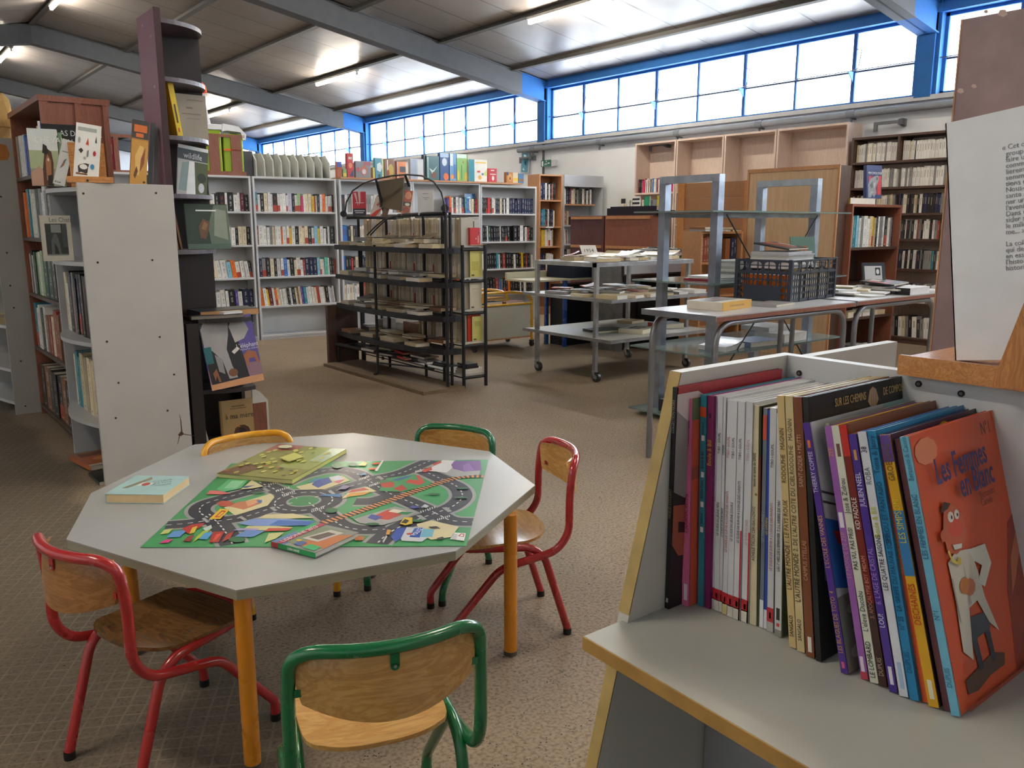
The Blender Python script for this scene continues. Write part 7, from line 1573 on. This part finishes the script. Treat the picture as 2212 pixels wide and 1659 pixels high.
wt = [((1535.7, 1313), (1543.7, 855), 7.8, 'TYBO \u2022 GOUPIL', 'LE GUIDE DE LA JEUNE MERE', 'b06058'), ((1543.3, 1317), (1552, 856), 11, 'TYBO \u2022 GOUPIL', 'LE GUIDE DU JEUNE PERE', '4a4644'), ((1554.5, 1321), (1563, 859), 6.5, 'CARRERE', 'LE GUIDE DU JEUNE MARIE', '3a3a3a'), ((1561, 1325), (1573, 865), 10.5, 'TYBO \u2022 GOUPIL', 'LE GUIDE DE SURVIE A L\u2019USAGE DES PARENTS', 'b05a54'), ((1571.9, 1330), (1581.7, 866), 12.5, 'TYBO \u2022 GOUPIL', 'LE GUIDE DU JEUNE COUPLE', '504c4a'), ((1584.5, 1335), (1595.8, 867), 15, 'TYBO \u2022 GOUPIL', 'LE GUIDE DE SURVIE A L\u2019USAGE DES PARENTS', '4e4a48'), ((1601.9, 1341), (1612, 868), 16, 'TYBO \u2022 GOUPIL', 'LE GUIDE DU BEBE', 'c8a0a8')]
for i, (bt, tp, w_, a_, t_, c_) in enumerate(wt):
    comic('thin white humour guide album, %s of the white run after the plum one' % ORD[i], bt, tp, w_, 'd3d5da', 'e6e8ec', [(a_, .74, .0055, c_, .75), (t_, .36 if i != 3 else .30, .0055, c_, .75)], sart=[('d8d4c8' if i != 3 else 'd8c48c', 0, .055, 0, 1), ('c0222c', .05, .105, 0, 1), ('ecebe8', .06, .085, .35, .65)] + ([('c0222c', 0, .42, .8, 1)] if i in (5, 6) else []), art=[('c8323c', R4(.9, .0, 1, 1))] if i in (0, 1, 2, 5) else ())
comic('cream-spined album with small black lettering after the white guides', (1620, 1347), (1626, 875.5), 15, 'd2c7a8', 'cfc9b4', [('dessin et texte de GREG', .64, .0055, '3a362c'), ('ACHILLE TALON CERVEAU-CHOC', .30, .006, '3a362c')], sart=[('8a6a3c', .60, .61, .6, .9)])
comic('very thin dark green album beside the cream-spined one', (1636, 1352), (1641, 878), 5, '3c4a2a', '3a3428', sart=[('8a3a24', .45, .78, 0, 1)])
comic('thin grey-blue album with white foot, beside the dark green one', (1641.5, 1354), (1650.5, 882), 8.5, '6e7684', '8a6a5a', [('LES TECHNO-PERES 2', .40, .006, 'a4b4c8')], sart=[('dfe2e6', 0, .13, 0, 1), ('c8503c', .86, .97, .0, 1)])
comic('thin royal blue album with yellow letters', (1650.5, 1357), (1658.7, 886), 7, '1c46a4', '2350a8', [('LES GARDIENS', .44, .006, 'd8c23c')], sart=[('e4e6ea', 0, .09, 0, 1)])
comic('white parents guide album standing apart after the blue one', (1657.8, 1362), (1664.8, 881), 14, 'cdcfd2', 'dfe0e2', [('TYBO \u2022 GOUPIL', .74, .0055, '5a5654'), ('LE GUIDE DE SURVIE A L\u2019USAGE DES PARENTS', .28, .0055, 'b06460')], sart=[('c0222c', .045, .11, 0, 1), ('e8e6e2', .06, .09, .35, .65), ('b4b2ac', 0, .045, 0, 1)])
comic('white album with black publisher mark and striped foot', (1674.3, 1372), (1679, 893), 15, 'cfd0d2', '3c4a3c', [('LES 7 VIES DE L\u2019EPERVIER T.3 L\u2019ARBRE DE MAI', .30, .0058, '4a4846')], sart=[('26262a', .075, .13, .25, .75), ('cc3a2c', .045, .06, .3, .7), ('8a8880', 0, .03, 0, 1)])
comic('tan-spined album, first of the two volumes leaning in the middle', (1706, 1397), (1679.3, 855.5), 16, 'd3b982', 'd8c698', [('RODOLPHE   MAGNIN', .66, .0085, '5c4c34'), ('1. LE PAYS ROUX', .42, .009, '5c4c34'), ('L\u2019AUTRE MONDE', .235, .0105, '4c3a24'), ('SANGALO', .045, .0075, '3a3026')])
comic('tan-spined album, second volume, next to the brown one', (1723, 1406), (1696.7, 856), 17.5, 'd6c190', 'dccba2', [('RODOLPHE   MAGNIN', .70, .0085, '6a5c44'), ('2. DE L\u2019AUTRE COTE DU CIEL', .40, .009, '5c4c34'), ('L\u2019AUTRE MONDE', .20, .0105, '4c3a24'), ('SANGALO', .045, .0075, '3a3026')])
comic('brown-spined album beside the large black one', (1742.5, 1417), (1714.7, 858), 19, '7c4426', '7a4c30', [('SAINT-DIZIER \u2022 MUTTI', .66, .008, 'd8b494'), ('CAMPUS STELLAE', .30, .008, 'c89a74')], sart=[('e4dcd0', .02, .08, .3, .75)])
cb, t_, h_ = comic('large black album with gold title and a shell, rising above its neighbours', (1764, 1427), (1734.7, 858), 12, '16161a', '17181e', depth=.262,
    art=[('c8b090', [(.50, .93), (.52, .972), (.55, .985), (.58, .972), (.60, .93), (.575, .905), (.55, .895), (.525, .905)]), ('a88c68', [(.545, .90), (.55, .98), (.555, .90)]), ('a88c68', [(.525, .91), (.532, .97), (.538, .908)]), ('a88c68', [(.565, .908), (.57, .97), (.577, .91)]), ('b8bcc4', R4(.0, .72, .36, .80)), ('8a94a4', R4(.02, .76, .3, .82)), ('5c6c84', R4(.05, .3, .5, .7))])
for s_, x in (('SUR LES CHEMINS', .20), ('DE COMPOSTELLE', .635)): text(s_, .0145, 'd8b878', cb, Matrix.Translation((x * .262, -t_ - .002, .955 * h_ )) @ Matrix.Rotation(PI / 2, 4, 'X'), 'cover_title', sx=.62)
c1, t_, h_ = comic('violet-spined school jokes album with a red and blue cover', (1818, 1453), (1735, 914.5), 16, '4f2c90', 'cfd2d6', [('THIERRY COPPEE', .72, .008, 'd8d0ec'), ('L\u2019ECOLE DES VANNES', .42, .008, 'd8a864'), ('LES BLAGUES DE TOTO  4', .08, .008, 'c89a54')], sart=[('d87838', .90, .93, .3, .7), ('e0648c', .02, .045, .3, .7)],
    art=[('a8d4d0', R4(.72, .80, 1, 1)), ('2a64b8', [(0, .62), (.25, .55), (.36, .32), (.3, .28), (0, .34)]), ('c8283c', [(.06, .56), (.3, .5), (.3, .45), (.08, .50)]), ('8c8c84', R4(0, 0, .4, .30)), ('b8b8b0', blob(.16, .24, .1, .025)), ('c4c4bc', blob(.2, .15, .11, .03)), ('bcbcb4', blob(.14, .07, .1, .03)), ('3a3c44', [(0, .68), (.3, .6), (.31, .605), (0, .69)]), ('3a3c44', [(0, .72), (.3, .64), (.31, .645), (0, .73)])])
comic('very thin grey and green album, tucked before the mauve one', (1850, 1462), (1772, 918), 8, '9a9c8c', '8a8c7c', sart=[('d87838', .0, .10, 0, 1), ('4a5a3c', .10, .16, 0, 1)], push=.012)
comic('mauve album with pink lettering', (1862, 1466), (1782, 922), 16, '9a5cae', '8a4ca0', [('ZEP', .88, .009, 'e0a060'), ('LE MONDE DE ZEP', .40, .009, 'c890b0')], sart=[('e8d8ec', .03, .09, .2, .7), ('e8e4e8', .60, .66, .2, .8), ('b8344c', 0, .03, 0, 1)])
comic('cream album with handwritten black title and yellow edge', (1881, 1474), (1795.4, 921), 19, 'dcdccc', 'e0b428', [('Jose & Zidrou', .66, .009, '4c4a44'), ('PAS VU, PAS PRIS!', .44, .008, '2c2c2a'), ('L\u2019eleve Ducobu', .20, .010, '4c5a54'), ('LE LOMBARD', .02, .009, '3a3c3a')], sart=[('6a4c3c', .88, .93, .35, .75)])
comic('red and dark brown album with black and white game lettering', (1902, 1482), (1814, 919), 17, '7a1c1a', '8a5230', [('KID PADDLE', .60, .013, 'f0f0ee'), ('MIDAM', .44, .007, 'd89c80'), ('3. APOCALYPSE BOY', .26, .007, 'c88a74'), ('DUPUIS', .04, .008, 'b8a090')], sart=[('cc2c24', .88, 1, 0, 1), ('3c1c16', 0, .32, 0, 1)], back='8a5230')
comic('violet album of the girl diary series with white title', (1922.5, 1494), (1833.4, 939.5), 18.5, '4a2d92', '9c6038', [('JULIEN NEEL', .72, .010, 'e4dcf4'), ('6. L\u2019AGE DE CRISTAL', .34, .009, 'b08ad0'), ('LOU!', .25, .015, 'f0ecf6')], sart=[('e8e4f0', .03, .10, .3, .75), ('d09850', .90, .94, .35, .7)], back='a0683c')
comic('white album with black italic title and blue foot label', (1944, 1503), (1853.4, 934), 20, 'd8dce6', '3c6ab8', [('38', .92, .011, '3c3c40'), ('ROBA', .80, .010, '7c7c84'), ('Boule & Bill', .60, .011, 'c8c83c'), ('LES QUATRE SAISONS', .40, .008, '3a3a3e')], sart=[('a8c4e4', .03, .13, .3, .75)])
comic('bright blue album with dark blue lettering', (1966.5, 1511), (1873.5, 932), 21, '1a80b4', '1c84b8', [('Tome & Janry', .84, .010, '14466c'), ('SPIROU ET FANTASIO', .58, .009, '14466c'), ('N\u00b0 25   LA GRIFFE DU MAUVAIS SORT', .26, .008, '14466c'), ('DUPUIS', .10, .009, '14587e')], sart=[])
comic('thin orange album before the yellow one', (1990, 1519), (1893.5, 941), 14, 'dc5a28', '2c3460', [('GAG DE POCHE 1', .48, .009, 'c89a6c')], push=.004)
comic('yellow and blue cartoon album with red title', (2007, 1526), (1901.3, 941), 24, 'd8a41c', '26202e', [('GROENING', .83, .010, '6a5420'), ('LES SIMPSON', .60, .014, 'd8c83c'), ('DECHAINES', .30, .0155, 'c03c24')], sart=[('2f7ab4', .48, .72, 0, 1), ('5a3c8c', .90, 1, 0, 1), ('e8e0c0', .03, .10, .3, .75)], depth=.245, art=[('3a2c44', R4(0, .88, 1, 1)), ('d8b428', blob(.5, .97, .05, .02))])
comic('matt maroon album without lettering, second from the open end', (2036, 1537), (1929, 951), 17, '5c2e36', '4c2a34', push=.004)
fb, t_, h_ = comic('light blue spined album whose orange cover shows a figure in a white coat', (2056, 1545), (1944.4, 945), 20, '6cb4d0', 'd8562a', [('Bercovici & Cauvin', .84, .008, '3c7c9c'), ('LES FEMMES EN BLANC', .56, .009, '2c6c90'), ('N\u00b01', .34, .009, '2c6c90'), ('DUPUIS', .10, .008, '3c7c9c')], depth=.235,
    art=[('a03a22', [(.62, 0), (1, 0), (1, .62), (.82, .55), (.68, .3)]), ('8a3420', [(.8, 0), (1, 0), (1, .45), (.9, .3)]), ('c8704c', [(.72, .28), (.78, .42), (.88, .5), (.98, .66), (1, .6), (.9, .44), (.8, .34)]), ('e0845c', blob(.13, .93, .11, .05)), ('e09070', [(.86, 1), (.92, .86), (.98, .78), (1, 1)]),
         ('5a3a2c', [(.10, .10), (.40, .13), (.52, .10), (.50, .06), (.34, .06), (.2, .04), (.1, .05)]), ('2a2c3c', [(.22, .24), (.27, .24), (.29, .10), (.24, .10)]), ('2a2c3c', [(.36, .22), (.41, .23), (.42, .10), (.38, .10)]), ('38404c', [(.2, .30), (.45, .28), (.42, .22), (.22, .21)]), ('d9d2c4', [(.12, .20), (.14, .42), (.13, .52), (.22, .545), (.36, .53), (.40, .44), (.42, .34), (.50, .19), (.42, .24), (.34, .34), (.25, .33), (.20, .15)]), ('e4dfd4', [(.34, .53), (.52, .52), (.55, .44), (.44, .37), (.38, .40), (.45, .45), (.38, .48)]), ('b8b0a4', [(.255, .34), (.27, .50), (.28, .34)]), ('a8a094', [(.13, .46), (.145, .46), (.15, .30), (.14, .30)]), ('c8704c', blob(.29, .40, .055, .032)), ('c87838', blob(.24, .415, .05, .03)), ('cc6444', [(.14, .555), (.13, .63), (.17, .70), (.26, .715), (.34, .67), (.36, .60), (.31, .55), (.22, .535)]), ('d8503c', blob(.26, .625, .075, .032)), ('e8e0d8', blob(.225, .672, .03, .02)), ('e8e0d8', blob(.285, .672, .025, .018)), ('1c1c1c', blob(.232, .670, .008, .008, 6)), ('1c1c1c', blob(.290, .670, .007, .007, 6)), ('e8e4dc', [(.19, .575), (.28, .565), (.27, .55), (.2, .555)]), ('cc6444', blob(.115, .62, .022, .022)), ('3a2018', [(.13, .70), (.18, .735), (.24, .72), (.2, .705)]), ('e0cc60', [(.13, .56), (.15, .52), (.20, .50), (.205, .51), (.16, .53), (.145, .565)]), ('d8c050', blob(.22, .51, .02, .015)), ('a84024', R4(.06, .0, 1, .012))])
for s_, x, z, sz in (('Les Femmes', .13, .845, .040), ('en Blanc', .34, .765, .040)): text(s_, sz, '3a3272', fb, Matrix.Translation((x * .235, -t_ - .0062, z * h_)) @ Matrix.Rotation(PI / 2, 4, 'X') @ Matrix.Rotation(.03, 4, 'Z'), 'cover_title', bold=.0006, sx=.64)
text('N\u00b01', .022, '5c3420', fb, Matrix.Translation((.66 * .235, -t_ - .0062, .945 * h_)) @ Matrix.Rotation(PI / 2, 4, 'X'), 'cover_title', sx=.7)
for s_, z in (('Bercovici', .705), ('Cauvin', .675)): text(s_, .0125, '8a3a24', fb, Matrix.Translation((.52 * .235, -t_ - .0062, z * h_)) @ Matrix.Rotation(PI / 2, 4, 'X'), 'cover_title', sx=.85)

# ================================================================ pine book stand and the white book
es2 = thing('book_stand', 'varnished pine book stand resting on the backs of the comic bins', 'book stand', (0, 0, 0))
a = oz(1932, 800, 1.112); c_ = oz(2150, 828, 1.112)
MB().box(1.075, 1.34, .12, a.y + .0, 1.1105, 1.128, 'c98a48').build('base_board', W_PINE, es2)
MB().box(1.30, 1.34, .12, a.y + .005, 1.128, 1.142, 'c98a48').build('back_rail', W_PINE, es2)
MB().box(1.068, 1.075, .12, a.y, 1.106, 1.132, 'c98a48').build('front_lip', W_PINE, es2)
lgp = [ox(2150, 830, 1.060), ox(2232, 625, 1.060), ox(2300, 625, 1.060), ox(2265, 850, 1.060)]
m = MB(); vs = [(1.048, p.y, p.z) for p in lgp] + [(1.066, p.y, p.z) for p in lgp]
m.add(vs, [(0, 1, 2, 3), (7, 6, 5, 4), (0, 4, 5, 1), (1, 5, 6, 2), (2, 6, 7, 3), (3, 7, 4, 0)], 'c98a48').build('slanted_leg', W_PINE_V, es2)
MB().box(1.20, 1.22, .15, .42, 1.128, 1.36, 'c98a48', M=Matrix.Translation((1.2, 0, 1.128)) @ Matrix.Rotation(.12, 4, 'Y') @ Matrix.Translation((-1.2, 0, -1.128))).build('back_rest', W_PINE_V, es2)
pb_, pt_ = ox(2062, 791, 1.10), ox(2040, 262, 1.10)
wb_ = thing('paperback_novel', 'large white back cover with a grey text block, standing on the pine stand', 'book', (1.10, pb_.y, 1.1285), rot=(math.atan2(-(pt_.y - pb_.y), pt_.z - pb_.z), 0, 0))
H_ = pt_.z - 1.1285; Wd = .21
MB().box(0, .002, -Wd, 0, 0, H_, 'f0f3f8').box(.020, .022, -Wd, 0, 0, H_, 'd6dae2').box(0, .022, -.0015, 0.0, 0, H_, 'd6dae2').build('cover', PRINT, wb_)
MB().box(.002, .020, -Wd + .003, -.0015, .002, H_ - .002, 'cfcabd').build('page_block', PAPER, wb_)
tl_ = ['\u00ab Cet ouvrage', 'groupes d\u2019his', 'faire une vie', 'communautai', 'lierement dif', 'sommes-nous', 'tions et de', 'Nous-memes', 'sante suite', 'ner une mer', 'l\u2019avenir de', 'Dans une', 'sider sur', 'le milieu', 'me... \u00bb', '', 'La collection', 'qui depasse', 'en essayant', 'l\u2019histoire', 'historique']
WI = (Matrix.Translation((1.10, pb_.y, 1.1285)) @ Matrix.Rotation(math.atan2(-(pt_.y - pb_.y), pt_.z - pb_.z), 4, 'X')).inverted()
for i, s_ in enumerate(tl_):
    if s_:
        p = WI @ ox(2172 - (8 if i == 0 else 0), 320 + i * 13.0, 1.099)
        M = basis((-.0006, p.y, p.z), (0, -1, 0), (0, 0, 1)); text(s_, .0085, '8a8e96', wb_, M, 'cover_lettering', sx=.95)
# tall bookcase end seen behind the white book
tb2 = thing('wooden_bookcase', 'tall maroon-brown bookcase side, scuffed, its colour paled for window gloss, behind the white book', 'bookcase', (0, 0, 0))
MBRD = attr_mat('scuffed_maroon_board', .35, var=.22, scale=5)
bt = ox(2080, 42, 2.3)
MB().box(2.30, 2.325, .25, bt.y, 0, bt.z, 'a68a8c').build('side_panel', MBRD, tb2)  # paler than the back panel: window gloss mixed into the board colour
MB().box(2.298, 2.327, bt.y, bt.y + .004, 0, bt.z, 'b07a54').build('edge_strip', W_ORANGE, tb2)
MB().box(2.326, 2.60, .98, bt.y - .01, 0, .04, '7c5458').box(2.58, 2.60, .98, bt.y - .01, .04, bt.z - .02, '7c5458').build('back_panel', MBRD, tb2)
ch = MB()
for px, py, r in ((2104, 186, .007), (2075, 196, .009), (2166, 28, .012), (2130, 25, .006)):
    p = ox(px, py, 2.2995); ch.poly([(2.2994, p.y + a_ * r, p.z + b_ * r * .8) for a_, b_ in ((-1, -.6), (-.2, -1), (1, -.2), (.6, .9), (-.5, .7))][::-1], 'cdb2aa')
ch.build('paint_chip', MATTE, tb2)
# ---------------------------------------------------------------- the remaining packed spines, past the 300 nearest
so_ = STUFF.build('paperbacks', PRINT); so_['kind'] = 'stuff'; so_['label'] = 'tightly packed rows of paperback spines on the farther shelves'; so_['category'] = 'books'
